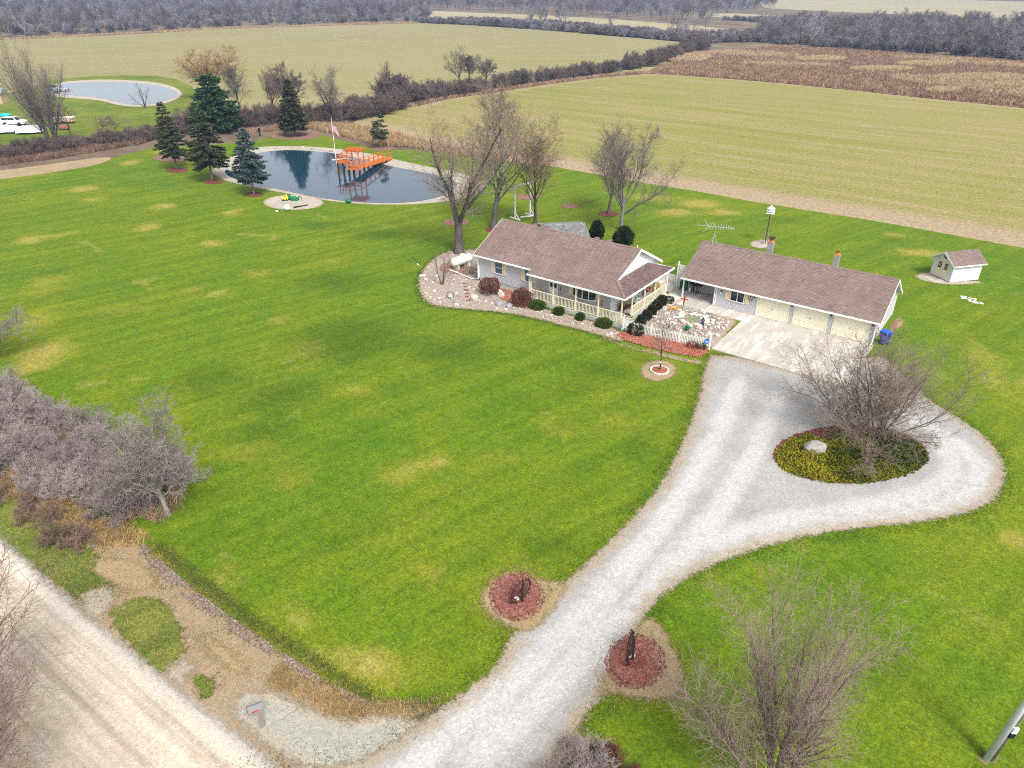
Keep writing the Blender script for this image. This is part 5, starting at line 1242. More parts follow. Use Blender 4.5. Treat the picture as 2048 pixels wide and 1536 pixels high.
def leaf_ball(rng, n, rx, ry, z0, z1, leaf, shell=.35, flat=0.0, lump=.12, square=2.0):
    """Leaf quads through the outer layer of a clipped bush with an uneven outline."""
    u = rng.normal(0, 1, (n, 3)); u = nrm(u)
    u = np.sign(u) * np.abs(u) ** (2 / square); u /= (np.abs(u) ** square).sum(1, keepdims=True) ** (1 / square)
    u = u[u[:, 2] > -.75]
    ph = rng.uniform(0, 6.28, 6)
    lp = 1 + lump * (np.sin(u[:, 0] * 5 + ph[0]) * np.sin(u[:, 1] * 5 + ph[1]) + .6 * np.sin(u[:, 2] * 7 + ph[2] + u[:, 0] * 4))
    k = (1 - shell * rng.random(len(u)) ** 2) * lp
    P = u * k[:, None] * np.array([rx, ry, (z1 - z0) / 2]) + np.array([0, 0, (z0 + z1) / 2])
    P = P[P[:, 2] > .02]; u = u[:len(P)]
    D = nrm(nrm(P - np.array([0, 0, (z0 + z1) / 2])) + rng.normal(0, .45, P.shape))
    return tufts(P, D, leaf, leaf * .6, rng, 2)

def bush(name, label, xy, rx, ry, h, mat, seed, n=900, leaf=.09, group=None, square=2.6, rz=0, z=0, lump=.08):
    rng = np.random.default_rng(seed)
    t = thing(name, label, 'shrub', (*xy, z), rz, group)
    st = MB()
    for k in range(7):
        a = 2 * PI * k / 7; st.tube([(0, 0, 0), (rx * .4 * math.cos(a), ry * .4 * math.sin(a), h * .4), (rx * .65 * math.cos(a), ry * .65 * math.sin(a), h * .75)], .018, 4, .006)
    st.build('stems', B_DARK, t, off=(0, 0, 0))
    V, F, S = leaf_ball(rng, n, rx, ry, 0, h, leaf, square=square, lump=lump)
    link('foliage', raw_mesh('foliage', V, [F], mat, False, S), t)
    return t

# ================================================================== trees of the yard
big = bare_tree('bare_tree', 'tallest bare tree with many dark limbs rising from the stone bed behind the propane tank', 'tree', (-28.93,-2.82), 16.93, 12.61, VASE, 11, B_GREY, T_TAN, .012)
bare_tree('bare_tree', 'tall slim bare tree right behind the left end of the house roof', 'tree', (-31.50,6.81), 16.60, 10.48, UPRIGHT, 22, B_GREY, T_TAN, .012)
bare_tree('bare_tree', 'bare brown-twigged tree beside the white swing frame', 'tree', (-28.22,11.05), 13.20, 8.76, UPRIGHT, 33, B_DARK, T_BROWN, .011)
bare_tree('bare_tree', 'bare tree with silver trunk and leaning right limb behind the rounded evergreen', 'tree', (-18.37,15.28), 12.50, 9.16, BROAD, 44, B_SILVER, T_GREY, .011, rz=2.0)
bare_tree('bare_tree', 'bare tree standing in a red mulch ring behind the silver-trunked tree', 'tree', (-23.25,20.75), 10.94, 6.22, UPRIGHT, 55, B_GREY, T_GREY, .011)
bare_tree('bare_tree', 'wide low-branched bare tree in the juniper bed of the turning loop', 'tree', (17.56,-14.95), 7.04, 10.58, SPREAD, 68, B_TAN, T_TAN, .010).rotation_euler = (0, -R(15), CAM_YAW)
bare_tree('bare_tree', 'many-stemmed bare tree cut off by the bottom edge beside the drive', 'tree', (20.18,-42.84), 10.91, 6.25, CLUMP, 77, B_TAN, T_TAN, .008).rotation_euler = (0, -R(9), CAM_YAW)
bare_tree('bare_tree', 'thin young bare tree in the stone-edged mulch circle by the driveway', 'tree', (1.61,-14.66), 4.33, 2.94, SAPLING, 88, B_DARK, T_GREY, .007, z=.05)
bare_tree('bare_tree', 'small open bare tree in the stone bed left of the house', 'tree', (-24.14,-11.12), 3.60, 4.27, SMALL, 99, B_GREY, T_BROWN, .009, rz=1.0)
bare_tree('bare_tree', 'pale-barked bare tree leaning at the near end of the roadside hedge', 'tree', (-13.16,-47.21), 6.49, 5.86, BROAD, 111, B_WHITE, T_PALE, .010, rz=2.2)
bare_tree('bare_tree', 'pale bare tree reaching in at the left edge above the hedge', 'tree', (-42.37,-46.06), 5.15, 6.75, BROAD, 122, B_WHITE, T_PALE, .010)
bare_tree('bare_tree', 'bare twiggy tree at the lower left corner over the gravel road', 'tree', (-2.82,-61.21), 8.77, 10.08, CLUMP, 133, B_GREY, T_BROWN, .009)
bare_tree('bare_tree', 'big many-stemmed bare tree in the hedge at the left edge by the parked vehicles', 'tree', (-124.45,-3.09), 17.51, 10.86, CLUMP, 144, B_GREY, T_GREY, .02)
bare_tree('willow_tree', 'golden twigged bare willow beyond the tall pine', 'tree', (-158.40,51.65), 11.99, 15.81, BROAD, 155, B_DARK, T_GOLD, .018)
fence_trees = 'bare trees along the hedge behind the pond'
for k, (bx0, by0, ty, w_, spec, tw, lab) in enumerate((
        (482, 226, 128, 48, UPRIGHT, T_GREY, 'slim bare tree right of the tall pine in the hedge'), (548, 232, 138, 70, BROAD, T_PURPLE, 'dark bushy-crowned bare tree left of the far spruce'), (584, 225, 128, 78, BROAD, T_PURPLE, 'dark bare tree rising behind the far spruce'),
        (664, 246, 130, 92, VASE, T_GREY, 'vase-shaped bare tree behind the flagpole'), (142, 272, 205, 40, SAPLING, T_GREY, 'thin bare tree right of the big many-stemmed tree'), (290, 215, 165, 46, SMALL, T_GREY, 'thin-stemmed bare tree before the far pond'), (235, 268, 228, 50, SAPLING, T_GREY, 'low bare tree in the hedge left of the spruces'), (205, 270, 232, 40, SAPLING, T_BROWN, 'low brown bare sapling at the left of the hedge'),
        (772, 197, 122, 40, VASE, T_GREY, 'lone slim bare tree at the near end of the field hedge'), (919, 168, 90, 48, VASE, T_GREY, 'tallest bare tree of the field hedge'), (938, 165, 108, 40, UPRIGHT, T_GREY, 'narrow bare tree close beside the tallest of the field hedge'), (972, 165, 112, 52, BROAD, T_GREY, 'round-crowned bare tree right of the pair in the field hedge'))):
    bare_tree('bare_tree', lab, 'tree', ((-131.83,41.47), (-122.28,43.35), (-122.98,48.90), (-104.83,45.03), (-134.68,4.74), (-157.34,32.72), (-129.41,11.24), (-130.75,8.94), (-121.61,77.75), (-125.45,111.64), (-125.45,116.03), (-121.38,119.05))[k],
              (10.33, 9.72, 10.26, 11.38, 6.17, 5.56, 3.76, 3.55, 8.85, 10.39, 7.74, 7.21)[k],
              (5.52, 8.09, 9.23, 9.84, 3.92, 5.52, 4.96, 3.95, 5.16, 7.64, 5.97, 8.35)[k], spec, 200 + k, B_DARK, tw, .017, group=fence_trees)

# evergreens
conifer('spruce_tree', 'dark green spruce leaning over its mulch ring, leftmost of the three by the pond', (-92.05,1.33), 10.11, 5.66, N_SPRUCE, 1, .25, 21, 9, .34, .9, .42, lean=-.08, gaps=.22)
conifer('spruce_tree', 'broad olive-green spruce between the leaning one and the blue one', (-80.67,0.27), 10.29, 7.63, N_SPRUCE, 2, .26, 21, 10, .34, .82, .42, gaps=.2)
conifer('blue_spruce', 'blue-green spruce nearest the pond bank', (-68.88,-0.83), 8.95, 6.00, N_BLUE, 3, .25, 19, 10, .32, .85, .40, gaps=.14)
conifer('spruce_tree', 'dark spruce on the far side of the pond', (-99.39,30.86), 10.34, 6.08, N_SPRUCE, 4, .17, 20, 10, .45, .9, .6, gaps=.1)
conifer('pine_tree', 'tall rich green pine behind the three pond spruces', (-116.22,25.03), 10.47, 10.94, N_PINE, 5, .05, 20, 10, .12, .62, .8, gaps=.16)
conifer('young_pine', 'small sparse grey-green pine in a mulch ring beside the dock', (-77.20,32.43), 6.10, 3.45, N_YOUNG, 6, .30, 13, 6, .1, .55, .42, gaps=.34)
def arbor(label, xy, H, W, seed, top):
    rng = np.random.default_rng(seed)
    t = thing('arborvitae', label, 'evergreen', (*xy, 0), 0, 'arborvitae behind the house')
    MB().tube([(0, 0, 0), (0, 0, H * .8)], .08, 6, .02).build('trunk', B_CONIFER, t, off=(0, 0, 0))
    n = 2600
    f = rng.random(n) ** .8; a = rng.uniform(0, 2 * PI, n)
    r = W / 2 * (np.minimum(1, .55 + 1.6 * f) * np.sqrt(np.maximum(0, 1 - f ** top))) * (1 - .4 * rng.random(n) ** 2) * (1 + .14 * np.sin(a * 5 + f * 9) + .08 * np.sin(a * 11 - f * 14))
    P = np.stack([np.cos(a) * r, np.sin(a) * r, .05 + f * H * .96], 1)
    D = nrm(np.stack([np.cos(a) * .6, np.sin(a) * .6, np.ones(n)], 1) + rng.normal(0, .25, (n, 3)))
    V, F, S = tufts(P, D, .3, .16, rng, 2)
    link('crown', raw_mesh('crown', V, [F], N_ARBOR, False, S), t)
arbor('narrow pointed dark evergreen beside the pavilion', (-19.09,10.65), 2.05, 1.6, 7, 1.5)
arbor('rounder dark evergreen beside the silver-trunked tree', (-15.33,10.26), 2.15, 2.1, 8, 2.3)

# clipped green shrubs along the porch and fence
SH = [(1075, 617, .72, .72, N_BOX2, 'widest light-green mound shrub at the porch corner by the downspout'), (1117, 629, .46, .66, N_BOX, 'second green shrub along the porch front, by the stones'), (1160, 640, .36, .62, N_BOX, 'smallest green shrub in the middle of the porch front'), (1207, 653, .70, .68, N_BOX2, 'wide green shrub at the right end of the porch front')]
for k, (a, b, w, h, m_, lab) in enumerate(SH):
    bush('boxwood_shrub', lab, ((-13.00,-10.36), (-10.67,-10.35), (-8.45,-10.22), (-6.05,-10.16))[k], w, w * .9, h, m_, 300 + k, 3200, .10, 'green shrubs along the porch front')
for k, lab in enumerate(('clipped dark shrub nearest the picket fence beside the porch steps', 'second clipped dark shrub from the picket fence beside the porch', 'third clipped dark shrub from the picket fence beside the porch', 'fourth clipped dark shrub from the picket fence beside the porch', 'clipped dark shrub farthest from the picket fence beside the patio')):
    bush('clipped_shrub', lab, (-3.55 - .13 * k, -7.85 + 1.28 * k), .37 + .015 * k, .37, .88 + .05 * (k > 2), N_YEW, 310 + k, 3200, .085, 'clipped dark shrubs beside the porch steps', 2.7)
bush('clipped_shrub', 'lone clipped dark shrub in the red mulch before the picket fence', (-3.02,-9.83), .66, .6, .95, N_YEW, 320, 3200, .085, None, 3.4)
bush('leafy_plant', 'low leafy green plant at the porch step corner', (-5.05,-7.70), .45, .4, .5, N_BOX, 321, 400, .12)
bush('leafy_plant', 'loose green plant behind the farthest clipped shrub by the patio', (-3.77,-1.91), .45, .45, .6, N_YEW, 322, 400, .12)
bush('leafy_plant', 'small dark green plant in the mulch by the end post of the picket fence', (2.64,-9.11), .4, .35, .4, N_BOX, 323, 400, .10)
RB = simple('rust_leaves', (.20, .05, .02), .8, .4, 8, shade=.4)
bush('rusty_plant', 'small rust-brown plant in the red mulch by the fence end', (2.00,-9.36), .48, .42, .5, RB, 324, 500, .08)
# round red-brown twiggy shrubs in front of the house
ROUND = [dict(n=40, ang=(2, 80), len=1.0, r=.016, base=.12, lean_cut=.1, K=4, S=4, wig=.06, up=.02, tip=.5), L(9, (.35, 1), (12, 40), .35, rr=.7, K=3, S=3, wig=.12), L(6, (.3, 1), (20, 50), .5, rr=.8, K=2, S=3, wig=.15)]
def round_shrub(label, xy, H, W, seed):
    tr, cr = fit(grow(seed, ROUND, 1, .005), H, W)
    t = thing('round_shrub', label, 'shrub', (*xy, 0), 0, 'round red-brown shrubs before the house')
    link('stems', raw_mesh('stems', tr[0], [tr[1]], B_GREY, True), t)
    link('twigs', raw_mesh('twigs', cr[0], [cr[1]], T_RED, True), t)
    rng = np.random.default_rng(seed)
    V, F, S = leaf_ball(rng, 4200, W / 2, W / 2, .2, H * 1.02, .075, .22, square=2.5)
    link('dry_leaves', raw_mesh('dry_leaves', V, [F], simple('dry_red_leaves', (.14, .045, .032), .85, .45, 5, shade=.45), False, S), t)
round_shrub('round clipped red-brown shrub under the left window of the house', (-18.73,-10.21), 1.55, 1.85, 5)
round_shrub('round clipped red-brown shrub beside the porch downspout', (-14.61,-10.68), 1.5, 1.8, 6)

# golden juniper ground cover of the turning loop
def juniper():
    rng = np.random.default_rng(9)
    poly = [(20.70,-15.18),(20.71,-16.10),(20.45,-17.13),(19.96,-18.19),(19.28,-19.23),(18.43,-20.18),(17.49,-20.99),(16.50,-21.61),(15.52,-22.01),(14.61,-22.16),(13.82,-22.04),(13.21,-21.65),(12.83,-21.01),(12.71,-20.15),(12.86,-19.12),(13.30,-17.99),(14.00,-16.84),(14.91,-15.77),(15.95,-14.86),(17.06,-14.18),(18.13,-13.78),(19.10,-13.70),(19.88,-13.93),(20.42,-14.44)]
    c = np.mean(poly, 0)
    xy = c + (rng.uniform(-1, 1, (52000, 2)) * 7.5)
    xy = xy[in_poly(xy[:, 0], xy[:, 1], poly)]
    hole = np.array((14.43,-16.67)); hd = np.hypot(*(xy - hole).T)
    hole2 = np.array((16.39,-14.92)); hd2 = np.hypot(*(xy - hole2).T)
    xy = xy[(hd > .6) & (hd2 > .8)]
    ed = dist_line(xy, poly, True)
    hh = (.15 + .50 * np.clip(ed / 1.2, 0, 1)) * (.58 + .42 * np.sin(xy[:, 0] * 2.3 + np.sin(xy[:, 1] * 1.7) * 2) * np.sin(xy[:, 1] * 2.1) + rng.normal(0, .12, len(xy)))
    P = np.column_stack([xy, .04 + np.maximum(.03, hh) * rng.uniform(.5, 1, len(xy))])
    a = rng.uniform(0, 2 * PI, len(P))
    D = nrm(np.stack([np.cos(a), np.sin(a), rng.uniform(.1, .9, len(P))], 1))
    V, F, S = tufts(P, D, .20, .075, rng, 2)
    west = np.clip(.5 - ((P[:, :2] - c) @ CU) / 9.0 + .22 * np.sin(P[:, 0] * 1.3 + 2 * np.sin(P[:, 1] * .9)), 0, 1)
    S = np.clip(np.tile(.05 + .8 * west, 2) + rng.normal(0, .16, len(S)), 0, 1)
    o = link('juniper_groundcover', raw_mesh('juniper', V, [F], N_JUNIPER, False, S))
    tag(o, 'golden green juniper ground cover filling the turning loop island', 'ground cover', kind='stuff')
juniper()

# ================================================================== hedges and thickets
def proto(name, spec, H, W, seed, stem, twig, rmin, split=1):
    tr, cr = fit(grow(seed, spec, split, rmin / H), H, W)
    return (raw_mesh(name, tr[0], [tr[1]], stem, True), raw_mesh(name, cr[0], [cr[1]], twig, True))
def place(pr, name, label, cat, xy, s, rz, group, sz=None):
    t = thing(name, label, cat, (*xy, -.05), rz, group)
    t.scale = (s, s, sz or s)
    link('stems' if cat == 'shrub' else 'trunk', pr[0], t); link('twigs' if cat == 'shrub' else 'crown', pr[1], t)
    return t
prng = random.Random(4)
HM = [proto('mauve_thicket', THICKET, 2.6, 3.4, 400 + k, B_GREY, T_MAUVE, .008) for k in range(3)]
HP = [proto('purple_thicket', THICKET, 2.6, 3.6, 410 + k, B_DARK, T_PURPLE, .016) for k in range(3)]
HB = [proto('brown_thicket', THICKET, 1.8, 2.6, 420, B_DARK, T_BROWN, .008), proto('brown_thicket', THICKET, 1.8, 2.6, 421, B_DARK, T_RED, .008)]
HG = [proto('grey_thicket', THICKET, 2.6, 3.6, 430 + k, B_DARK, T_DULL, .024) for k in range(2)]
# roadside hedge at the left: line runs beside the road
A_, B_ = np.array((-39.36,-50.61)), np.array((-13.99,-47.27))
u_ = (B_ - A_) / np.hypot(*(B_ - A_)); v_ = np.array([-u_[1], u_[0]])
ln_ = np.hypot(*(B_ - A_))
for k in range(13):
    for r_ in range(3):
        f = (k + prng.uniform(.2, .8)) / 13
        c = A_ + u_ * ln_ * f + v_ * ((r_ - .8) * 2.2 + prng.uniform(-.5, .5)) * (1 - .25 * (f > .85))
        place(HM[prng.randrange(3)], 'bare_shrub', 'bare grey-mauve shrub in the thick hedge between the gravel road and the lawn', 'shrub', c, prng.uniform(.72, .98), prng.uniform(0, 6), 'shrubs of the roadside hedge')
for k in range(16):
    f = (k + prng.random()) / 16
    c = A_ + u_ * ln_ * f - v_ * prng.uniform(3.3, 4.6)
    place(HB[0], 'bare_shrub', 'low brown twiggy shrub along the road side of the hedge', 'shrub', c, prng.uniform(.5, .9), prng.uniform(0, 6), 'low brown shrubs at the foot of the hedge')
for c, s in (((13.92,-46.15), .85), ((14.60,-45.40), .8), ((15.91,-45.41), .7), ((13.81,-47.56), .9), ((17.10,-45.12), .6), ((14.93,-46.73), .9)):
    place(HM[0] if s > .82 else HB[1], 'bare_shrub', 'bare grey shrub at the bottom edge between drive and many-stemmed tree', 'shrub', c, s * .75, prng.uniform(0, 6), 'bare shrubs at the bottom edge')
# purple-brown hedge behind the pond and along the left
line = [(-122.96,-15.66),(-121.84,-11.48),(-121.64,-8.36),(-121.60,-4.21),(-121.57,0.14),(-120.61,4.23),(-119.61,8.48),(-120.78,13.12)]
lab = 'dark purple-brown shrub in the low hedge at the left edge of the lawn'
for (x0, y0), (x1, y1) in zip(line[:-1], line[1:]):
    for k in range(7):
        f = prng.random(); c = (x0 + (x1 - x0) * f + prng.uniform(-1.6, 1.6), y0 + (y1 - y0) * f + prng.uniform(0, 7))
        place(HP[prng.randrange(3)], 'bare_shrub', lab, 'shrub', c, prng.uniform(.65, 1.1), prng.uniform(0, 6), 'purple-brown shrubs of the low hedge')
line = [(-122.24,13.95),(-122.41,20.45),(-117.53,24.06),(-114.56,29.03),(-111.52,34.14),(-108.39,39.38),(-106.13,45.60),(-105.55,50.78),(-108.45,58.77)]
lab = 'dark purple bare shrub in the thicket behind the pond'
for (x0, y0), (x1, y1) in zip(line[:-1], line[1:]):
    for k in range(8):
        f = prng.random(); c = (x0 + (x1 - x0) * f + prng.uniform(-1.5, 1.5), y0 + (y1 - y0) * f + prng.uniform(0, 13))
        place(HP[prng.randrange(3)], 'bare_shrub', lab, 'shrub', c, prng.uniform(1.0, 1.75), prng.uniform(0, 6), 'dark shrubs of the pond thicket')
# field hedge running away to the right
line = [(-115.86,70.33),(-112.09,73.11),(-112.92,83.08),(-111.33,91.04),(-111.08,103.35),(-110.80,116.82),(-109.80,130.62),(-108.70,145.69),(-106.03,159.71),(-104.65,177.61),(-107.19,205.65),(-113.77,241.91),(-121.50,280.22)]
lab = 'dark bare shrub in the hedge between the two wheat fields'
for i, ((x0, y0), (x1, y1)) in enumerate(zip(line[:-1], line[1:])):
    for k in range(7):
        f = (k + prng.random()) / 7; c = (x0 + (x1 - x0) * f + prng.uniform(-2, 2), y0 + (y1 - y0) * f + prng.uniform(-1, 5))
        s = prng.uniform(1.1, 1.7) * (1.55 if i < 2 and k < 3 else 1) * (1.25 if i > 8 else 1)
        place((HP + HG)[prng.randrange(5)], 'bare_shrub', lab, 'shrub', c, s, prng.uniform(0, 6), 'shrubs of the field hedge')

# ================================================================== far tree lines
FT = [proto('far_tree', WOODLAND, 12.0, 7.0, 500 + k, B_DARK, T_BLUE, .05, 1) for k in range(3)] + [proto('far_tree', WOODVASE, 12.0, 9.5, 510 + k, B_DARK, T_BLUE, .05, 1) for k in range(2)]
FAR = [(1080, 52, 0), (1092, 54, 0), (1120, 56, -2), (1130, 52, 0), (1060, 52, 16), (1220, 56, 30), (1340, 66, 22), (1352, 74, 20), (1362, 76, 38), (1366, 74, 44), (1384, 76, 36), (1410, 62, 25), (1528, 76, 12), (1535, 78, 40), (1560, 78, 22),
       (1600, 92, 22), (1618, 95, 20), (1640, 98, 32), (1682, 100, 20), (1720, 102, 28), (1740, 104, 26), (1782, 104, 18), (1800, 104, 30), (1842, 108, 30), (1868, 110, 34), (1890, 110, 38), (1914, 110, 32), (1938, 116, 34), (1960, 114, 36), (1990, 118, 40), (2008, 120, 42), (2032, 122, 40),
       (560, 45, 10), (610, 40, 8), (650, 44, 12), (700, 46, 14), (745, 46, 18), (790, 46, 12), (830, 46, 22), (880, 48, 30), (960, 50, 34), (20, 60, 22), (80, 58, 14), (180, 52, 10), (300, 50, 8), (360, 48, 14), (420, 46, 10)]
FARW = [((-278.84,376.09), 14.63), ((-269.14,368.87), 14.33), ((-255.74,364.97), 15.70), ((-265.50,385.96), 13.48), ((-284.18,372.14), 10.00), ((-230.17,383.90), 6.79), ((-177.82,361.42), 9.23), ((-158.97,329.35), 12.03), ((-153.64,324.04), 8.16), ((-155.56,331.88), 6.88), ((-148.60,327.76), 8.62), ((-166.95,386.58), 9.22), ((-117.53,346.24), 13.76), ((-113.02,340.78), 8.64), ((-108.11,344.41), 12.21),
        ((-86.67,305.99), 12.98), ((-81.70,302.83), 13.58), ((-75.21,297.73), 12.34), ((-66.57,297.76), 14.06), ((-58.69,297.41), 13.13), ((-53.73,295.06), 13.69), ((-46.78,300.20), 14.79), ((-43.73,302.46), 12.96), ((-34.82,297.51), 13.34), ((-29.88,295.62), 13.17), ((-26.14,298.39), 12.47), ((-21.89,298.82), 13.26), ((-16.62,289.64), 13.37), ((-13.58,297.02), 13.19), ((-7.84,291.15), 12.88), ((-4.77,288.54), 12.72), ((-0.42,287.01), 13.23),
        ((-448.78,297.54), 10.05), ((-445.56,317.16), 10.29), ((-428.42,321.12), 9.85), ((-403.79,322.52), 9.63), ((-391.09,331.91), 8.40), ((-378.40,341.31), 9.63), ((-367.11,349.66), 7.17), ((-344.41,350.38), 5.19), ((-314.06,357.46), 4.48), ((-493.45,139.13), 9.91), ((-499.64,158.51), 10.83), ((-501.65,189.81), 10.54), ((-486.95,222.06), 10.58), ((-482.07,240.72), 9.62), ((-476.96,260.23), 9.83)]
special = {2: 'large spreading bare tree standing out from the tree line beyond the back field', 12: 'single broad bare tree standing where the tree line meets the brown meadow'}
for k, (c, h) in enumerate(FARW):
    pr = FT[3 + k % 2] if k in special or k % 4 == 0 else FT[k % 3]
    right = k >= 15 and k < 32
    place(pr, 'bare_tree', special.get(k, 'bare grey tree in the tree line behind the brown meadow' if right else 'bare grey tree standing along the far edge of the back field' if k < 15 else 'bare grey tree at the front of the far left woods'), 'tree', c, h / 12, k * 1.7,
          None if k in special else 'trees behind the brown meadow' if right else 'trees along the back field edge' if k < 15 else 'trees at the front of the left woods')

def wood(name, label, poly, n, protos, lo, hi, seed, z=-.1):
    """A wood that reads as one mass: points carrying copies of bare trees."""
    rng = np.random.default_rng(seed)
    P = np.array(poly); x0, y0 = P.min(0); x1, y1 = P.max(0)
    pts = []
    while sum(map(len, pts)) < n:
        q = np.stack([rng.uniform(x0, x1, n * 3), rng.uniform(y0, y1, n * 3)], 1)
        pts.append(q[in_poly(q[:, 0], q[:, 1], poly)])
    pts = np.concatenate(pts)[:n]
    me = bpy.data.meshes.new(name)
    me.vertices.add(n); me.vertices.foreach_set('co', np.column_stack([pts, np.full(n, z)]).astype(np.float32).ravel())
    for nm, val in (('turn', rng.uniform(0, 6.28, n)), ('size', rng.uniform(lo, hi, n)), ('pick', rng.integers(0, len(protos), n).astype(float))):
        a = me.attributes.new(nm, 'FLOAT', 'POINT'); a.data.foreach_set('value', val.astype(np.float32))
    o = link(name, me)
    tag(o, label, 'woods', kind='stuff')
    ng = bpy.data.node_groups.new(name, 'GeometryNodeTree')
    ng.interface.new_socket('Geometry', in_out='INPUT', socket_type='NodeSocketGeometry'); ng.interface.new_socket('Geometry', in_out='OUTPUT', socket_type='NodeSocketGeometry')
    N_, K_ = ng.nodes, ng.links
    gi, go, jn = N_.new('NodeGroupInput'), N_.new('NodeGroupOutput'), N_.new('GeometryNodeJoinGeometry')
    def at(nm):
        a = N_.new('GeometryNodeInputNamedAttribute'); a.data_type = 'FLOAT'; a.inputs['Name'].default_value = nm
        return [s for s in a.outputs if s.enabled and s.name == 'Attribute'][0]
    turn, size, pick = at('turn'), at('size'), at('pick')
    cx = N_.new('ShaderNodeCombineXYZ'); K_.new(turn, cx.inputs['Z'])
    for k, pm in enumerate(protos):
        src = bpy.data.objects.new('wood_source', pm)       # data only, never linked to the scene
        oi = N_.new('GeometryNodeObjectInfo'); oi.inputs['Object'].default_value = src; oi.inputs['As Instance'].default_value = True
        cp = N_.new('FunctionNodeCompare'); cp.data_type = 'FLOAT'; cp.operation = 'EQUAL'
        K_.new(pick, cp.inputs['A']); cp.inputs['B'].default_value = float(k); cp.inputs['Epsilon'].default_value = .1
        ip = N_.new('GeometryNodeInstanceOnPoints')
        K_.new(gi.outputs[0], ip.inputs['Points']); K_.new(cp.outputs[0], ip.inputs['Selection']); K_.new(oi.outputs['Geometry'], ip.inputs['Instance'])
        K_.new(cx.outputs[0], ip.inputs['Rotation']); K_.new(size, ip.inputs['Scale'])
        K_.new(ip.outputs[0], jn.inputs[0])
    K_.new(jn.outputs[0], go.inputs[0])
    md = o.modifiers.new('woods', 'NODES'); md.node_group = ng
    return o
def joined(spec, H, W, seed, twig, rmin):
    tr, cr = fit(grow(seed, spec, 1, rmin / H), H, W)
    v = np.concatenate([tr[0], cr[0]]); f = np.concatenate([tr[1], cr[1] + len(tr[0])])
    return raw_mesh('wood_tree', v, [f], twig, True)
WT = [joined(WOODLAND, 11, 7, 600, T_BLUE, .04), joined(WOODVASE, 11, 9, 601, T_DULL, .04), joined(WOODLAND, 12, 6.5, 602, T_PURPLE, .04), joined(WOODVASE, 9, 8, 603, T_BLUE, .05)]
WB = [joined(THICKET, 3.2, 4.6, 610, T_BLUE, .03), joined(THICKET, 3.2, 4.6, 611, T_PURPLE, .03), joined(THICKET, 3.0, 4.4, 612, T_BLUE, .03)]
W1 = [(-451.29,43.19),(-443.56,114.06),(-438.33,142.13),(-437.02,175.18),(-435.81,205.75),(-437.05,237.62),(-427.52,281.09),(-408.83,327.11),(-383.28,372.18),(-452.93,459.87),(-604.77,610.56),(-755.34,642.82),(-949.13,555.59),(-1092.91,449.17),(-996.74,364.70),(-876.96,146.04)]
W2 = [(-118.32,328.34),(-97.83,312.05),(-65.48,308.19),(-34.54,303.42),(1.34,293.06),(38.91,283.86),(44.05,504.24),(-18.44,540.60),(-78.11,555.42),(-123.44,538.32),(-147.84,503.81),(-139.97,424.70)]
W3 = [(-493.29,483.84),(-516.91,560.55),(-444.47,549.41),(-361.81,527.31),(-250.65,479.49),(-192.97,454.68),(-249.67,610.30),(-251.74,662.61),(-263.08,784.12),(-302.54,926.22),(-381.17,1037.21),(-645.50,1255.51),(-916.75,1168.41),(-826.10,848.77)]
W4 = [(-373.56,361.73),(-314.60,357.06),(-257.00,344.38),(-203.63,326.14),(-155.59,309.27),(-133.09,301.18),(-115.92,321.87),(-108.00,327.73),(-120.14,362.85),(-147.18,333.41),(-165.37,329.37),(-219.67,353.49),(-278.84,376.09),(-334.63,382.02)]
W5 = [(-214.72,525.06),(-163.40,508.75),(-132.97,499.09),(-132.94,548.53),(-177.91,552.30)]
W6 = [(-376.58,1696.89),(-76.14,1262.96),(177.82,1074.71),(222.44,1422.66),(-107.36,1653.79),(-416.57,2181.11)]
W7 = [(-1831.55,276.62),(-1537.60,595.27),(-1089.95,734.99),(-933.27,1042.53),(-534.68,1451.18),(-721.63,1955.34),(-2755.33,450.20)]
wood('left_woods', 'hazy grey-purple bare woods beyond the back field at the top left', W1, 1500, WT, .5, 1.15, 1)
wood('left_woods_brush', 'purple brush along the foot of the top left woods', W1, 2100, WB, .6, 1.6, 2)
wood('right_woods', 'grey bare woods behind the brown meadow at the top right', W2, 380, WT, .6, .95, 3)
wood('right_woods_brush', 'purple-grey brush under the top right woods', W2, 1500, WB, .8, 1.4, 4)
wood('distant_woods', 'blue-grey woods on the horizon above the middle field', W3, 2200, WT, .8, 1.2, 5)
wood('tree_line_brush', 'low purple brush along the far edge of the back field', W4, 900, WB, .8, 1.5, 6)
wood('strip_brush', 'thin line of grey brush before the pale field', W5, 200, WB, .7, 1.2, 7)
wood('horizon_woods', 'faint blue woods on the horizon at the top right', W6, 900, WT, .8, 1.2, 8)
wood('horizon_woods', 'faint blue woods on the horizon at the top left', W7, 1500, WT, .8, 1.2, 9)

# ================================================================== tall dry grass and weeds
def blades(name, label, pts, h, w, mat, seed, k=5, spread=.35, cat='dry grass'):
    rng = np.random.default_rng(seed)
    n = len(pts)
    P = np.repeat(np.column_stack([pts, np.zeros(n)]), k, 0)
    P[:, :2] += rng.normal(0, spread * .3, (n * k, 2))
    hh = np.repeat(h * rng.uniform(.6, 1.15, n), k) * rng.uniform(.6, 1.1, n * k)
    d = rng.normal(0, spread, (n * k, 2)) * hh[:, None]
    a = rng.uniform(0, PI, n * k); s = np.stack([np.cos(a), np.sin(a), 0 * a], 1) * w
    tip = P + np.column_stack([d, hh]); mid = P + np.column_stack([d * .35, hh * .55])
    V = np.stack([P - s, P + s, mid + s * .8, tip, mid - s * .8], 1).reshape(-1, 3)
    F = np.arange(n * k * 5).reshape(-1, 5)
    S = np.repeat(rng.uniform(0, 1, n), k)
    o = link(name, raw_mesh(name, V, [F], mat, False, S))
    return tag(o, label, cat, kind='stuff')
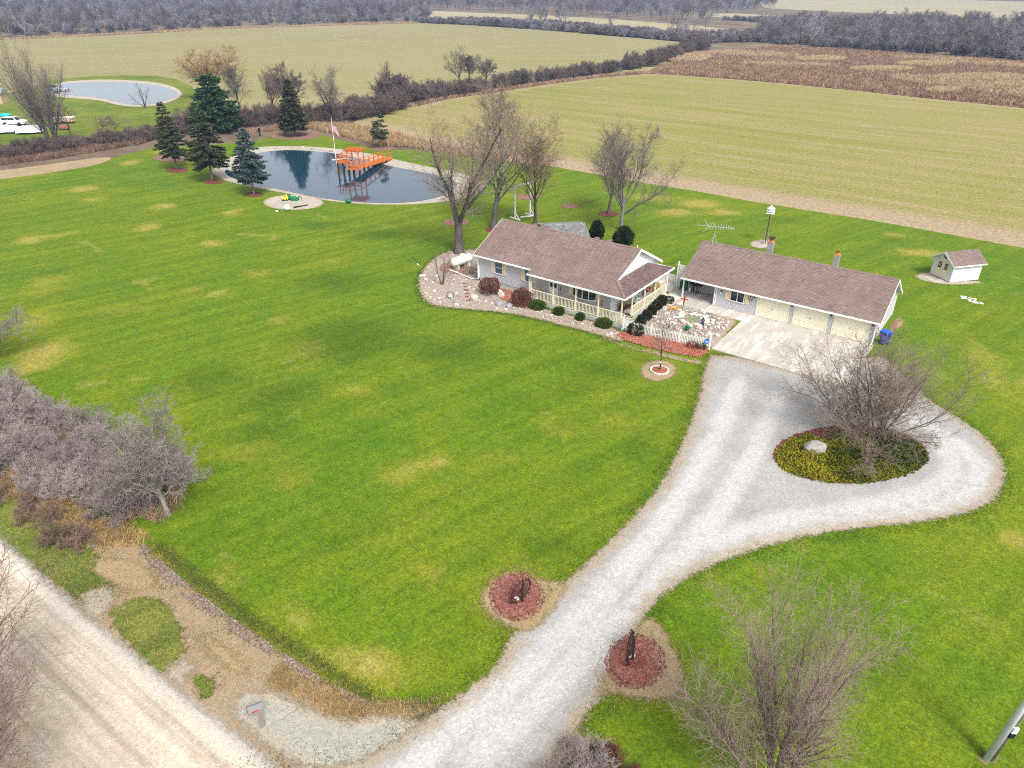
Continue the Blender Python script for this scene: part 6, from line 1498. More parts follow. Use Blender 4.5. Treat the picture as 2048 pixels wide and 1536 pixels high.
def scatter(poly, n, seed):
    rng = np.random.default_rng(seed); P = np.array(poly); x0, y0 = P.min(0); x1, y1 = P.max(0)
    q = np.stack([rng.uniform(x0, x1, n), rng.uniform(y0, y1, n)], 1)
    return q[in_poly(q[:, 0], q[:, 1], poly)]
G_TAN = simple('tan_reed', (0.46, 0.32, 0.17), .9, .15, .5, shade=.35, trans=.2)
G_PALE = simple('pale_straw', (0.56, 0.42, 0.25), .9, .15, .5, shade=.3, trans=.2)
G_BROWN = simple('brown_weed', (0.36, 0.235, 0.155), .9, .25, .2, shade=.45, trans=.15)
for _k, _e in enumerate(([(7.90,222.33),(7.71,219.39),(6.75,216.12),(5.11,212.73),(2.90,209.45),(0.27,206.48),(-2.61,204.00),(-5.58,202.16),(-8.43,201.07),(-11.00,200.81),(-13.12,201.41),(-14.64,202.85),(-15.45,205.06),(-15.47,207.89),(-14.68,211.19),(-13.11,214.71),(-10.87,218.20),(-8.10,221.41),(-5.02,224.09),(-1.85,226.04),(1.17,227.11),(3.82,227.23),(5.90,226.42),(7.29,224.74)], [(-25.76,226.41),(-25.72,224.53),(-26.22,222.38),(-27.23,220.14),(-28.67,217.92),(-30.45,215.89),(-32.44,214.17),(-34.53,212.87),(-36.58,212.07),(-38.45,211.83),(-40.03,212.17),(-41.20,213.07),(-41.88,214.49),(-42.01,216.33),(-41.59,218.47),(-40.62,220.77),(-39.17,223.07),(-37.34,225.20),(-35.26,227.01),(-33.08,228.35),(-30.96,229.15),(-29.04,229.34),(-27.48,228.91),(-26.36,227.91)], [(-52.78,250.62),(-52.51,248.38),(-52.77,245.93),(-53.53,243.45),(-54.75,241.10),(-56.33,239.02),(-58.17,237.35),(-60.16,236.18),(-62.17,235.61),(-64.07,235.65),(-65.74,236.33),(-67.06,237.60),(-67.94,239.40),(-68.32,241.60),(-68.14,244.06),(-67.43,246.62),(-66.22,249.09),(-64.59,251.29),(-62.66,253.06),(-60.57,254.26),(-58.47,254.82),(-56.52,254.70),(-54.85,253.90),(-53.57,252.51)], [(-4.41,174.89),(-4.36,173.69),(-4.53,172.42),(-4.92,171.16),(-5.48,170.00),(-6.18,169.02),(-6.98,168.27),(-7.83,167.80),(-8.66,167.65),(-9.43,167.82),(-10.09,168.31),(-10.58,169.09),(-10.88,170.11),(-10.95,171.30),(-10.81,172.58),(-10.44,173.87),(-9.87,175.07),(-9.15,176.10),(-8.32,176.89),(-7.45,177.36),(-6.59,177.50),(-5.81,177.30),(-5.16,176.76),(-4.68,175.94)], [(-96.87,227.74),(-95.46,223.68),(-94.64,219.64),(-94.45,215.88),(-94.87,212.63),(-95.88,210.06),(-97.39,208.32),(-99.33,207.50),(-101.58,207.67),(-104.00,208.81),(-106.46,210.89),(-108.80,213.80),(-110.86,217.38),(-112.50,221.41),(-113.57,225.63),(-113.98,229.73),(-113.68,233.40),(-112.68,236.34),(-111.03,238.32),(-108.87,239.16),(-106.37,238.82),(-103.72,237.33),(-101.14,234.84),(-98.80,231.55)], [(-16.51,255.07),(-16.52,252.89),(-17.10,250.46),(-18.22,247.94),(-19.78,245.49),(-21.69,243.27),(-23.82,241.42),(-26.03,240.05),(-28.18,239.27),(-30.14,239.11),(-31.78,239.60),(-32.98,240.71),(-33.65,242.38),(-33.74,244.51),(-33.24,246.95),(-32.17,249.54),(-30.60,252.10),(-28.63,254.44),(-26.40,256.38),(-24.09,257.80),(-21.85,258.57),(-19.85,258.66),(-18.22,258.07),(-17.09,256.84)], [(13.48,204.69),(13.39,202.88),(12.92,200.94),(12.11,198.98),(11.02,197.13),(9.71,195.52),(8.28,194.24),(6.82,193.38),(5.41,192.99),(4.16,193.09),(3.13,193.70),(2.41,194.76),(2.05,196.23),(2.07,198.01),(2.49,199.97),(3.27,201.99),(4.38,203.92),(5.73,205.62),(7.22,206.97),(8.75,207.86),(10.21,208.24),(11.49,208.07),(12.50,207.38),(13.18,206.23)])):
    blades('meadow_straw', 'pale straw patch among the dead meadow weeds', scatter(_e, 5200, 50 + _k), 1.5, .09, G_PALE, 60 + _k, 5, .4, 'weeds')
G_STRAW = simple('straw_grass', (0.44, 0.30, 0.13), .9, .2, .5, shade=.4, trans=.2)
blades('reeds', 'tan reeds between the pond lawn and the wheat field', scatter([(-99.62,37.32),(-89.18,35.88),(-78.97,33.91),(-72.55,36.42),(-61.58,36.09),(-52.68,35.89),(-55.02,38.95),(-67.13,39.88),(-77.36,41.55),(-89.85,44.55),(-99.02,44.84),(-104.15,42.52),(-107.44,38.61)], 4600, 1), 1.15, .035, G_TAN, 1, 6)
def clumped(poly, n, seed, sc=.045, thr=.0):
    q = scatter(poly, n, seed)
    v = np.sin(q[:, 0] * sc * 1.3 + np.sin(q[:, 1] * sc * 2.1) * 1.7) + np.sin(q[:, 1] * sc * 3 + np.sin(q[:, 0] * sc) * 2)
    return q[v > thr]
SCR = [(-93.55,170.74),(-85.08,171.68),(-68.42,172.22),(-50.89,171.21),(-29.97,167.23),(-10.16,162.48),(12.11,158.13),(35.85,152.24),(38.73,276.02),(2.22,282.04),(-32.40,291.04),(-63.44,300.08),(-94.00,300.57),(-100.13,279.29),(-107.33,252.45),(-99.44,197.96)]
blades('meadow_weeds', 'dead brown weeds covering the meadow beyond the wheat field', scatter(SCR, 52000, 3), 1.2, .07, G_BROWN, 3, 5, .4, 'weeds')
blades('meadow_straw', 'pale straw patches among the dead meadow weeds', clumped(SCR, 60000, 4, .035, .7), 1.35, .08, G_PALE, 4, 5, .4, 'weeds')
for nm, poly in (('W1', "-50,80 120,75 340,64 560,54 840,47 840,45 560,51 340,60 120,70 -50,76"),):
    pass
blades('field_edge_grass', 'strip of tan grass at the foot of the left woods', scatter([(-430.34,97.41),(-427.78,107.82),(-422.05,134.65),(-419.89,166.08),(-417.90,195.04),(-418.19,225.08),(-408.07,266.04),(-389.34,309.35),(-368.87,356.68),(-378.36,366.89),(-398.86,318.03),(-417.58,273.41),(-427.43,231.22),(-426.68,200.29),(-428.30,170.55),(-430.05,138.32),(-435.54,110.89)], 14000, 5), 1.0, .09, G_TAN, 5, 4)
blades('hedge_foot_grass', 'brown dead grass along the foot of the field hedge', scatter([(-114.05,65.72),(-105.82,71.81),(-108.34,87.58),(-106.03,105.82),(-104.06,127.47),(-100.43,150.16),(-93.54,167.18),(-96.24,172.40),(-103.17,154.84),(-107.38,132.41),(-109.16,109.92),(-111.95,91.75),(-109.68,75.91),(-116.06,70.18)], 9000, 6), .8, .06, G_BROWN, 6, 5)
blades('lawn_edge_weeds', 'red-brown weeds under the low hedge at the left edge', scatter([(-118.86,-17.19),(-118.22,-14.47),(-116.06,-6.72),(-116.16,1.96),(-116.43,9.65),(-123.22,14.51),(-124.64,5.35),(-124.12,-3.93),(-125.83,-11.46),(-125.96,-14.53)], 5000, 7), .9, .03, simple('red_brown_weed', (.20, .125, .085), .9, .25, .4, shade=.45), 7, 6)
blades('thicket_foot_grass', 'tan dead grass in front of the dark thicket behind the pond', scatter([(-109.85,25.71),(-107.76,31.29),(-105.58,37.10),(-101.36,38.80),(-105.00,41.89),(-110.34,40.96),(-112.49,34.87),(-114.56,29.03)], 2200, 8), .8, .03, G_BROWN, 8, 6)
blades('ditch_grass', 'straw-coloured grass clumps at the road end of the hedge', scatter([(-29.25,-51.39),(-23.55,-50.18),(-19.06,-49.89),(-16.74,-49.86),(-13.66,-49.18),(-12.00,-48.96),(-12.40,-50.14),(-14.01,-50.94),(-16.35,-51.16),(-20.46,-51.50),(-26.53,-52.38)], 2600, 9), .55, .012, G_STRAW, 9, 8, .5)
blades('hedge_grass', 'brown dead grass under the roadside hedge', scatter([(-39.36,-50.61),(-29.27,-49.61),(-21.53,-49.32),(-14.94,-49.07),(-12.69,-47.67),(-13.62,-45.86),(-16.37,-45.49),(-22.77,-46.24),(-33.22,-46.06),(-38.25,-46.06),(-46.73,-48.22)], 5000, 10), .7, .012, G_BROWN, 10, 7, .5)

# ------------------------------------------------------------------ things in the yard
LO = dict(off=(0, 0, 0))
M_TANK = simple('cream_white_tank_paint', (0.72, 0.69, 0.62), 0.45, 0.08, 2.0)
M_STONE = simple('field_stone', (0.33, 0.275, 0.225), .9, .35, 3.0, bump=.3, rnd=.45)
M_PALE = simple('pale_limestone', (0.62, 0.57, 0.49), .9, .25, 4.0, bump=.3, rnd=.25)
M_BOULDER = simple('granite_boulder', (0.36, 0.335, 0.315), .9, .3, 2.0, bump=.5)
M_GREEN = simple('green_plastic', (0.015, 0.16, 0.055), .45, .12, 5)
M_YELLOW = simple('yellow_plastic', (0.72, 0.50, 0.05), .45, .15, 5)
M_BLUEBIN = simple('blue_plastic', (0.012, 0.045, 0.30), .4, .12, 4)
M_BLUEBIN2 = simple('blue_plastic_lid', (0.02, 0.11, 0.46), .4, .1, 4)
M_RED = simple('dull_red_paint', (0.34, 0.035, 0.02), .6, .25, 6)
M_POLE = simple('weathered_pole_wood', (0.20, 0.17, 0.14), .9, .3, 4.0, bump=.4)
M_GREYMETAL = simple('light_grey_conduit', (0.60, 0.64, 0.70), .5, .08, 3)
M_PURPLE = simple('purple_grey_stone', (0.30, 0.29, 0.33), .8, .3, 5)

# propane tank
v1, v0 = Vector((-25.45, -4.75)), Vector((-25.95, -7.5))
t = thing('propane_tank', 'long cream-white propane tank lying on the stone bed by the big tree', 'propane tank', ((v0.x + v1.x) / 2, (v0.y + v1.y) / 2, 0), math.atan2(v1.y - v0.y, v1.x - v0.x))
hl = 1.38
pr = [(-hl, .02), (-hl + .04, .22), (-hl + .12, .36), (-hl + .28, .46), (-hl + .42, .48), (hl - .42, .48), (hl - .28, .46), (hl - .12, .36), (hl - .04, .22), (hl, .02)]
MB().tube([(x, 0, .82) for x, r in pr], [r for x, r in pr], 20).build('tank', M_TANK, t, smooth=True, **LO)
MB().lathe([(.24, 0), (.24, .16), (.2, .24), (.08, .29)], (.05, 0, 1.24), 14).build('valve_dome', M_TANK, t, smooth=True, **LO)
for x in (-.75, .75):
    MB().box(x - .12, x + .12, -.38, .38, 0, .42).build('saddle', M_PALE, t, **LO)
# satellite dish
t = thing('satellite_dish', 'small grey satellite dish on a thin pole at the edge of the stone bed', 'satellite dish', (*(-27.24,-10.64), 0), R(200))
MB().tube([(0, 0, 0), (0, 0, 1.25)], .03, 6).build('pole', M_BLACK, t, **LO)
MB().lathe([(.02, 0), (.20, .03), (.36, .10), (.37, .10), (.2, .05), (.02, .02)], (0, 0, 0), 14).build('dish', M_GREYMETAL, t, **LO)
d = t.children[-1]; d.location = (.06, 0, 1.25); d.rotation_euler = (0, R(55), 0)
MB().tube([(.08, 0, 1.12), (.42, 0, 1.28)], .015, 5).box(.38, .48, -.05, .05, 1.24, 1.36).build('receiver', M_WHITE, t, **LO)

# stones of the beds: single stones are pieces of their bed, small pebbles one loose layer
srng = random.Random(7)
def stone_mesh(k, sub=1):
    bm = bmesh.new(); bmesh.ops.create_icosphere(bm, subdivisions=sub, radius=1)
    r = random.Random(k); sx, sy, sz = r.uniform(.8, 1.2), r.uniform(.6, 1.0), r.uniform(.45, .7)
    for v in bm.verts:
        n = 1 + r.uniform(-.16, .16); v.co = Vector((v.co.x * sx * n, v.co.y * sy * n, v.co.z * sz * n + .25))
    me = bpy.data.meshes.new('stone'); bm.to_mesh(me); bm.free(); me.materials.append(M_STONE)
    return me
ST = [stone_mesh(k) for k in range(8)]
STP = [m.copy() for m in ST]
for m in STP: m.materials.clear(); m.materials.append(M_PALE)
def stone(parent, x, y, s, pale=False, z=.03):
    o = link('stone', (STP if pale else ST)[srng.randrange(8)], parent, (x, y, z), srng.uniform(0, 6)); o.scale = (s,) * 3
    return o
def spots(poly, n, seed):
    r = np.random.default_rng(seed); P = np.array(poly); a, b = P.min(0), P.max(0); out = []
    while len(out) < n:
        q = r.uniform(a, b)
        if in_poly(q[:1], q[1:], poly)[0]: out.append(q)
    return out
GARD = [(-3.38,-7.27),(-3.86,-4.32),(-4.17,-1.61),(-3.27,-1.55),(-1.58,-1.92),(-0.01,-1.90),(1.19,-1.99),(2.47,-2.13),(2.81,-5.27),(2.89,-7.41),(0.82,-7.24),(-1.19,-7.47)]
pc = np.array((-0.23,-4.27))
for q in spots(GARD, 200, 3):
    d = np.hypot(*(q - pc))
    if d < 1.1: continue
    stone(rock_garden, q[0], q[1], srng.uniform(.09, .24), srng.random() < .45, .06)
for k in range(34):
    a = 2 * PI * k / 34; rr = srng.uniform(1.0, 1.45)
    stone(rock_garden, pc[0] + rr * 1.05 * math.cos(a), pc[1] + rr * .8 * math.sin(a), srng.uniform(.16, .30), srng.random() < .8, .06)
PB1 = [(-26.85,-11.58),(-28.83,-8.52),(-29.75,-4.67),(-28.71,-2.02),(-26.84,-2.10),(-22.84,-6.48),(-19.17,-9.25),(-16.48,-11.17),(-13.22,-11.25),(-12.46,-12.09),(-15.45,-12.90),(-18.50,-14.29),(-21.15,-15.37),(-23.21,-14.78)]
PB2 = [(-13.30,-10.74),(-10.74,-10.82),(-7.99,-10.95),(-5.47,-10.90),(-4.02,-10.58),(-3.35,-11.79),(-5.52,-11.68),(-8.95,-11.92),(-12.26,-12.22)]
for q in spots(PB1, 120, 5) + spots(PB2, 50, 6):
    stone(stone_bed, q[0], q[1], srng.uniform(.08, .19), srng.random() < .4, .04)
def pebbles(parent, poly, n, lo, hi, z, seed, mats):
    r = np.random.default_rng(seed); P = scatter(poly, n, seed); n = len(P)
    base = np.array([(1, 0, 0), (-.5, .8, 0), (-.4, -.8, 0), (.1, 0, .75)])
    s = r.uniform(lo, hi, (n, 1, 1)); a = r.uniform(0, 6.28, n); c, q = np.cos(a), np.sin(a)
    Rm = np.stack([np.stack([c, -q, 0 * c], 1), np.stack([q, c, 0 * c], 1), np.stack([0 * c, 0 * c, 1 + 0 * c], 1)], 1)
    V = np.einsum('nij,kj->nki', Rm, base) * s * r.uniform(.7, 1.2, (n, 4, 1)) + np.column_stack([P, np.full(n, z)])[:, None, :]
    F = (np.array([(0, 1, 3), (1, 2, 3), (2, 0, 3)])[None] + 4 * np.arange(n)[:, None, None]).reshape(-1, 3)
    o = link('pebbles', raw_mesh('pebbles', V.reshape(-1, 3), [F], mats, False, np.repeat(r.uniform(0, 1, n), 3)), parent)
    o['kind'] = 'stuff'
def mat_peb(name, cols):
    t = NT(name); return t.finish(t.ramp(t.attr('shade'), [(k / (len(cols) - 1), c) for k, c in enumerate(cols)]), .9, None, .2)
M_PEB = mat_peb('mixed_pebbles', [(.10, .07, .055), (.28, .21, .165), (.40, .33, .275), (.22, .185, .17), (.55, .50, .44), (.32, .22, .155)])
M_CHIP = mat_peb('mulch_chips', [(.09, .028, .022), (.20, .065, .05), (.30, .12, .09), (.16, .05, .04), (.40, .22, .17)])
M_CHIP2 = mat_peb('orange_mulch_chips', [(.16, .035, .02), (.36, .10, .06), (.46, .18, .12), (.28, .07, .04), (.52, .30, .22)])
pebbles(stone_bed, BED, 16000, .03, .08, .036, 1, M_PEB)
pebbles(rock_garden, GARD, 7000, .03, .08, .047, 2, M_PEB)
def chips(name, label, poly, n, z, seed, mat, s=(.03, .075)):
    r = np.random.default_rng(seed); P = scatter(poly, n, seed); n = len(P)
    a = r.uniform(0, 6.28, n); l = r.uniform(*s, n); w = l * r.uniform(.25, .5, n)
    d = np.stack([np.cos(a) * l, np.sin(a) * l], 1); e = np.stack([-np.sin(a) * w, np.cos(a) * w], 1)
    zz = z + r.uniform(0, .03, (n, 4))
    V = np.stack([np.column_stack([P + sx * d + sy * e, zz[:, k]]) for k, (sx, sy) in enumerate(((-1, -1), (1, -1), (1, 1), (-1, 1)))], 1).reshape(-1, 3)
    o = link(name, raw_mesh(name, V, [np.arange(n * 4).reshape(-1, 4)], mat, False, r.uniform(0, 1, n)))
    return tag(o, label, 'mulch', kind='stuff')
chips('wood_chips', 'red-brown bark chips heaped round the upper iron wheel', [(7.46,-39.75),(7.62,-40.05),(7.71,-40.37),(7.72,-40.69),(7.66,-40.99),(7.52,-41.24),(7.32,-41.45),(7.07,-41.58),(6.79,-41.63),(6.49,-41.61),(6.19,-41.50),(5.91,-41.32),(5.67,-41.08),(5.49,-40.78),(5.38,-40.46),(5.35,-40.13),(5.41,-39.81),(5.55,-39.53),(5.76,-39.32),(6.03,-39.18),(6.33,-39.13),(6.65,-39.17),(6.96,-39.29),(7.24,-39.49)], 9000, .10, 1, M_CHIP)
chips('wood_chips', 'red-brown bark chips heaped round the lower iron wheel', [(14.04,-39.70),(14.15,-40.01),(14.19,-40.33),(14.16,-40.66),(14.07,-40.96),(13.91,-41.22),(13.70,-41.42),(13.46,-41.55),(13.19,-41.61),(12.92,-41.58),(12.66,-41.47),(12.43,-41.29),(12.24,-41.04),(12.12,-40.74),(12.06,-40.40),(12.07,-40.07),(12.17,-39.75),(12.33,-39.47),(12.55,-39.25),(12.81,-39.11),(13.09,-39.06),(13.38,-39.10),(13.64,-39.23),(13.87,-39.44)], 9000, .10, 2, M_CHIP)
chips('strewn_chips', 'loose bark chips strewn round the upper mulch circle', [(7.68,-39.59),(7.88,-39.96),(7.98,-40.35),(7.99,-40.74),(7.90,-41.11),(7.73,-41.42),(7.48,-41.67),(7.18,-41.83),(6.83,-41.90),(6.46,-41.88),(6.09,-41.75),(5.74,-41.54),(5.45,-41.24),(5.23,-40.88),(5.10,-40.48),(5.06,-40.07),(5.13,-39.67),(5.31,-39.33),(5.57,-39.06),(5.91,-38.88),(6.29,-38.82),(6.68,-38.87),(7.07,-39.02),(7.41,-39.27)], 1500, .055, 5, M_CHIP)
chips('strewn_chips', 'loose bark chips strewn round the lower mulch circle', [(14.26,-39.54),(14.39,-39.92),(14.44,-40.32),(14.39,-40.71),(14.27,-41.08),(14.08,-41.39),(13.82,-41.64),(13.52,-41.81),(13.19,-41.88),(12.86,-41.85),(12.54,-41.72),(12.26,-41.50),(12.03,-41.20),(11.87,-40.83),(11.80,-40.42),(11.82,-40.01),(11.93,-39.61),(12.14,-39.26),(12.41,-38.99),(12.74,-38.81),(13.09,-38.75),(13.44,-38.80),(13.77,-38.96),(14.05,-39.22)], 1500, .055, 6, M_CHIP)
chips('wood_chips', 'orange-red bark chips in front of the picket fence', [(-4.54,-10.96),(-4.59,-9.99),(-1.95,-9.29),(0.68,-8.93),(3.18,-8.72),(3.38,-9.60),(3.28,-10.77),(0.94,-11.40),(-1.22,-11.63),(-3.11,-11.61)], 7000, .055, 3, M_CHIP2, (.04, .09))
chips('wood_chips', 'orange-red bark chips round the young tree by the drive', [(2.18,-14.34),(2.24,-14.52),(2.26,-14.71),(2.24,-14.91),(2.18,-15.09),(2.08,-15.24),(1.95,-15.37),(1.81,-15.45),(1.65,-15.48),(1.49,-15.46),(1.34,-15.39),(1.21,-15.28),(1.11,-15.13),(1.04,-14.95),(1.02,-14.76),(1.04,-14.57),(1.10,-14.38),(1.20,-14.22),(1.32,-14.09),(1.48,-14.01),(1.64,-13.98),(1.80,-14.00),(1.95,-14.07),(2.08,-14.19)], 1200, .06, 4, M_CHIP2)

# boulders and ornaments of the stone bed
def boulder(label, xy, s, mat, seed, flat=.6, name='boulder', z=0):
    bm = bmesh.new(); bmesh.ops.create_icosphere(bm, subdivisions=3, radius=1); r = random.Random(seed)
    ph = [r.uniform(0, 6) for _ in range(6)]
    for v in bm.verts:
        c = v.co
        n = 1 + .12 * math.sin(c.x * 3 + ph[0]) + .1 * math.sin(c.y * 4 + ph[1]) + .08 * math.sin(c.z * 5 + c.x * 3 + ph[2]) + r.uniform(-.02, .02)
        v.co = Vector((max(-.82, min(.82, c.x * n)) * s[0], max(-.85, min(.85, c.y * n)) * s[1], max(-.4, min(.8, c.z * n)) * s[2]))
    me = bpy.data.meshes.new(name); bm.to_mesh(me); bm.free(); me.materials.append(mat)
    for p in me.polygons: p.use_smooth = True
    o = link(name, me, None, (*xy, s[2] * .38 + z), r.uniform(0, 3)); tag(o, label, 'boulder')
    return o
b = boulder('large pale flat-topped boulder sitting in the golden juniper', (14.69, -19.2), (.86, .52, .60), M_BOULDER, 3, z=.22); b.rotation_euler = (0, 0, CAM_YAW + .15)
boulder('tan boulder in the stone bed near the stepping bricks', (-19.07,-12.18), (.5, .4, .4), M_PALE, 4)
boulder('tan boulder on the mulch between the two round red shrubs', (-18.06,-9.56), (.32, .28, .34), M_PALE, 5)
boulder('brown boulder just below the tan one by the round shrubs', (-17.45,-10.05), (.34, .3, .32), M_STONE, 6)
boulder('left purple-grey ornamental stone at the edge of the stone bed', (-16.27,-11.91), (.42, .34, .34), M_PURPLE, 7)
boulder('right purple-grey ornamental stone at the edge of the stone bed', (-15.23,-11.73), (.46, .3, .30), M_PURPLE, 8)
boulder('pale boulder near the blue spruce on the pond bank', (-88.07,7.40), (.6, .5, .5), M_PALE, 9)
M_BRICK = simple('red_brown_brick', (.22, .085, .055), .9, .3, 6, rnd=.2)
for k in range(6):
    x, y = (np.array((-22.37,-9.64)) * (5 - k) + np.array((-19.30,-12.81)) * k) / 5
    o = MB().box(-.24, .24, -.09, .09, 0, .06).build('brick', M_BRICK, stone_bed, off=(0, 0, 0)); o.location = (x, y, .045); o.rotation_euler = (0, 0, CAM_YAW + srng.uniform(-.1, .1))
t = thing('ring_planter', 'green hoop ornament with white figures standing in the stone bed', 'ornament', (*(-21.08,-13.36), 0), CAM_YAW)
MB().tube([(.33 * math.cos(a), 0, .38 + .33 * math.sin(a)) for a in np.linspace(0, 2 * PI, 20)], .035, 6, caps=False).build('hoop', M_GREEN, t, **LO)
MB().ball((-.08, 0, .22), .12, seg=8).ball((.1, .02, .18), .1, seg=8).ball((0, .0, .38), .09, seg=8).build('figure', M_WHITE, t, **LO)
MB().box(-.25, .25, -.12, .12, 0, .06).build('base', M_GREEN, t, **LO)

# picket fence
t = thing('picket_fence', 'white picket fence between the red mulch bed and the rock garden', 'fence', (-4.25, -9.85, 0), math.atan2(.98, 7.5))
FL = 7.56
pk = MB(); pk.add([(-.035, 0, .08), (.035, 0, .08), (.035, 0, .92), (0, 0, 1.0), (-.035, 0, .92), (-.035, .022, .08), (.035, .022, .08), (.035, .022, .92), (0, .022, 1.0), (-.035, .022, .92)],
                  [(0, 1, 2, 3, 4), (9, 8, 7, 6, 5), (0, 5, 6, 1), (1, 6, 7, 2), (2, 7, 8, 3), (3, 8, 9, 4), (4, 9, 5, 0)])
pm = pk.mesh('picket', M_WHITE)
n = 56
for k in range(n): link('picket', pm, t, (.12 + (FL - .24) * (k + .5) / n, -.04, 0))
for z in (.28, .74): MB().box(0, FL, -.015, .03, z, z + .08).build('rail', M_WHITE, t, **LO)
for k, x in enumerate((0, 2.5, 5.0, FL)):
    MB().box(x - .06, x + .06, -.05, .07, 0, 1.18 + (.22 if k in (0, 3) else 0)).lathe([(.09, 0), (.09, .03), (.02, .10)], (x, .01, 1.18 + (.22 if k in (0, 3) else 0)), 4).build('post', M_WHITE, t, **LO)
# stone edging ring round the young tree
c = (1.64,-14.74); er = thing('edging_ring', 'ring of pale concrete edging round the young tree by the drive', 'edging', (*c, 0))
rad = .62
for k in range(14):
    a0, a1 = 2 * PI * k / 14 + .02, 2 * PI * (k + 1) / 14 - .02
    MB().prism([(r * math.cos(a), r * math.sin(a)) for r, s_ in ((rad, 1), (rad + .13, -1)) for a in ((a0, (a0 + a1) / 2, a1) if s_ > 0 else (a1, (a0 + a1) / 2, a0))], .03, .14).build('stone', M_PALE, er, **LO)
c = (c[0] + .12, c[1] - .25)
t = thing('tree_wrap', 'white guard sleeve round the young tree stem', 'tree guard', (*(1.64,-14.74), .72)); MB().lathe([(.07, 0), (.07, .12), (.05, .12)], sides=8).build('sleeve', M_WHITE, t, **LO)

# rock garden ornaments
def scarecrow(label, xy, H, mat):
    t = thing('garden_ornament', label, 'ornament', (*xy, .05), CAM_YAW + .3)
    MB().tube([(0, 0, 0), (.03, 0, H * .55)], .025, 6).build('stake', M_IRON, t, **LO)
    b = MB().bar((.03, 0, H * .45), (.06, 0, H * .98), .12, .05, up=(0, 1, 0)).bar((-.32, 0, H * .88), (.42, 0, H * .70), .10, .05, up=(0, 1, 0)).ball((.06, 0, H), .09, seg=8)
    b.build('figure', mat, t, **LO)
scarecrow('red-brown cross-shaped bird ornament on a stake by the patio', (-1.94,-2.76), 1.35, M_RED)
t = thing('garden_ornament', 'orange and white butterfly ornament with green base in the rock garden', 'ornament', (*(-2.46,-3.57), .05), CAM_YAW)
MB().tube([(0, 0, 0), (0, 0, .35)], .02, 5).build('stake', M_GREEN, t, **LO)
for sx in (-1, 1): MB().add([(0, 0, .3), (sx * .35, .03, .55), (sx * .45, .03, .35), (sx * .25, .0, .15), (0, .02, .32), (sx * .35, .05, .57), (sx * .45, .05, .37), (sx * .25, .02, .17)], [(0, 1, 2, 3), (7, 6, 5, 4), (0, 4, 5, 1), (1, 5, 6, 2), (2, 6, 7, 3)]).build('wing', simple('orange_wing', (.55, .22, .05), .6, .3, 5), t, **LO)
MB().ball((0, -.02, .42), .12, seg=8).build('body', M_YELLOW, t, **LO)
t = thing('garden_lamp', 'dark lamp post with white globe behind the picket fence', 'lamp', (*(-1.25,-7.13), .05))
MB().lathe([(.09, 0), (.05, .08), (.04, .65), (.07, .75)], sides=8).build('post', simple('dark_green_metal', (.012, .03, .022), .5), t, **LO)
MB().ball((0, 0, .86), .14, seg=12).build('globe', M_WHITE, t, smooth=True, **LO)
t = thing('frog_statue', 'bright green frog statue crouching by the garden pool', 'statue', (*(0.24,-6.67), .05), R(-40))
MB().ball((0, 0, .28), .24, (1.2, .8, .9), 12).ball((.22, 0, .50), .17, (1.1, .9, .8), 12).build('body', simple('green_glaze', (.02, .24, .12), .35, .15, 6), t, smooth=True, **LO)
for sy in (-1, 1):
    MB().tube([(-.1, sy * .16, .25), (.05, sy * .3, .28), (-.12, sy * .3, .04), (.12, sy * .32, .02)], .06, 6, .03).build('hind_leg', bpy.data.materials['green_glaze'], t, **LO)
    MB().ball((.28, sy * .09, .64), .055, seg=8).build('eye', M_YELLOW, t, **LO)
t = thing('garden_figure', 'small dark blue figure statue on the stones by the garden pool', 'statue', (*(0.93,-4.87), .05))
MB().lathe([(.16, 0), (.18, .1), (.12, .35), (.15, .5), (.07, .6)], sides=10).build('robe', simple('dark_blue_glaze', (.035, .03, .11), .4, .3, 6), t, **LO)
MB().ball((0, 0, .68), .10, seg=8).build('head', M_IRON, t, **LO)
MB().box(-.22, .22, -.12, .12, -.02, .08).build('plinth', M_RED, t, **LO)
t = thing('security_sign', 'blue security sign with white emblem at the picket fence end', 'sign', (*(3.02,-9.07), 0), CAM_YAW + .1)
MB().tube([(0, 0, 0), (0, 0, .62)], .02, 5).build('stake', M_WHITE, t, **LO)
MB().yprism([(.24 * math.cos(a), .75 + .24 * math.sin(a)) for a in np.linspace(PI / 8, 2 * PI + PI / 8, 9)[:-1]], -.02, .0).build('panel', simple('sign_blue', (.02, .12, .50), .4), t, **LO)
MB().yprism([(-.13, .82), (.0, .70), (.13, .82), (.13, .74), (0, .62), (-.13, .74)], -.03, -.0205).build('emblem', M_WHITE, t, **LO)
t = thing('garden_pot', 'small green ornament bowl at the porch corner by the fence post', 'pot', (*(-4.32,-10.04), 0))
MB().lathe([(.10, 0), (.26, .06), (.28, .16), (.22, .18), (.18, .10)], sides=12).build('bowl', M_GREEN, t, **LO)
MB().tube([(0, .02, .1), (0, .02, .62)], .05, 6, .02).build('stem', M_GREYMETAL, t, **LO)

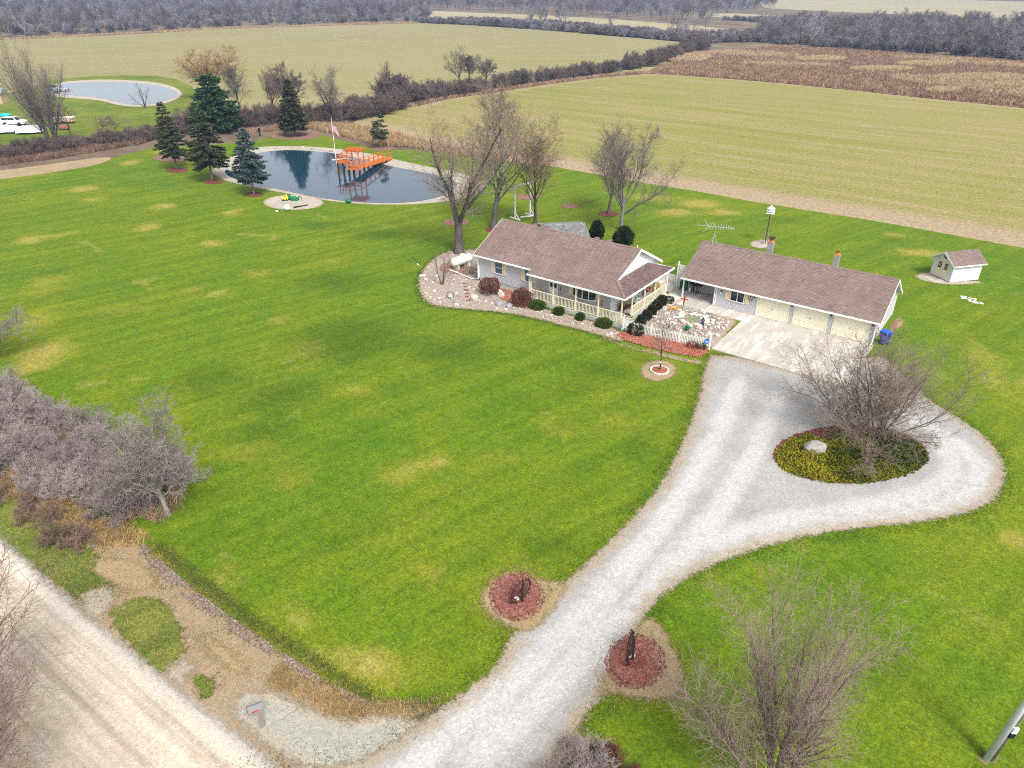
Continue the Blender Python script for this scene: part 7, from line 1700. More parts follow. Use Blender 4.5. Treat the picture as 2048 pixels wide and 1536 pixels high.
# porch furniture
PZ = .42
t = thing('porch_swing', 'wheel-backed porch bench heaped with floral cushions', 'bench', (-5.7, -6.5, PZ), R(75))
MB().box(-.85, .85, -.3, .3, .38, .44).build('seat', M_IRON, t, **LO)
MB().tube([(.62 * math.cos(a) - .1, .32, .75 + .58 * math.sin(a)) for a in np.linspace(0, 2 * PI, 22)], .035, 6, caps=False).build('wheel_back', M_IRON, t, **LO)
for k in range(8): MB().tube([(-.1, .32, .75), (-.1 + .6 * math.cos(k * PI / 4), .32, .75 + .56 * math.sin(k * PI / 4))], .018, 5).build('spoke', M_IRON, t, **LO)
FLOR = NT('floral_cloth'); _v = FLOR.voro(FLOR.objc(), 16, 'Color')
FLOR = FLOR.finish(FLOR.ramp(_v, [(.1, (.05, .035, .02)), (.35, (.35, .26, .06)), (.6, (.06, .07, .03)), (.8, (.45, .38, .25)), (.95, (.25, .05, .03))]), .9)
for x in (-.5, .1, .6): MB().ball((x, .1, .66), .3, (1, .45, .9), 10).build('cushion', FLOR, t, smooth=True, **LO)
for x in (-.8, .8):
    for y in (-.26, .26): MB().box(x - .03, x + .03, y - .03, y + .03, 0, .38).build('leg', M_IRON, t, **LO)
t = thing('step_ladder_stand', 'grey A-shaped plant stand beside the floral bench', 'stand', (-5.3, -5.3, PZ), R(60))
for sx, sy in ((-1, -1), (1, -1), (-1, 1), (1, 1)): MB().tube([(.28 * sx, .36 * sy, 0), (.18 * sx, .04 * sy, 1.45)], .022, 5).build('leg', M_GREYMETAL, t, **LO)
for z in (.4, .8, 1.2): MB().box(-.26, .26, -.3 + z * .2, .3 - z * .2, z, z + .02).build('shelf', M_GREYMETAL, t, **LO)
t = thing('flower_pot', 'white pot with yellow flowers by the house corner post', 'pot', (-6.9, -9.0, PZ))
MB().lathe([(.10, 0), (.16, .26), (.13, .26)], sides=10).build('pot', M_WHITE, t, **LO)
V, F, S = leaf_ball(np.random.default_rng(2), 160, .2, .2, .22, .55, .09); link('flowers', raw_mesh('flowers', V, [F], M_YELLOW, False, S), t)
t = thing('hanging_basket', 'brown hanging flower basket under the porch eave', 'basket', (-5.0, -3.9, 1.55))
MB().lathe([(.06, 0), (.18, .08), (.2, .2), (.16, .2)], sides=10).build('basket', simple('basket_brown', (.22, .09, .04), .9, .3), t, **LO)
MB().tube([(0, 0, .2), (0, 0, 1.15)], .008, 4).build('hanger', M_BLACK, t, **LO)
V, F, S = leaf_ball(np.random.default_rng(3), 140, .24, .24, .12, .42, .1); link('flowers', raw_mesh('flowers', V, [F], simple('salmon_flowers', (.6, .22, .15), .8, .3), False, S), t)
t = thing('patio_table', 'low black-topped table on the side porch', 'table', (-5.9, -2.6, PZ), R(5))
MB().box(-.42, .42, -.55, .55, .66, .70).build('tabletop', M_BLACK, t, **LO)
for sx in (-1, 1):
    for sy in (-1, 1): MB().box(.36 * sx - .025, .36 * sx + .025, .48 * sy - .025, .48 * sy + .025, 0, .66).build('leg', M_CREAM, t, **LO)
t = thing('flower_tub', 'yellow flowers in a white tub at the back end of the side porch', 'planter', (-5.5, -1.2, PZ))
MB().lathe([(.18, 0), (.24, .34), (.2, .34)], sides=12).build('tub', M_WHITE, t, **LO)
V, F, S = leaf_ball(np.random.default_rng(4), 320, .36, .36, .3, .95, .12); link('flowers', raw_mesh('flowers', V, [F], M_YELLOW, False, S), t)
t = thing('garden_chair', 'pale blue plastic chair leaning outside the side railing', 'chair', (-4.25, -4.1, .05), R(-20))
MB().box(-.24, .24, -.22, .22, .36, .40).build('seat', simple('pale_blue_plastic', (.36, .46, .62), .5), t, **LO)
MB().box(-.24, .24, .19, .23, .40, .86).build('backrest', bpy.data.materials['pale_blue_plastic'], t, **LO)
for sx in (-1, 1):
    for sy in (-1, 1): MB().box(.21 * sx - .02, .21 * sx + .02, .19 * sy - .02, .19 * sy + .02, 0, .36).build('leg', bpy.data.materials['pale_blue_plastic'], t, **LO)
for i, (x, z) in enumerate(((-7.45, 1.35), (-7.45, 1.05))):
    tag(MB().box(x - .09, x + .09, HY0 - .04, HY0 - .018, z - .11, z + .11).build('wall_plaque', simple('brick_red_plaque', (.45, .16, .10), .8, .3, 9), None, off=(0, 0, 0)), ['upper red wall plaque beside the house corner post', 'lower red wall plaque beside the house corner post'][i], 'plaque', 'red plaques on the porch wall')
tag(MB().box(-11.98, -11.88, HY0 - .05, HY0 - .018, 1.35, 1.62).build('door_ornament', M_RED, None, off=(0, 0, 0)), 'small red ornament on the wall right of the front door', 'ornament')

# patio: grill, cart, hose, mat
t = thing('grill', 'black barbecue grill with white gas bottle under the breezeway roof', 'grill', (-2.75, 1.75, .07), R(-10))
MB().box(-.32, .32, -.25, .25, .78, .92).build('firebox', M_BLACK, t, **LO)
MB().xprism([(-.26, .92), (-.24, 1.08), (-.1, 1.2), (.1, 1.2), (.24, 1.08), (.26, .92)], -.34, .34).build('lid', simple('navy_black_enamel', (.012, .014, .028), .35), t, **LO)
for sx in (-1, 1): MB().box(*sorted((sx * .34, sx * .72)), -.22, .22, .84, .88).build('side_shelf', M_BLACK, t, **LO)
for sx in (-1, 1):
    for sy in (-1, 1): MB().box(.3 * sx - .025, .3 * sx + .025, .2 * sy - .025, .2 * sy + .025, 0, .78).build('leg', M_BLACK, t, **LO)
MB().lathe([(.12, 0), (.15, .06), (.15, .32), (.08, .4), (.05, .45)], (-.5, -.12, .02), 12).build('gas_bottle', M_WHITE, t, **LO)
t = thing('tool_cart', 'dark green slatted cart beside the black grill', 'cart', (-4.05, 1.95, .07), R(4))
for k in range(5): MB().box(-.34, .34, -.22, .22, .18 + k * .14, .26 + k * .14).build('slat', M_GREEN, t, **LO)
for sx in (-1, 1): 
    for sy in (-1, 1): MB().box(.3 * sx - .03, .3 * sx + .03, .19 * sy - .03, .19 * sy + .03, 0, .9).build('post', M_GREEN, t, **LO)
MB().box(-.3, .3, -.2, .2, .9, .94).box(-.08, .1, -.06, .06, .94, 1.12).build('top', M_GREEN, t, **LO)
hp = [(-5.0 + .8 * math.cos(a) + .05 * math.sin(3 * a), .35 + .75 * math.sin(a), .09 + .002 * a) for a in np.linspace(.3, 5.6, 40)]
tag(MB().tube(hp + [(-4.4, -.5, .09), (-4.5, -.9, .12)], .028, 6).build('garden_hose', simple('pale_yellow_hose', (.62, .55, .22), .5), None, **LO, smooth=True), 'loop of pale yellow hose lying on the patio by the porch', 'hose')
tag(MB().prism([(-4.41, .10), (-3.42, -.18), (-3.45, -1.17), (-4.40, -.88)], .072, .10).build('paving_slab', M_PALE, None, **LO), 'white square slab lying on the patio near the clipped shrubs', 'slab')
tag(MB().box(-4.35, -4.25, -2.2, -1.2, .04, .14).build('downspout_extension', M_WHITE, None, **LO), 'white downspout extension lying beside the patio shrubs', 'downspout')

# blue recycling bin
t = thing('wheelie_bin', 'blue wheeled rubbish bin at the garage corner', 'bin', (14.6, .75, 0), R(-20))
m = MB(); m.add([(-.24, -.22, .06), (.24, -.22, .06), (.24, .24, .06), (-.24, .24, .06), (-.33, -.34, 1.12), (.33, -.34, 1.12), (.33, .36, 1.12), (-.33, .36, 1.12)], [(3, 2, 1, 0), (4, 5, 6, 7), (0, 1, 5, 4), (1, 2, 6, 5), (2, 3, 7, 6), (3, 0, 4, 7)])
m.box(-.36, .36, -.37, .39, 1.06, 1.14); m.build('body', M_BLUEBIN, t, **LO)
MB().xprism([(-.38, 1.142), (-.36, 1.2), (0, 1.26), (.38, 1.2), (.4, 1.142)], -.36, .36).build('lid', M_BLUEBIN2, t, **LO)
for sx in (-1, 1): MB().tube([(sx * .22, .28, .12), (sx * .32, .28, .12)], .12, 12).build('wheel', M_BLACK, t, **LO)
MB().tube([(-.26, .44, 1.05), (.26, .44, 1.05)], .02, 6).build('handle', M_BLUEBIN, t, **LO)

# aerial on the garage roof
t = thing('tv_aerial', 'large white television aerial on a tripod at the end of the garage ridge', 'aerial', (-2.35, GY, GR))
for dx, dy in ((-.3, -.12), (.28, .25), (.0, -.4)): MB().tube([(dx, dy, -.05 - abs(dy) * gsl), (0, 0, .8)], .022, 5).build('tripod_leg', M_GALV, t, **LO)
MB().tube([(0, 0, .6), (0, 0, 1.5)], .022, 6).build('mast', M_GALV, t, **LO)
bm_ = Vector((1, .1, .1)).normalized()
MB().bar((-2.0, -.0, 1.34), (1.75, .15, 1.62), .045, .045).build('boom', M_GALV, t, **LO)
for k in range(11):
    s = k / 10; p = Vector((-.75, .05, 1.43)).lerp(Vector((1.7, .15, 1.62)), s); hlf = 1.15 - .75 * s
    if 2 < k < 5: hlf *= .6
    MB().tube([p + Vector((.25, -hlf, -.05)) * .999, p, p + Vector((-.25, hlf, .05))], .014, 5).build('element', M_GALV, t, **LO)
for sz in (-1, 1): MB().tube([(-.75, .05, 1.43), (-1.15, -.1, 1.43 + .6 * sz)], .02, 5).build('reflector_arm', M_GALV, t, **LO)

# bird house on a lattice post
t = thing('bird_house', 'white multi-storey bird house on a lattice post in a gravel circle', 'bird house', (*(-2.52,20.86), 0), .3)
for sx, sy in ((-1, -1), (1, -1), (0, 1)): MB().tube([(.32 * sx, .3 * sy, 0), (.1 * sx, .1 * sy, 1.7)], .045, 5).build('leg', M_POLE, t, **LO)
for k in range(5):
    z = .3 + .3 * k; w = .3 * (1 - k * .16)
    MB().bar((-w, -w, z), (w, -w, z + .2), .03, .03).bar((w, -w, z), (0, w, z + .2), .03, .03).build('lattice', M_POLE, t, **LO)
MB().tube([(0, 0, .2), (0, 0, 3.6)], .05, 8).build('pole', M_IRON, t, **LO)
hx = [(.36 * math.cos(a), .36 * math.sin(a)) for a in np.linspace(0, 2 * PI, 9)[:-1]]
MB().prism([(x * .9, y * .9) for x, y in hx], 3.62, 4.1).box(-.42, .42, -.42, .42, 3.56, 3.62).box(-.42, .42, -.42, .42, 3.84, 3.87).build('house_body', M_WHITE, t, **LO)
MB().lathe([(.48, 4.1), (.06, 4.42), (.02, 4.5)], sides=8).build('roof', M_GREYMETAL, t, **LO)
for k in range(6):
    a = CAM_YAW + 4.1 + k * .5; 
    MB().ball((.31 * math.cos(a), .31 * math.sin(a), 3.74 + .24 * (k % 2)), .05, seg=6).build('entrance', M_BLACK, t, **LO)

# swing frame
t = thing('swing_frame', 'white timber swing frame with cross feet standing on the lawn behind the house', 'swing frame', (-31.38, 12.77, 0), math.atan2(2.6, .51))
for x in (-1.32, 1.32):
    MB().box(x - .085, x + .085, -.085, .085, .06, 4.1).build('post', M_WHITE, t, **LO)
    MB().box(x - .09, x + .09, -.9, .9, 0, .12).build('foot', M_WHITE, t, **LO)
    MB().bar((x, -.75, .1), (x, -.06, .85), .08, .08).build('brace', M_WHITE, t, **LO)
MB().box(-1.5, 1.5, -.1, .1, 4.1, 4.28).build('crossbeam', M_WHITE, t, **LO)
tag(MB().box(-.9, .9, -.1, .1, 0, .1).build('timber', M_WHITE, None, **LO), 'white timber lying on the lawn between the swing posts', 'timber')
bpy.data.objects['timber'].location = (-31.0, 13.2, 0); bpy.data.objects['timber'].rotation_euler = (0, 0, R(58))

# dock
RUST = M_ORANGE
t = thing('dock', 'orange stained timber dock with pergola standing on dark posts in the pond', 'dock', (-65.1, 17.2, 0), R(111.2))
ZD, ZU = 1.15, 2.0
def planks(x0, x1, y0, y1, z, along, w=.2):
    k = 0
    if along == 'y':
        x = x0
        while x < x1 - .02:
            MB().box(x + .006, min(x + w, x1) - .006, y0, y1, z(x) - .05, z(x), srng.uniform(.1, .9)).build('plank', RUST, t, **LO); x += w
    else:
        y = y0
        while y < y1 - .02:
            MB().box(x0, x1, y + .006, min(y + w, y1) - .006, z(y) - .05, z(y), srng.uniform(.1, .9)).build('plank', RUST, t, **LO); y += w
planks(-1.85, 0, -.05, 2.1, lambda v: ZD, 'x')
planks(-1.7, .3, 2.15, 3.9, lambda v: ZU, 'x')
ramp = lambda x: ZD - (ZD - .38) * max(0, x) / 10.5
planks(0, 10.5, 0, 1.7, ramp, 'y')
for k in range(4): MB().box(-1.5, -.3, 1.85 + .1 * k, 2.1 + .1 * k, ZD + .2 * k, ZD + .2 * k + .05).build('step', RUST, t, **LO)
for x in (-1.8, -.05): MB().box(x - .03, x + .03, -.05, 2.1, ZD - .25, ZD - .06).build('beam', RUST, t, **LO)
for y in (.0, 1.7): MB().bar((0, y, ZD - .15), (10.5, y, .23), .06, .2).build('beam', RUST, t, **LO)
for x in (-1.65, .25): MB().box(x - .03, x + .03, 2.15, 3.9, ZU - .25, ZU - .06).build('beam', RUST, t, **LO)
def dpost(x, y, top): MB().box(x - .09, x + .09, y - .09, y + .09, -.3, top).build('pile', M_DARKWOOD, t, **LO)
for x in (-1.7, -.1):
    for y in (.05, 1.0, 2.0): dpost(x, y, ZD - .1)
for x in (-1.6, .2):
    for y in (2.9, 3.8): dpost(x, y, ZU - .1)
for k in range(5):
    for y in (.05, 1.65): dpost(1.2 + k * 1.7, y, ramp(1.2 + k * 1.7) - .08)
for (x, y) in ((-1.6, 3.8), (-1.6, 2.9)): MB().bar((x, y, .5), (x + .7, y, 1.2), .08, .1).build('brace', M_DARKWOOD, t, **LO)
def rpost(x, y, z0, z1, m=RUST): MB().box(x - .06, x + .06, y - .06, y + .06, z0, z1).build('railing_post', m, t, **LO)
def rail(p0, p1, hs=(.5, .95), w=.1):
    for h in hs: MB().bar((p0[0], p0[1], p0[2] + h), (p1[0], p1[1], p1[2] + h), w, .07).build('rail', RUST, t, **LO)
for k in range(7):
    x = k * 1.7
    for y in (.02, 1.68): rpost(x, y, ramp(x) - .3, ramp(x) + .85)
rail((0, .02, ZD), (10.3, .02, .40), (.85,), .16); rail((0, 1.68, ZD), (10.3, 1.68, .40), (.45, .85), .14)
for x, y in ((-1.65, 3.85), (.25, 3.85), (-1.65, 2.2), (.25, 2.2), (-.7, 3.85)): rpost(x, y, ZU - .2, ZU + 1.05)
rail((-1.65, 2.2, ZU), (-1.65, 3.85, ZU)); rail((-.7, 3.85, ZU), (.25, 3.85, ZU)); rail((.25, 2.2, ZU), (.25, 3.85, ZU), (.35, .65, .95))
for x, y in ((-1.8, .05), (-.05, .05), (-1.8, 2.0), (-.05, 2.0)): MB().box(x - .07, x + .07, y - .07, y + .07, ZD, ZD + 2.65).build('pergola_post', RUST, t, **LO)
for x in (-1.8, -.05): MB().box(x - .05, x + .05, -.35, 2.45, ZD + 2.5, ZD + 2.7).build('pergola_beam', RUST, t, **LO)
for k in range(9): MB().box(-2.15, .3, -.3 + k * .32, -.24 + k * .32, ZD + 2.7, ZD + 2.86).build('rafter', RUST, t, **LO)
for sx in (-1.8, -.05):
    for s_, y in ((1, .05), (-1, 2.0)): MB().bar((sx, y, ZD + 2.1), (sx, y + s_ * .45, ZD + 2.5), .07, .07).build('brace', RUST, t, **LO)
rail((-1.8, .05, ZD), (-1.8, 2.0, ZD)); rail((-1.8, .05, ZD), (-.05, .05, ZD))
for k in range(6): MB().box(-1.85, -1.55, .25 + k * .3, .5 + k * .3, ZD + .42, ZD + .47).build('bench_slat', RUST, t, **LO)
MB().bar((.7, 3.0, ZU + .12), (-1.5, 4.75, ZU + .16), .42, .06).build('diving_board', M_WHITE, t, **LO)
MB().box(.1, .6, 2.8, 3.2, ZU, ZU + .09).build('board_stand', M_GALV, t, **LO)
# flag on its pole
M_ = Matrix.Rotation(R(111.2), 3, 'Z') @ Vector((-1.65, 3.98, 0)) + Vector((-65.1, 17.2, 0))
t = thing('flagpole', 'white flagpole with a drooping american flag at the dock corner', 'flagpole', (M_.x, M_.y, 1.7))
MB().tube([(0, 0, 0), (0, 0, 6.6)], .05, 8, .03).build('pole', M_WHITE, t, **LO)
MB().ball((0, 0, 6.66), .08, seg=8).build('finial', M_YELLOW, t, smooth=True, **LO)
def flag():
    nx, nz = 26, 13
    V = []; F1, cols = [], []
    fr = np.array([CU[0], CU[1]])
    for i in range(nx + 1):
        for j in range(nz + 1):
            u, v = i / nx, j / nz
            drop = 1.3 * u ** .9
            x = .05 + 1.1 * u * (1 - .3 * v); yy = .10 * math.sin(u * 9 + v * 2) * u
            z = 6.35 - drop - 1.5 * (1 - v) * (1 - .15 * u)
            V.append((x * fr[0] - yy * fr[1], x * fr[1] + yy * fr[0], z))
    for i in range(nx):
        for j in range(nz):
            F1.append((i * (nz + 1) + j, (i + 1) * (nz + 1) + j, (i + 1) * (nz + 1) + j + 1, i * (nz + 1) + j + 1))
            canton = i < nx * .4 and j >= 6
            star = canton and (i + j) % 2 == 0 and i > 0 and j < 12
            cols.append(.5 if canton and not star else (0.0 if (12 - j) % 2 == 0 and not canton else 1.0))
    n = NT('flag_cloth')
    mat = n.finish(n.ramp(n.attr('shade'), [(0.0, (.42, .012, .03)), (.25, (.42, .012, .03)), (.26, (.02, .03, .14)), (.74, (.02, .03, .14)), (.75, (.75, .74, .74))]), .8, None, .2, None, 0, .3)
    me = raw_mesh('flag', V, [np.array(F1)], mat, True, cols)
    for e in mat.node_tree.nodes:
        if e.type == 'VALTORGB': e.color_ramp.interpolation = 'CONSTANT'
    link('flag', me, t)
flag()

# pond and lawn oddments
t = thing('yard_figure', 'black silhouette yard figure with pale head standing before the dark thicket', 'statue', (*(-105.34,27.10), 0), CAM_YAW)
for sx in (-1, 1): MB().tube([(.11 * sx, 0, 0), (.1 * sx, 0, .8)], .075, 6, .09).build('leg', M_BLACK, t, **LO)
MB().lathe([(.19, .75), (.22, 1.0), (.24, 1.3), (.1, 1.42)], sides=8).build('torso', M_BLACK, t, **LO)
for sx in (-1, 1): MB().tube([(.22 * sx, 0, 1.32), (.32 * sx, -.05, 1.0), (.16 * sx, -.2, .95)], .06, 6, .05).build('arm', M_BLACK, t, **LO)
MB().ball((0, 0, 1.56), .12, (1, 1, 1.2), 8).build('head', M_PALE, t, **LO)
MB().lathe([(.22, 1.64), (.13, 1.66), (.11, 1.76)], sides=8).build('hat', M_BLACK, t, **LO)
o = tag(MB().tube([(0, 0, .05), (.5, .1, .5), (.75, .1, 1.0), (.7, .1, 1.25)], [.18, .14, .10, .05], 7).tube([(.3, .05, .3), (1.2, -.1, .35), (1.7, -.1, .1)], [.13, .1, .04], 7).build('driftwood', M_POLE, None, **LO), 'twisted driftwood stump on the mulch by the far spruce', 'driftwood'); o.location = (*(-102.91,30.85), 0)
o = tag(MB().ball((0, 0, .3), .42, (1.2, .9, .75), 12).build('float', M_GREEN, None, **LO, smooth=True), 'round green float lying on the near pond shore', 'float'); o.location = (*(-54.45,3.96), 0)
t = thing('toy_tractor', 'green and yellow ride-on toy on the far side of the sandbox', 'toy', (*(-62.41,0.30), 0), 2.6)
MB().box(-.5, .35, -.22, .22, .25, .55).box(-.45, -.05, -.2, .2, .55, .8).build('body', M_GREEN, t, **LO)
for x, r in ((-.35, .3), (.35, .2)):
    for y in (-.3, .3): MB().tube([(x, y - .06, r), (x, y + .06, r)], r, 12).build('wheel', M_YELLOW if r > .25 else M_BLACK, t, **LO)
t = thing('toy_digger', 'larger green plastic toy lying beside the yellow toy in the sandbox', 'toy', (*(-61.49,0.33), 0), .4)
MB().ball((0, 0, .32), .5, (1.2, .8, .6), 10).box(-.2, .6, -.35, .35, .05, .4).build('body', M_GREEN, t, **LO)
MB().tube([(.5, 0, .3), (.9, .1, .7), (1.2, .1, .3)], .07, 6).build('arm', M_GREEN, t, **LO)
t = thing('toy_truck', 'yellow toy truck in the middle of the sandbox', 'toy', (*(-62.50,-0.41), 0), 1.1)
MB().box(-.4, .4, -.25, .25, .15, .5).box(.1, .4, -.22, .22, .5, .75).build('body', M_YELLOW, t, **LO)
for x in (-.25, .25):
    for y in (-.27, .27): MB().tube([(x, y - .05, .14), (x, y + .05, .14)], .14, 10).build('wheel', M_BLACK, t, **LO)
o = tag(MB().ball((0, 0, .38), .42, (1.1, 1, .95), 12).build('white_tub', simple('milky_white_plastic', (.66, .74, .74), .5, .05), None, **LO, smooth=True), 'large white tub on the near edge of the sandbox', 'tub'); o.location = (*(-58.19,-3.37), 0)
o = tag(MB().ball((0, 0, .12), .2, (1.1, 1, .6), 8).build('white_ball', M_WHITE, None, **LO, smooth=True), 'small white ball on the grass left of the sandbox', 'ball'); o.location = (*(-58.73,-4.65), 0)
o = tag(MB().bar((-1.1, -.2, .08), (1.0, .3, .1), .12, .12).bar((-.9, .2, .07), (.1, .35, .07), .1, .1).build('log', M_DARKWOOD, None, **LO), 'dark wooden sticks lying in the sandbox', 'sticks'); o.location = (*(-58.10,-1.21), 0); o.rotation_euler = (0, 0, CAM_YAW + .5)
st = thing('stepping_stones', 'cluster of pale stones set in the lawn right of the shed', 'stones', (*(19.20,15.99), 0))
for k in range(26):
    f = srng.uniform(-1, 1); x = 1.1 * f; y = srng.uniform(-.5, .5) * math.sqrt(1 - f * f) ; a = -.35
    m = MB(); r = srng.uniform(.1, .2); m.prism([(r * srng.uniform(.8, 1.2) * math.cos(q), r * srng.uniform(.8, 1.2) * math.sin(q)) for q in np.linspace(0, 2 * PI, 8)[:-1]], 0, .03 + .0015 * k)
    o = m.build('stone', M_PALE, st, **LO); o.location = (x * math.cos(a) - y * math.sin(a), x * math.sin(a) + y * math.cos(a), 0)
for k, xy in enumerate(spots([(-94.10,16.68),(-93.77,20.72),(-87.91,25.05),(-78.80,26.42),(-76.76,26.89),(-86.18,23.61),(-92.67,19.89)], 8, 3)): stone(bpy.data.objects['pond_shore'], xy[0], xy[1], srng.uniform(.2, .45), False, .0)

# iron wheels in the two mulch circles
def iron_wheel(label, xy, rz, lean, R_=.62):
    t = thing('iron_wheel', label, 'iron wheel', (*xy, .12), rz)
    t.rotation_euler = (lean, 0, rz)
    MB().tube([(R_ * math.cos(a), 0, R_ + R_ * 1.05 * math.sin(a)) for a in np.linspace(0, 2 * PI, 30)], .035, 6, caps=False).build('rim', M_IRON, t, **LO)
    MB().tube([(R_ * .82 * math.cos(a), .06, R_ + R_ * .86 * math.sin(a)) for a in np.linspace(0, 2 * PI, 30)], .02, 5, caps=False).build('inner_rim', M_IRON, t, **LO)
    for k in range(18):
        a = 2 * PI * k / 18
        MB().bar((R_ * math.cos(a), -.09, R_ + R_ * 1.05 * math.sin(a)), ((R_ + .11) * math.cos(a), .09, R_ + (R_ + .11) * 1.05 * math.sin(a)), .035, .05).build('lug', M_IRON, t, **LO)
    for k in range(4):
        a = PI * k / 4 + .3; MB().tube([(-R_ * .8 * math.cos(a), .03, R_ - R_ * .8 * math.sin(a)), (R_ * .8 * math.cos(a), .03, R_ + R_ * .8 * math.sin(a))], .015, 5).build('spoke', M_IRON, t, **LO)
    MB().box(-.05, .05, -.2, -.1, -.1, 1.35).build('post', M_DARKWOOD, t, **LO)
iron_wheel('rusty lugged iron wheel on a post in the upper mulch circle by the drive', (6.86,-40.52), CAM_YAW + .75, .06)
iron_wheel('rusty lugged iron wheel on a post in the lower mulch circle by the drive', (12.86,-40.41), CAM_YAW + 1.25, -.05, .66)
for i, (c, s) in enumerate((((6.72,-40.59), .13), ((12.95,-40.24), .13), ((12.84,-40.36), .08))):
    o = link('pale_stone', STP[i], None, (*c, .15)); o.scale = (s,) * 3; tag(o, ['white stone at the foot of the upper iron wheel', 'larger white stone right of the lower iron wheel', 'smaller white stone at the foot of the lower iron wheel'][i], 'stone')

# mailbox
t = thing('mailbox', 'grey roadside mailbox with red flag on a thick square post', 'mailbox', (2.33, -52.27, 0), math.atan2(-.47, -.26) )
dv = np.array((1.83,-53.03)) - np.array((2.26,-52.21)); t.rotation_euler = (R(2), R(-2), math.atan2(dv[1], dv[0]))
BEIGE = simple('taupe_plastic', (.22, .185, .16), .6, .1, 4)
MB().box(-.10, .10, -.10, .10, 0, .95).build('post', BEIGE, t, **LO)
MB().xprism([(-.16, .98), (.16, .98), (.16, 1.16), (.12, 1.26), (.0, 1.31), (-.12, 1.26), (-.16, 1.16)], -.16, .42).build('box', simple('grey_plastic_box', (.22, .21, .215), .5, .05), t, **LO)
MB().box(.42, .44, -.15, .15, .99, 1.24).build('door', simple('slate_blue_door', (.10, .14, .24), .5), t, **LO)
MB().box(.425, .45, -.16, .16, 1.2, 1.235).build('handle', M_RED, t, **LO)
MB().box(.0, .26, .162, .175, 1.12, 1.16).box(.2, .26, .162, .175, 1.06, 1.16).build('flag', simple('mailbox_red', (.55, .03, .05), .5), t, **LO)
MB().box(-.12, .12, -.13, .13, .9, .98).build('bracket', BEIGE, t, **LO)

# utility pole
t = thing('utility_pole', 'leaning weathered utility pole with grey conduit at the lower right corner', 'utility pole', (*(26.46,-36.14), 0), CAM_YAW)
t.rotation_euler = (0, R(6), CAM_YAW)
MB().tube([(0, 0, -.3), (0, 0, 5), (0, 0, 10.5)], [.17, .155, .12], 14).build('pole', M_POLE, t, smooth=True, **LO)
MB().tube([(-.19, -.10, -.1), (-.18, -.10, 8)], .115, 12).build('conduit', M_GREYMETAL, t, smooth=True, **LO)
MB().tube([(.17, -.05, 0), (.155, -.05, 8)], .02, 6).build('ground_wire', M_GREYMETAL, t, **LO)
MB().box(-.09, .11, -.24, -.15, 1.85, 2.15).build('meter_plate', M_WHITE, t, **LO)
MB().box(-.06, .14, -.22, -.15, 1.55, 1.84).build('meter_box', M_BLACK, t, **LO)
MB().box(-1.2, 1.2, -.06, .06, 9.6, 9.75).build('crossarm', M_POLE, t, **LO)
sheet('pole_base_soil', [(27.06,-35.69),(27.05,-35.84),(27.01,-36.01),(26.93,-36.18),(26.82,-36.35),(26.69,-36.50),(26.55,-36.63),(26.40,-36.72),(26.26,-36.77),(26.13,-36.77),(26.03,-36.73),(25.96,-36.65),(25.92,-36.53),(25.93,-36.38),(25.97,-36.21),(26.04,-36.04),(26.15,-35.86),(26.29,-35.71),(26.43,-35.58),(26.58,-35.49),(26.73,-35.44),(26.86,-35.44),(26.96,-35.48),(27.03,-35.57)], .022, M_DIRT, .4, sm=0)

# vehicles and boats at the left edge, beyond the hedge
def car_body(mb, prof, w):
    mb.xprism  # side outline along x (length), width along y
    n = len(prof); v = [(x, -w / 2, z) for x, z in prof] + [(x, w / 2, z) for x, z in prof]
    return mb.add(v, [tuple(range(n)), tuple(range(2 * n - 1, n - 1, -1))] + [((k + 1) % n, k, n + k, n + (k + 1) % n) for k in range(n)])
SILVER = simple('silver_car_paint', (.62, .63, .66), .3, .04, 2, spec=.5)
t = thing('parked_car', 'silver sport utility vehicle parked at the left edge beyond the hedge', 'car', (-156.5, 3.6, 0), math.atan2(3.6, 4.8))
car_body(MB(), [(-2.4, .35), (2.4, .35), (2.45, .75), (2.2, .95), (1.1, 1.05), (-2.35, 1.08), (-2.45, .7)], 1.85).build('body', SILVER, t, **LO)
car_body(MB(), [(1.1, 1.05), (.45, 1.65), (-2.0, 1.68), (-2.35, 1.08)], 1.6).build('roof', SILVER, t, **LO)
for sy in (-1, 1):
    for x0, x1 in ((-2.0, -.85), (-.75, .55)): MB().box(x0, x1, *sorted((sy * .80, sy * .815)), 1.15, 1.55).build('window', M_GLASS, t, **LO)
    for x in (-1.5, 1.5): MB().tube([(x, sy * .75, .36), (x, sy * .95, .36)], .36, 14).build('wheel', M_BLACK, t, **LO)
    MB().box(2.40, 2.46, *sorted((sy * .5, sy * .85)), .7, .85).build('headlight', M_WHITE, t, **LO)
MB().add([(1.09, -.72, 1.08), (1.09, .72, 1.08), (.5, .66, 1.62), (.5, -.66, 1.62), (1.05, -.72, 1.06), (1.05, .72, 1.06)], [(0, 1, 2, 3), (4, 5, 1, 0)]).build('windscreen', M_GLASS, t, **LO)
M_TARP = simple('white_tarp', (.50, .53, .58), .6, .12, .6)
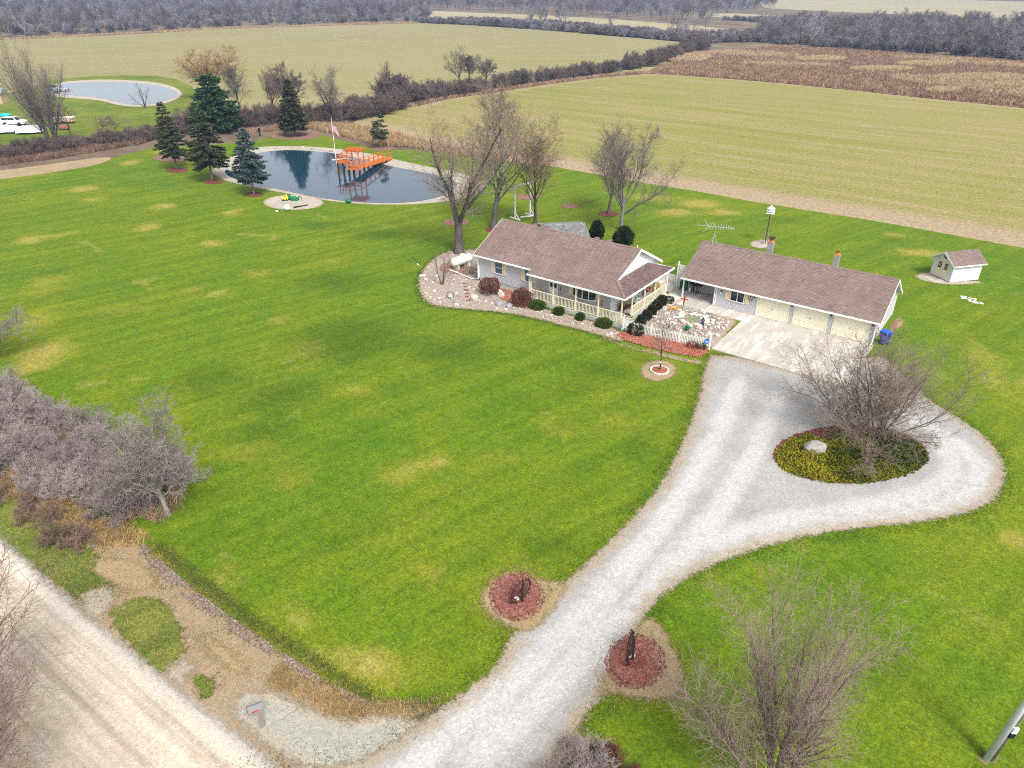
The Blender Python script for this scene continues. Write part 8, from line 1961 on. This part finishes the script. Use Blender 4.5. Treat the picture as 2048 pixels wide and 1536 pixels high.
def tarp_boat(label, xy, rz, L_, W_, H_, seed):
    t = thing('covered_boat', label, 'boat', (*xy, 0), rz, 'boats under white covers at the left edge')
    r = np.random.default_rng(seed); V, F = [], []; nx, ny = 16, 10
    for i in range(nx + 1):
        for j in range(ny + 1):
            u, v = i / nx * 2 - 1, j / ny * 2 - 1
            wx = W_ / 2 * (1 - max(0, u) ** 2.5 * .85)
            z = H_ * (1 - abs(v) ** 2.4) * (1 - .25 * u * u) * (1 + .07 * math.sin(i * 2.2)) * .55 + H_ * .38
            if abs(v) == 1: z = .35
            V.append((u * L_ / 2, v * wx, z + r.uniform(-.03, .03)))
    F = [(i * (ny + 1) + j, (i + 1) * (ny + 1) + j, (i + 1) * (ny + 1) + j + 1, i * (ny + 1) + j + 1) for i in range(nx) for j in range(ny)]
    link('cover', raw_mesh('cover', V, [np.array(F)], M_TARP, True), t)
    car_body(MB(), [(-L_ / 2 + .1, .3), (L_ / 2 - .7, .3), (L_ / 2 - .05, .85), (-L_ / 2 + .05, .85)], W_ * .72).build('hull', M_GREYMETAL, t, **LO)
    for y in (-W_ * .42, W_ * .42): MB().tube([(-.5, y - .08, .3), (-.5, y + .08, .3)], .3, 12).build('trailer_wheel', M_BLACK, t, **LO)
tarp_boat('boat under a white cover farthest left below the silver vehicle', (-149.0, -2.6), R(50), 7.5, 2.8, 1.8, 1)
tarp_boat('boat under a white cover at the stern with dark motor beside the hedge', (-143.6, 1.6), R(48), 5.4, 2.6, 1.7, 2)
t = thing('outboard_motor', 'dark outboard motor at the end of the covered boat', 'motor', (-141.3, 4.6, 0), R(48)); MB().box(-.3, .3, -.22, .22, .9, 1.5).build('cowl', M_BLACK, t, **LO); MB().tube([(0, 0, .0), (0, 0, .9)], .1, 8).build('shaft', M_BLACK, t, **LO)
t = thing('kayak', 'turquoise kayak lying at the left edge behind the silver vehicle', 'kayak', (-170.5, 6.6, .0), R(45))
MB().tube([(-2.2, 0, .5), (-1.5, 0, .3), (0, 0, .28), (1.5, 0, .3), (2.2, 0, .5)], [.04, .36, .5, .36, .04], 12).build('hull', simple('turquoise_plastic', (.02, .42, .40), .4), t, smooth=True, **LO)
MB().ball((0, 0, .66), .42, (1.3, .7, .25), 10).build('cockpit', M_BLACK, t, **LO)
t = thing('utility_trailer', 'pale red and white box trailer right of the covered boats', 'trailer', (-150.5, 11.0, 0), R(42))
MB().box(-2.0, 2.0, -.9, .9, .45, 1.15).build('box', simple('faded_red_panel', (.60, .36, .30), .7, .25, 1.5), t, **LO)
MB().box(-2.0, 2.0, -.92, .92, 1.15, 1.25).build('rim', M_WHITE, t, **LO)
for y in (-.95, .95): MB().tube([(0, y - .1, .35), (0, y + .1, .35)], .35, 12).build('wheel', M_BLACK, t, **LO)
o = tag(MB().tube([(-.9, 0, .5), (.9, 0, .5)], .5, 14).build('rusty_drum', simple('rust_red', (.27, .10, .07), .8, .3, 3), None, **LO), 'rusty red drum lying by the hedge right of the big many-stemmed tree', 'drum'); o.location = (-142.5, 7.2, 0); o.rotation_euler = (0, 0, .8)
t = thing('small_hut', 'grey roofed hut cut off by the left edge above the kayak', 'hut', (*(-193.58,14.85), 0), .7)
MB().box(-2, 2, -1.5, 1.5, 0, 2.4).build('wall', simple('tan_board', (.45, .34, .2), .8, .2), t, **LO)
m = MB(); m.xprism([(-1.8, 2.35), (0, 3.4), (1.8, 2.35)], -2.3, 2.3); m.build('roof', simple('grey_metal_roof', (.24, .28, .29), .6, .15), t, **LO)
t = thing('small_jetty', 'dark jetty with a boat at the left end of the far pond', 'jetty', (*(-206.42,35.34), 0), R(20))
MB().box(-3, 3, -.6, .6, .45, .55).build('deck', M_GREYMETAL, t, **LO)
for x in (-2.8, 0, 2.8):
    for y in (-.5, .5): MB().box(x - .08, x + .08, y - .08, y + .08, -.1, .45).build('pile', M_DARKWOOD, t, **LO)
MB().box(-2.6, -1.2, -.4, .4, .55, 1.2).build('bench', M_BLACK, t, **LO)

# fallen leaves
M_DITCH = mat_gravel('dark_ditch_soil', (.085, .065, .045), TAN, (.06, .045, .03), (.10, .10, .04), .8, False, soft=.4)
def leaves(name, label, pts, s, cols, seed, z=.03):
    r = np.random.default_rng(seed); n = len(pts); a = r.uniform(0, 6.28, n); l = r.uniform(s[0], s[1], n); w = l * .7
    d = np.stack([np.cos(a) * l, np.sin(a) * l], 1); e = np.stack([-np.sin(a) * w, np.cos(a) * w], 1)
    zz = z + r.uniform(0, .05, (n, 4))
    V = np.stack([np.column_stack([pts + sx * d + sy * e, zz[:, k]]) for k, (sx, sy) in enumerate(((-1, 0), (0, -1), (1, 0), (0, 1)))], 1).reshape(-1, 3)
    o = link(name, raw_mesh(name, V, [np.arange(n * 4).reshape(-1, 4)], mat_peb(name, cols), False, r.uniform(0, 1, n)))
    return tag(o, label, 'leaves', kind='stuff')
LAWN_NEAR = [(-11.62,-49.17),(-15.14,-44.58),(-24.11,-35.60),(-32.40,-22.20),(-17.85,-17.17),(-4.43,-13.54),(4.48,-14.44),(7.06,-24.16),(7.63,-31.27),(7.04,-38.15),(5.02,-41.77),(7.62,-44.62),(6.87,-47.10),(4.46,-48.88),(-2.57,-49.34)]
leaves('fallen_leaves', 'pale fallen leaves flecked over the front lawn', scatter(LAWN_NEAR, 4200, 1), (.010, .026), [(.36, .29, .18), (.48, .42, .32), (.28, .2, .1)], 1)
leaves('fallen_leaves', 'pale fallen leaves flecked over the right lawn', scatter([(13.45,-44.81),(12.35,-37.91),(14.78,-30.60),(23.00,-22.04),(27.58,-20.64),(28.50,-36.68),(15.00,-46.67)], 2200, 2), (.010, .026), [(.36, .29, .18), (.48, .42, .32), (.28, .2, .1)], 2)
sheet('ditch_bed', [(-11.76,-49.37),(-9.51,-49.41),(-6.21,-49.50),(-2.96,-49.47),(-0.16,-49.33),(2.38,-49.16),(4.93,-48.89),(5.28,-48.93),(4.37,-49.37),(2.22,-49.72),(-0.28,-49.93),(-2.97,-50.15),(-5.68,-50.25),(-9.01,-50.12),(-11.31,-49.91)], .0105, M_DITCH, .6)
DL = [(-12.00,-49.35),(-9.55,-49.53),(-6.19,-49.65),(-2.95,-49.62),(-0.16,-49.47),(2.39,-49.31),(4.78,-49.00),(5.16,-48.96),(4.34,-49.33),(2.18,-49.69),(-0.32,-49.89),(-3.02,-50.12),(-5.74,-50.21),(-9.08,-50.08),(-11.39,-49.87)]
leaves('ditch_leaves', 'brown and mauve fallen leaves filling the ditch between verge and lawn', clumped(DL, 26000, 3, 1.4, -1.15), (.035, .08), [(.07, .045, .03), (.20, .145, .10), (.30, .235, .18), (.12, .08, .055), (.40, .34, .28)], 3, .02)
G_DITCH = simple('dark_ditch_grass', (.11, .13, .03), .9, .25, 1, shade=.5, trans=.2)
blades('ditch_bank_grass', 'dark rough grass on the lawn side of the leaf-filled ditch', scatter([(-11.54,-49.21),(-9.40,-49.33),(-6.11,-49.42),(-2.86,-49.40),(-0.07,-49.26),(2.47,-49.09),(4.78,-48.89),(5.25,-48.47),(3.22,-48.60),(0.32,-48.72),(-2.50,-48.83),(-5.68,-48.86),(-8.87,-48.80),(-10.97,-48.69)], 3000, 21), .10, .009, G_DITCH, 21, 7, .6, 'grass')
blades('verge_grass', 'yellow-brown rough grass along the ditch and shoulder', scatter([(0.44,-49.94),(2.69,-49.56),(4.99,-49.09),(7.11,-47.37),(7.56,-46.59),(7.36,-47.63),(5.84,-49.05),(5.02,-50.23),(2.93,-50.31),(0.95,-50.86)], 3500, 22), .2, .012, G_STRAW, 22, 7, .6, 'grass')
def edge_tufts(name, label, poly, n, seed, sd, mat, h=.09):
    r = np.random.default_rng(seed); P = np.array(smooth_poly(poly, 2)); Q_ = np.roll(P, -1, 0); Ls = np.hypot(*(Q_ - P).T); i = r.choice(len(P), n, p=Ls / Ls.sum()); f = r.random((n, 1))
    blades(name, label, P[i] * (1 - f) + Q_[i] * f + r.normal(0, sd, (n, 2)), h, .012, mat, seed, 6, .7, 'grass')
VP = [(-21.70,-50.96),(-15.64,-49.85),(-11.89,-49.13),(-10.03,-49.24),(-5.30,-49.40),(-0.23,-49.41),(4.64,-49.05),(5.01,-49.95),(2.98,-50.87),(0.49,-51.03),(-0.59,-52.77),(-4.48,-53.24),(-8.94,-53.48),(-15.62,-53.56)]
blades('verge_tufts', 'short straw tufts scattered over the dirt verge', scatter(VP, 3800, 71), .09, .010, G_STRAW, 71, 5, .8)
blades('verge_green_tufts', 'short green tufts scattered over the dirt verge', clumped(VP, 4200, 72, .9, .4), .08, .010, G_DITCH, 72, 6, .8, 'grass')
edge_tufts('drive_edge_grass', 'ragged grass creeping over the gravel drive edge', DRIVE, 3500, 31, .28, simple('edge_grass', (.075, .12, .015), .9, .25, 1, shade=.45, trans=.2))
edge_tufts('bed_edge_grass', 'ragged grass creeping into the stone bed edge', BED, 2500, 32, .10, bpy.data.materials['edge_grass'], .08)
for i, pl in enumerate(([(7.80,-39.50),(8.01,-39.90),(8.11,-40.32),(8.11,-40.74),(8.01,-41.13),(7.81,-41.47),(7.54,-41.74),(7.20,-41.93),(6.82,-42.01),(6.41,-41.99),(6.01,-41.87),(5.65,-41.64),(5.33,-41.33),(5.10,-40.95),(4.96,-40.52),(4.93,-40.07),(5.02,-39.65),(5.21,-39.27),(5.51,-38.97),(5.88,-38.78),(6.30,-38.70),(6.73,-38.74),(7.14,-38.90),(7.51,-39.16)], [(14.57,-39.48),(14.73,-39.93),(14.78,-40.40),(14.73,-40.86),(14.59,-41.29),(14.37,-41.66),(14.07,-41.94),(13.73,-42.13),(13.35,-42.21),(12.97,-42.17),(12.59,-42.02),(12.26,-41.75),(11.99,-41.39),(11.80,-40.96),(11.70,-40.47),(11.72,-39.98),(11.85,-39.51),(12.08,-39.09),(12.40,-38.77),(12.78,-38.57),(13.20,-38.51),(13.61,-38.58),(14.00,-38.78),(14.32,-39.09)])): edge_tufts('mulch_edge_grass', ['dry grass round the upper mulch circle', 'dry grass round the lower mulch circle'][i], pl, 900, 40 + i, .3, G_STRAW, .07)

# ------------------------------------------------------------------ haze over the whole place
hz = NT('haze_air')
pv_ = hz.n.new('ShaderNodeVolumePrincipled')
pv_.inputs['Color'].default_value = (0.42, 0.64, 1.0, 1)
pv_.inputs['Density'].default_value = 0.00024
pv_.inputs['Anisotropy'].default_value = 0.0
hz.l.new(pv_.outputs[0], hz.out.inputs['Volume'])
o = MB().box(-5600, 5600, -5600, 5600, -1.2, 34).build('haze', hz.m, None, off=(0, 0, 0))
o['kind'] = 'stuff'; o['label'] = 'thin bluish winter haze over the fields'
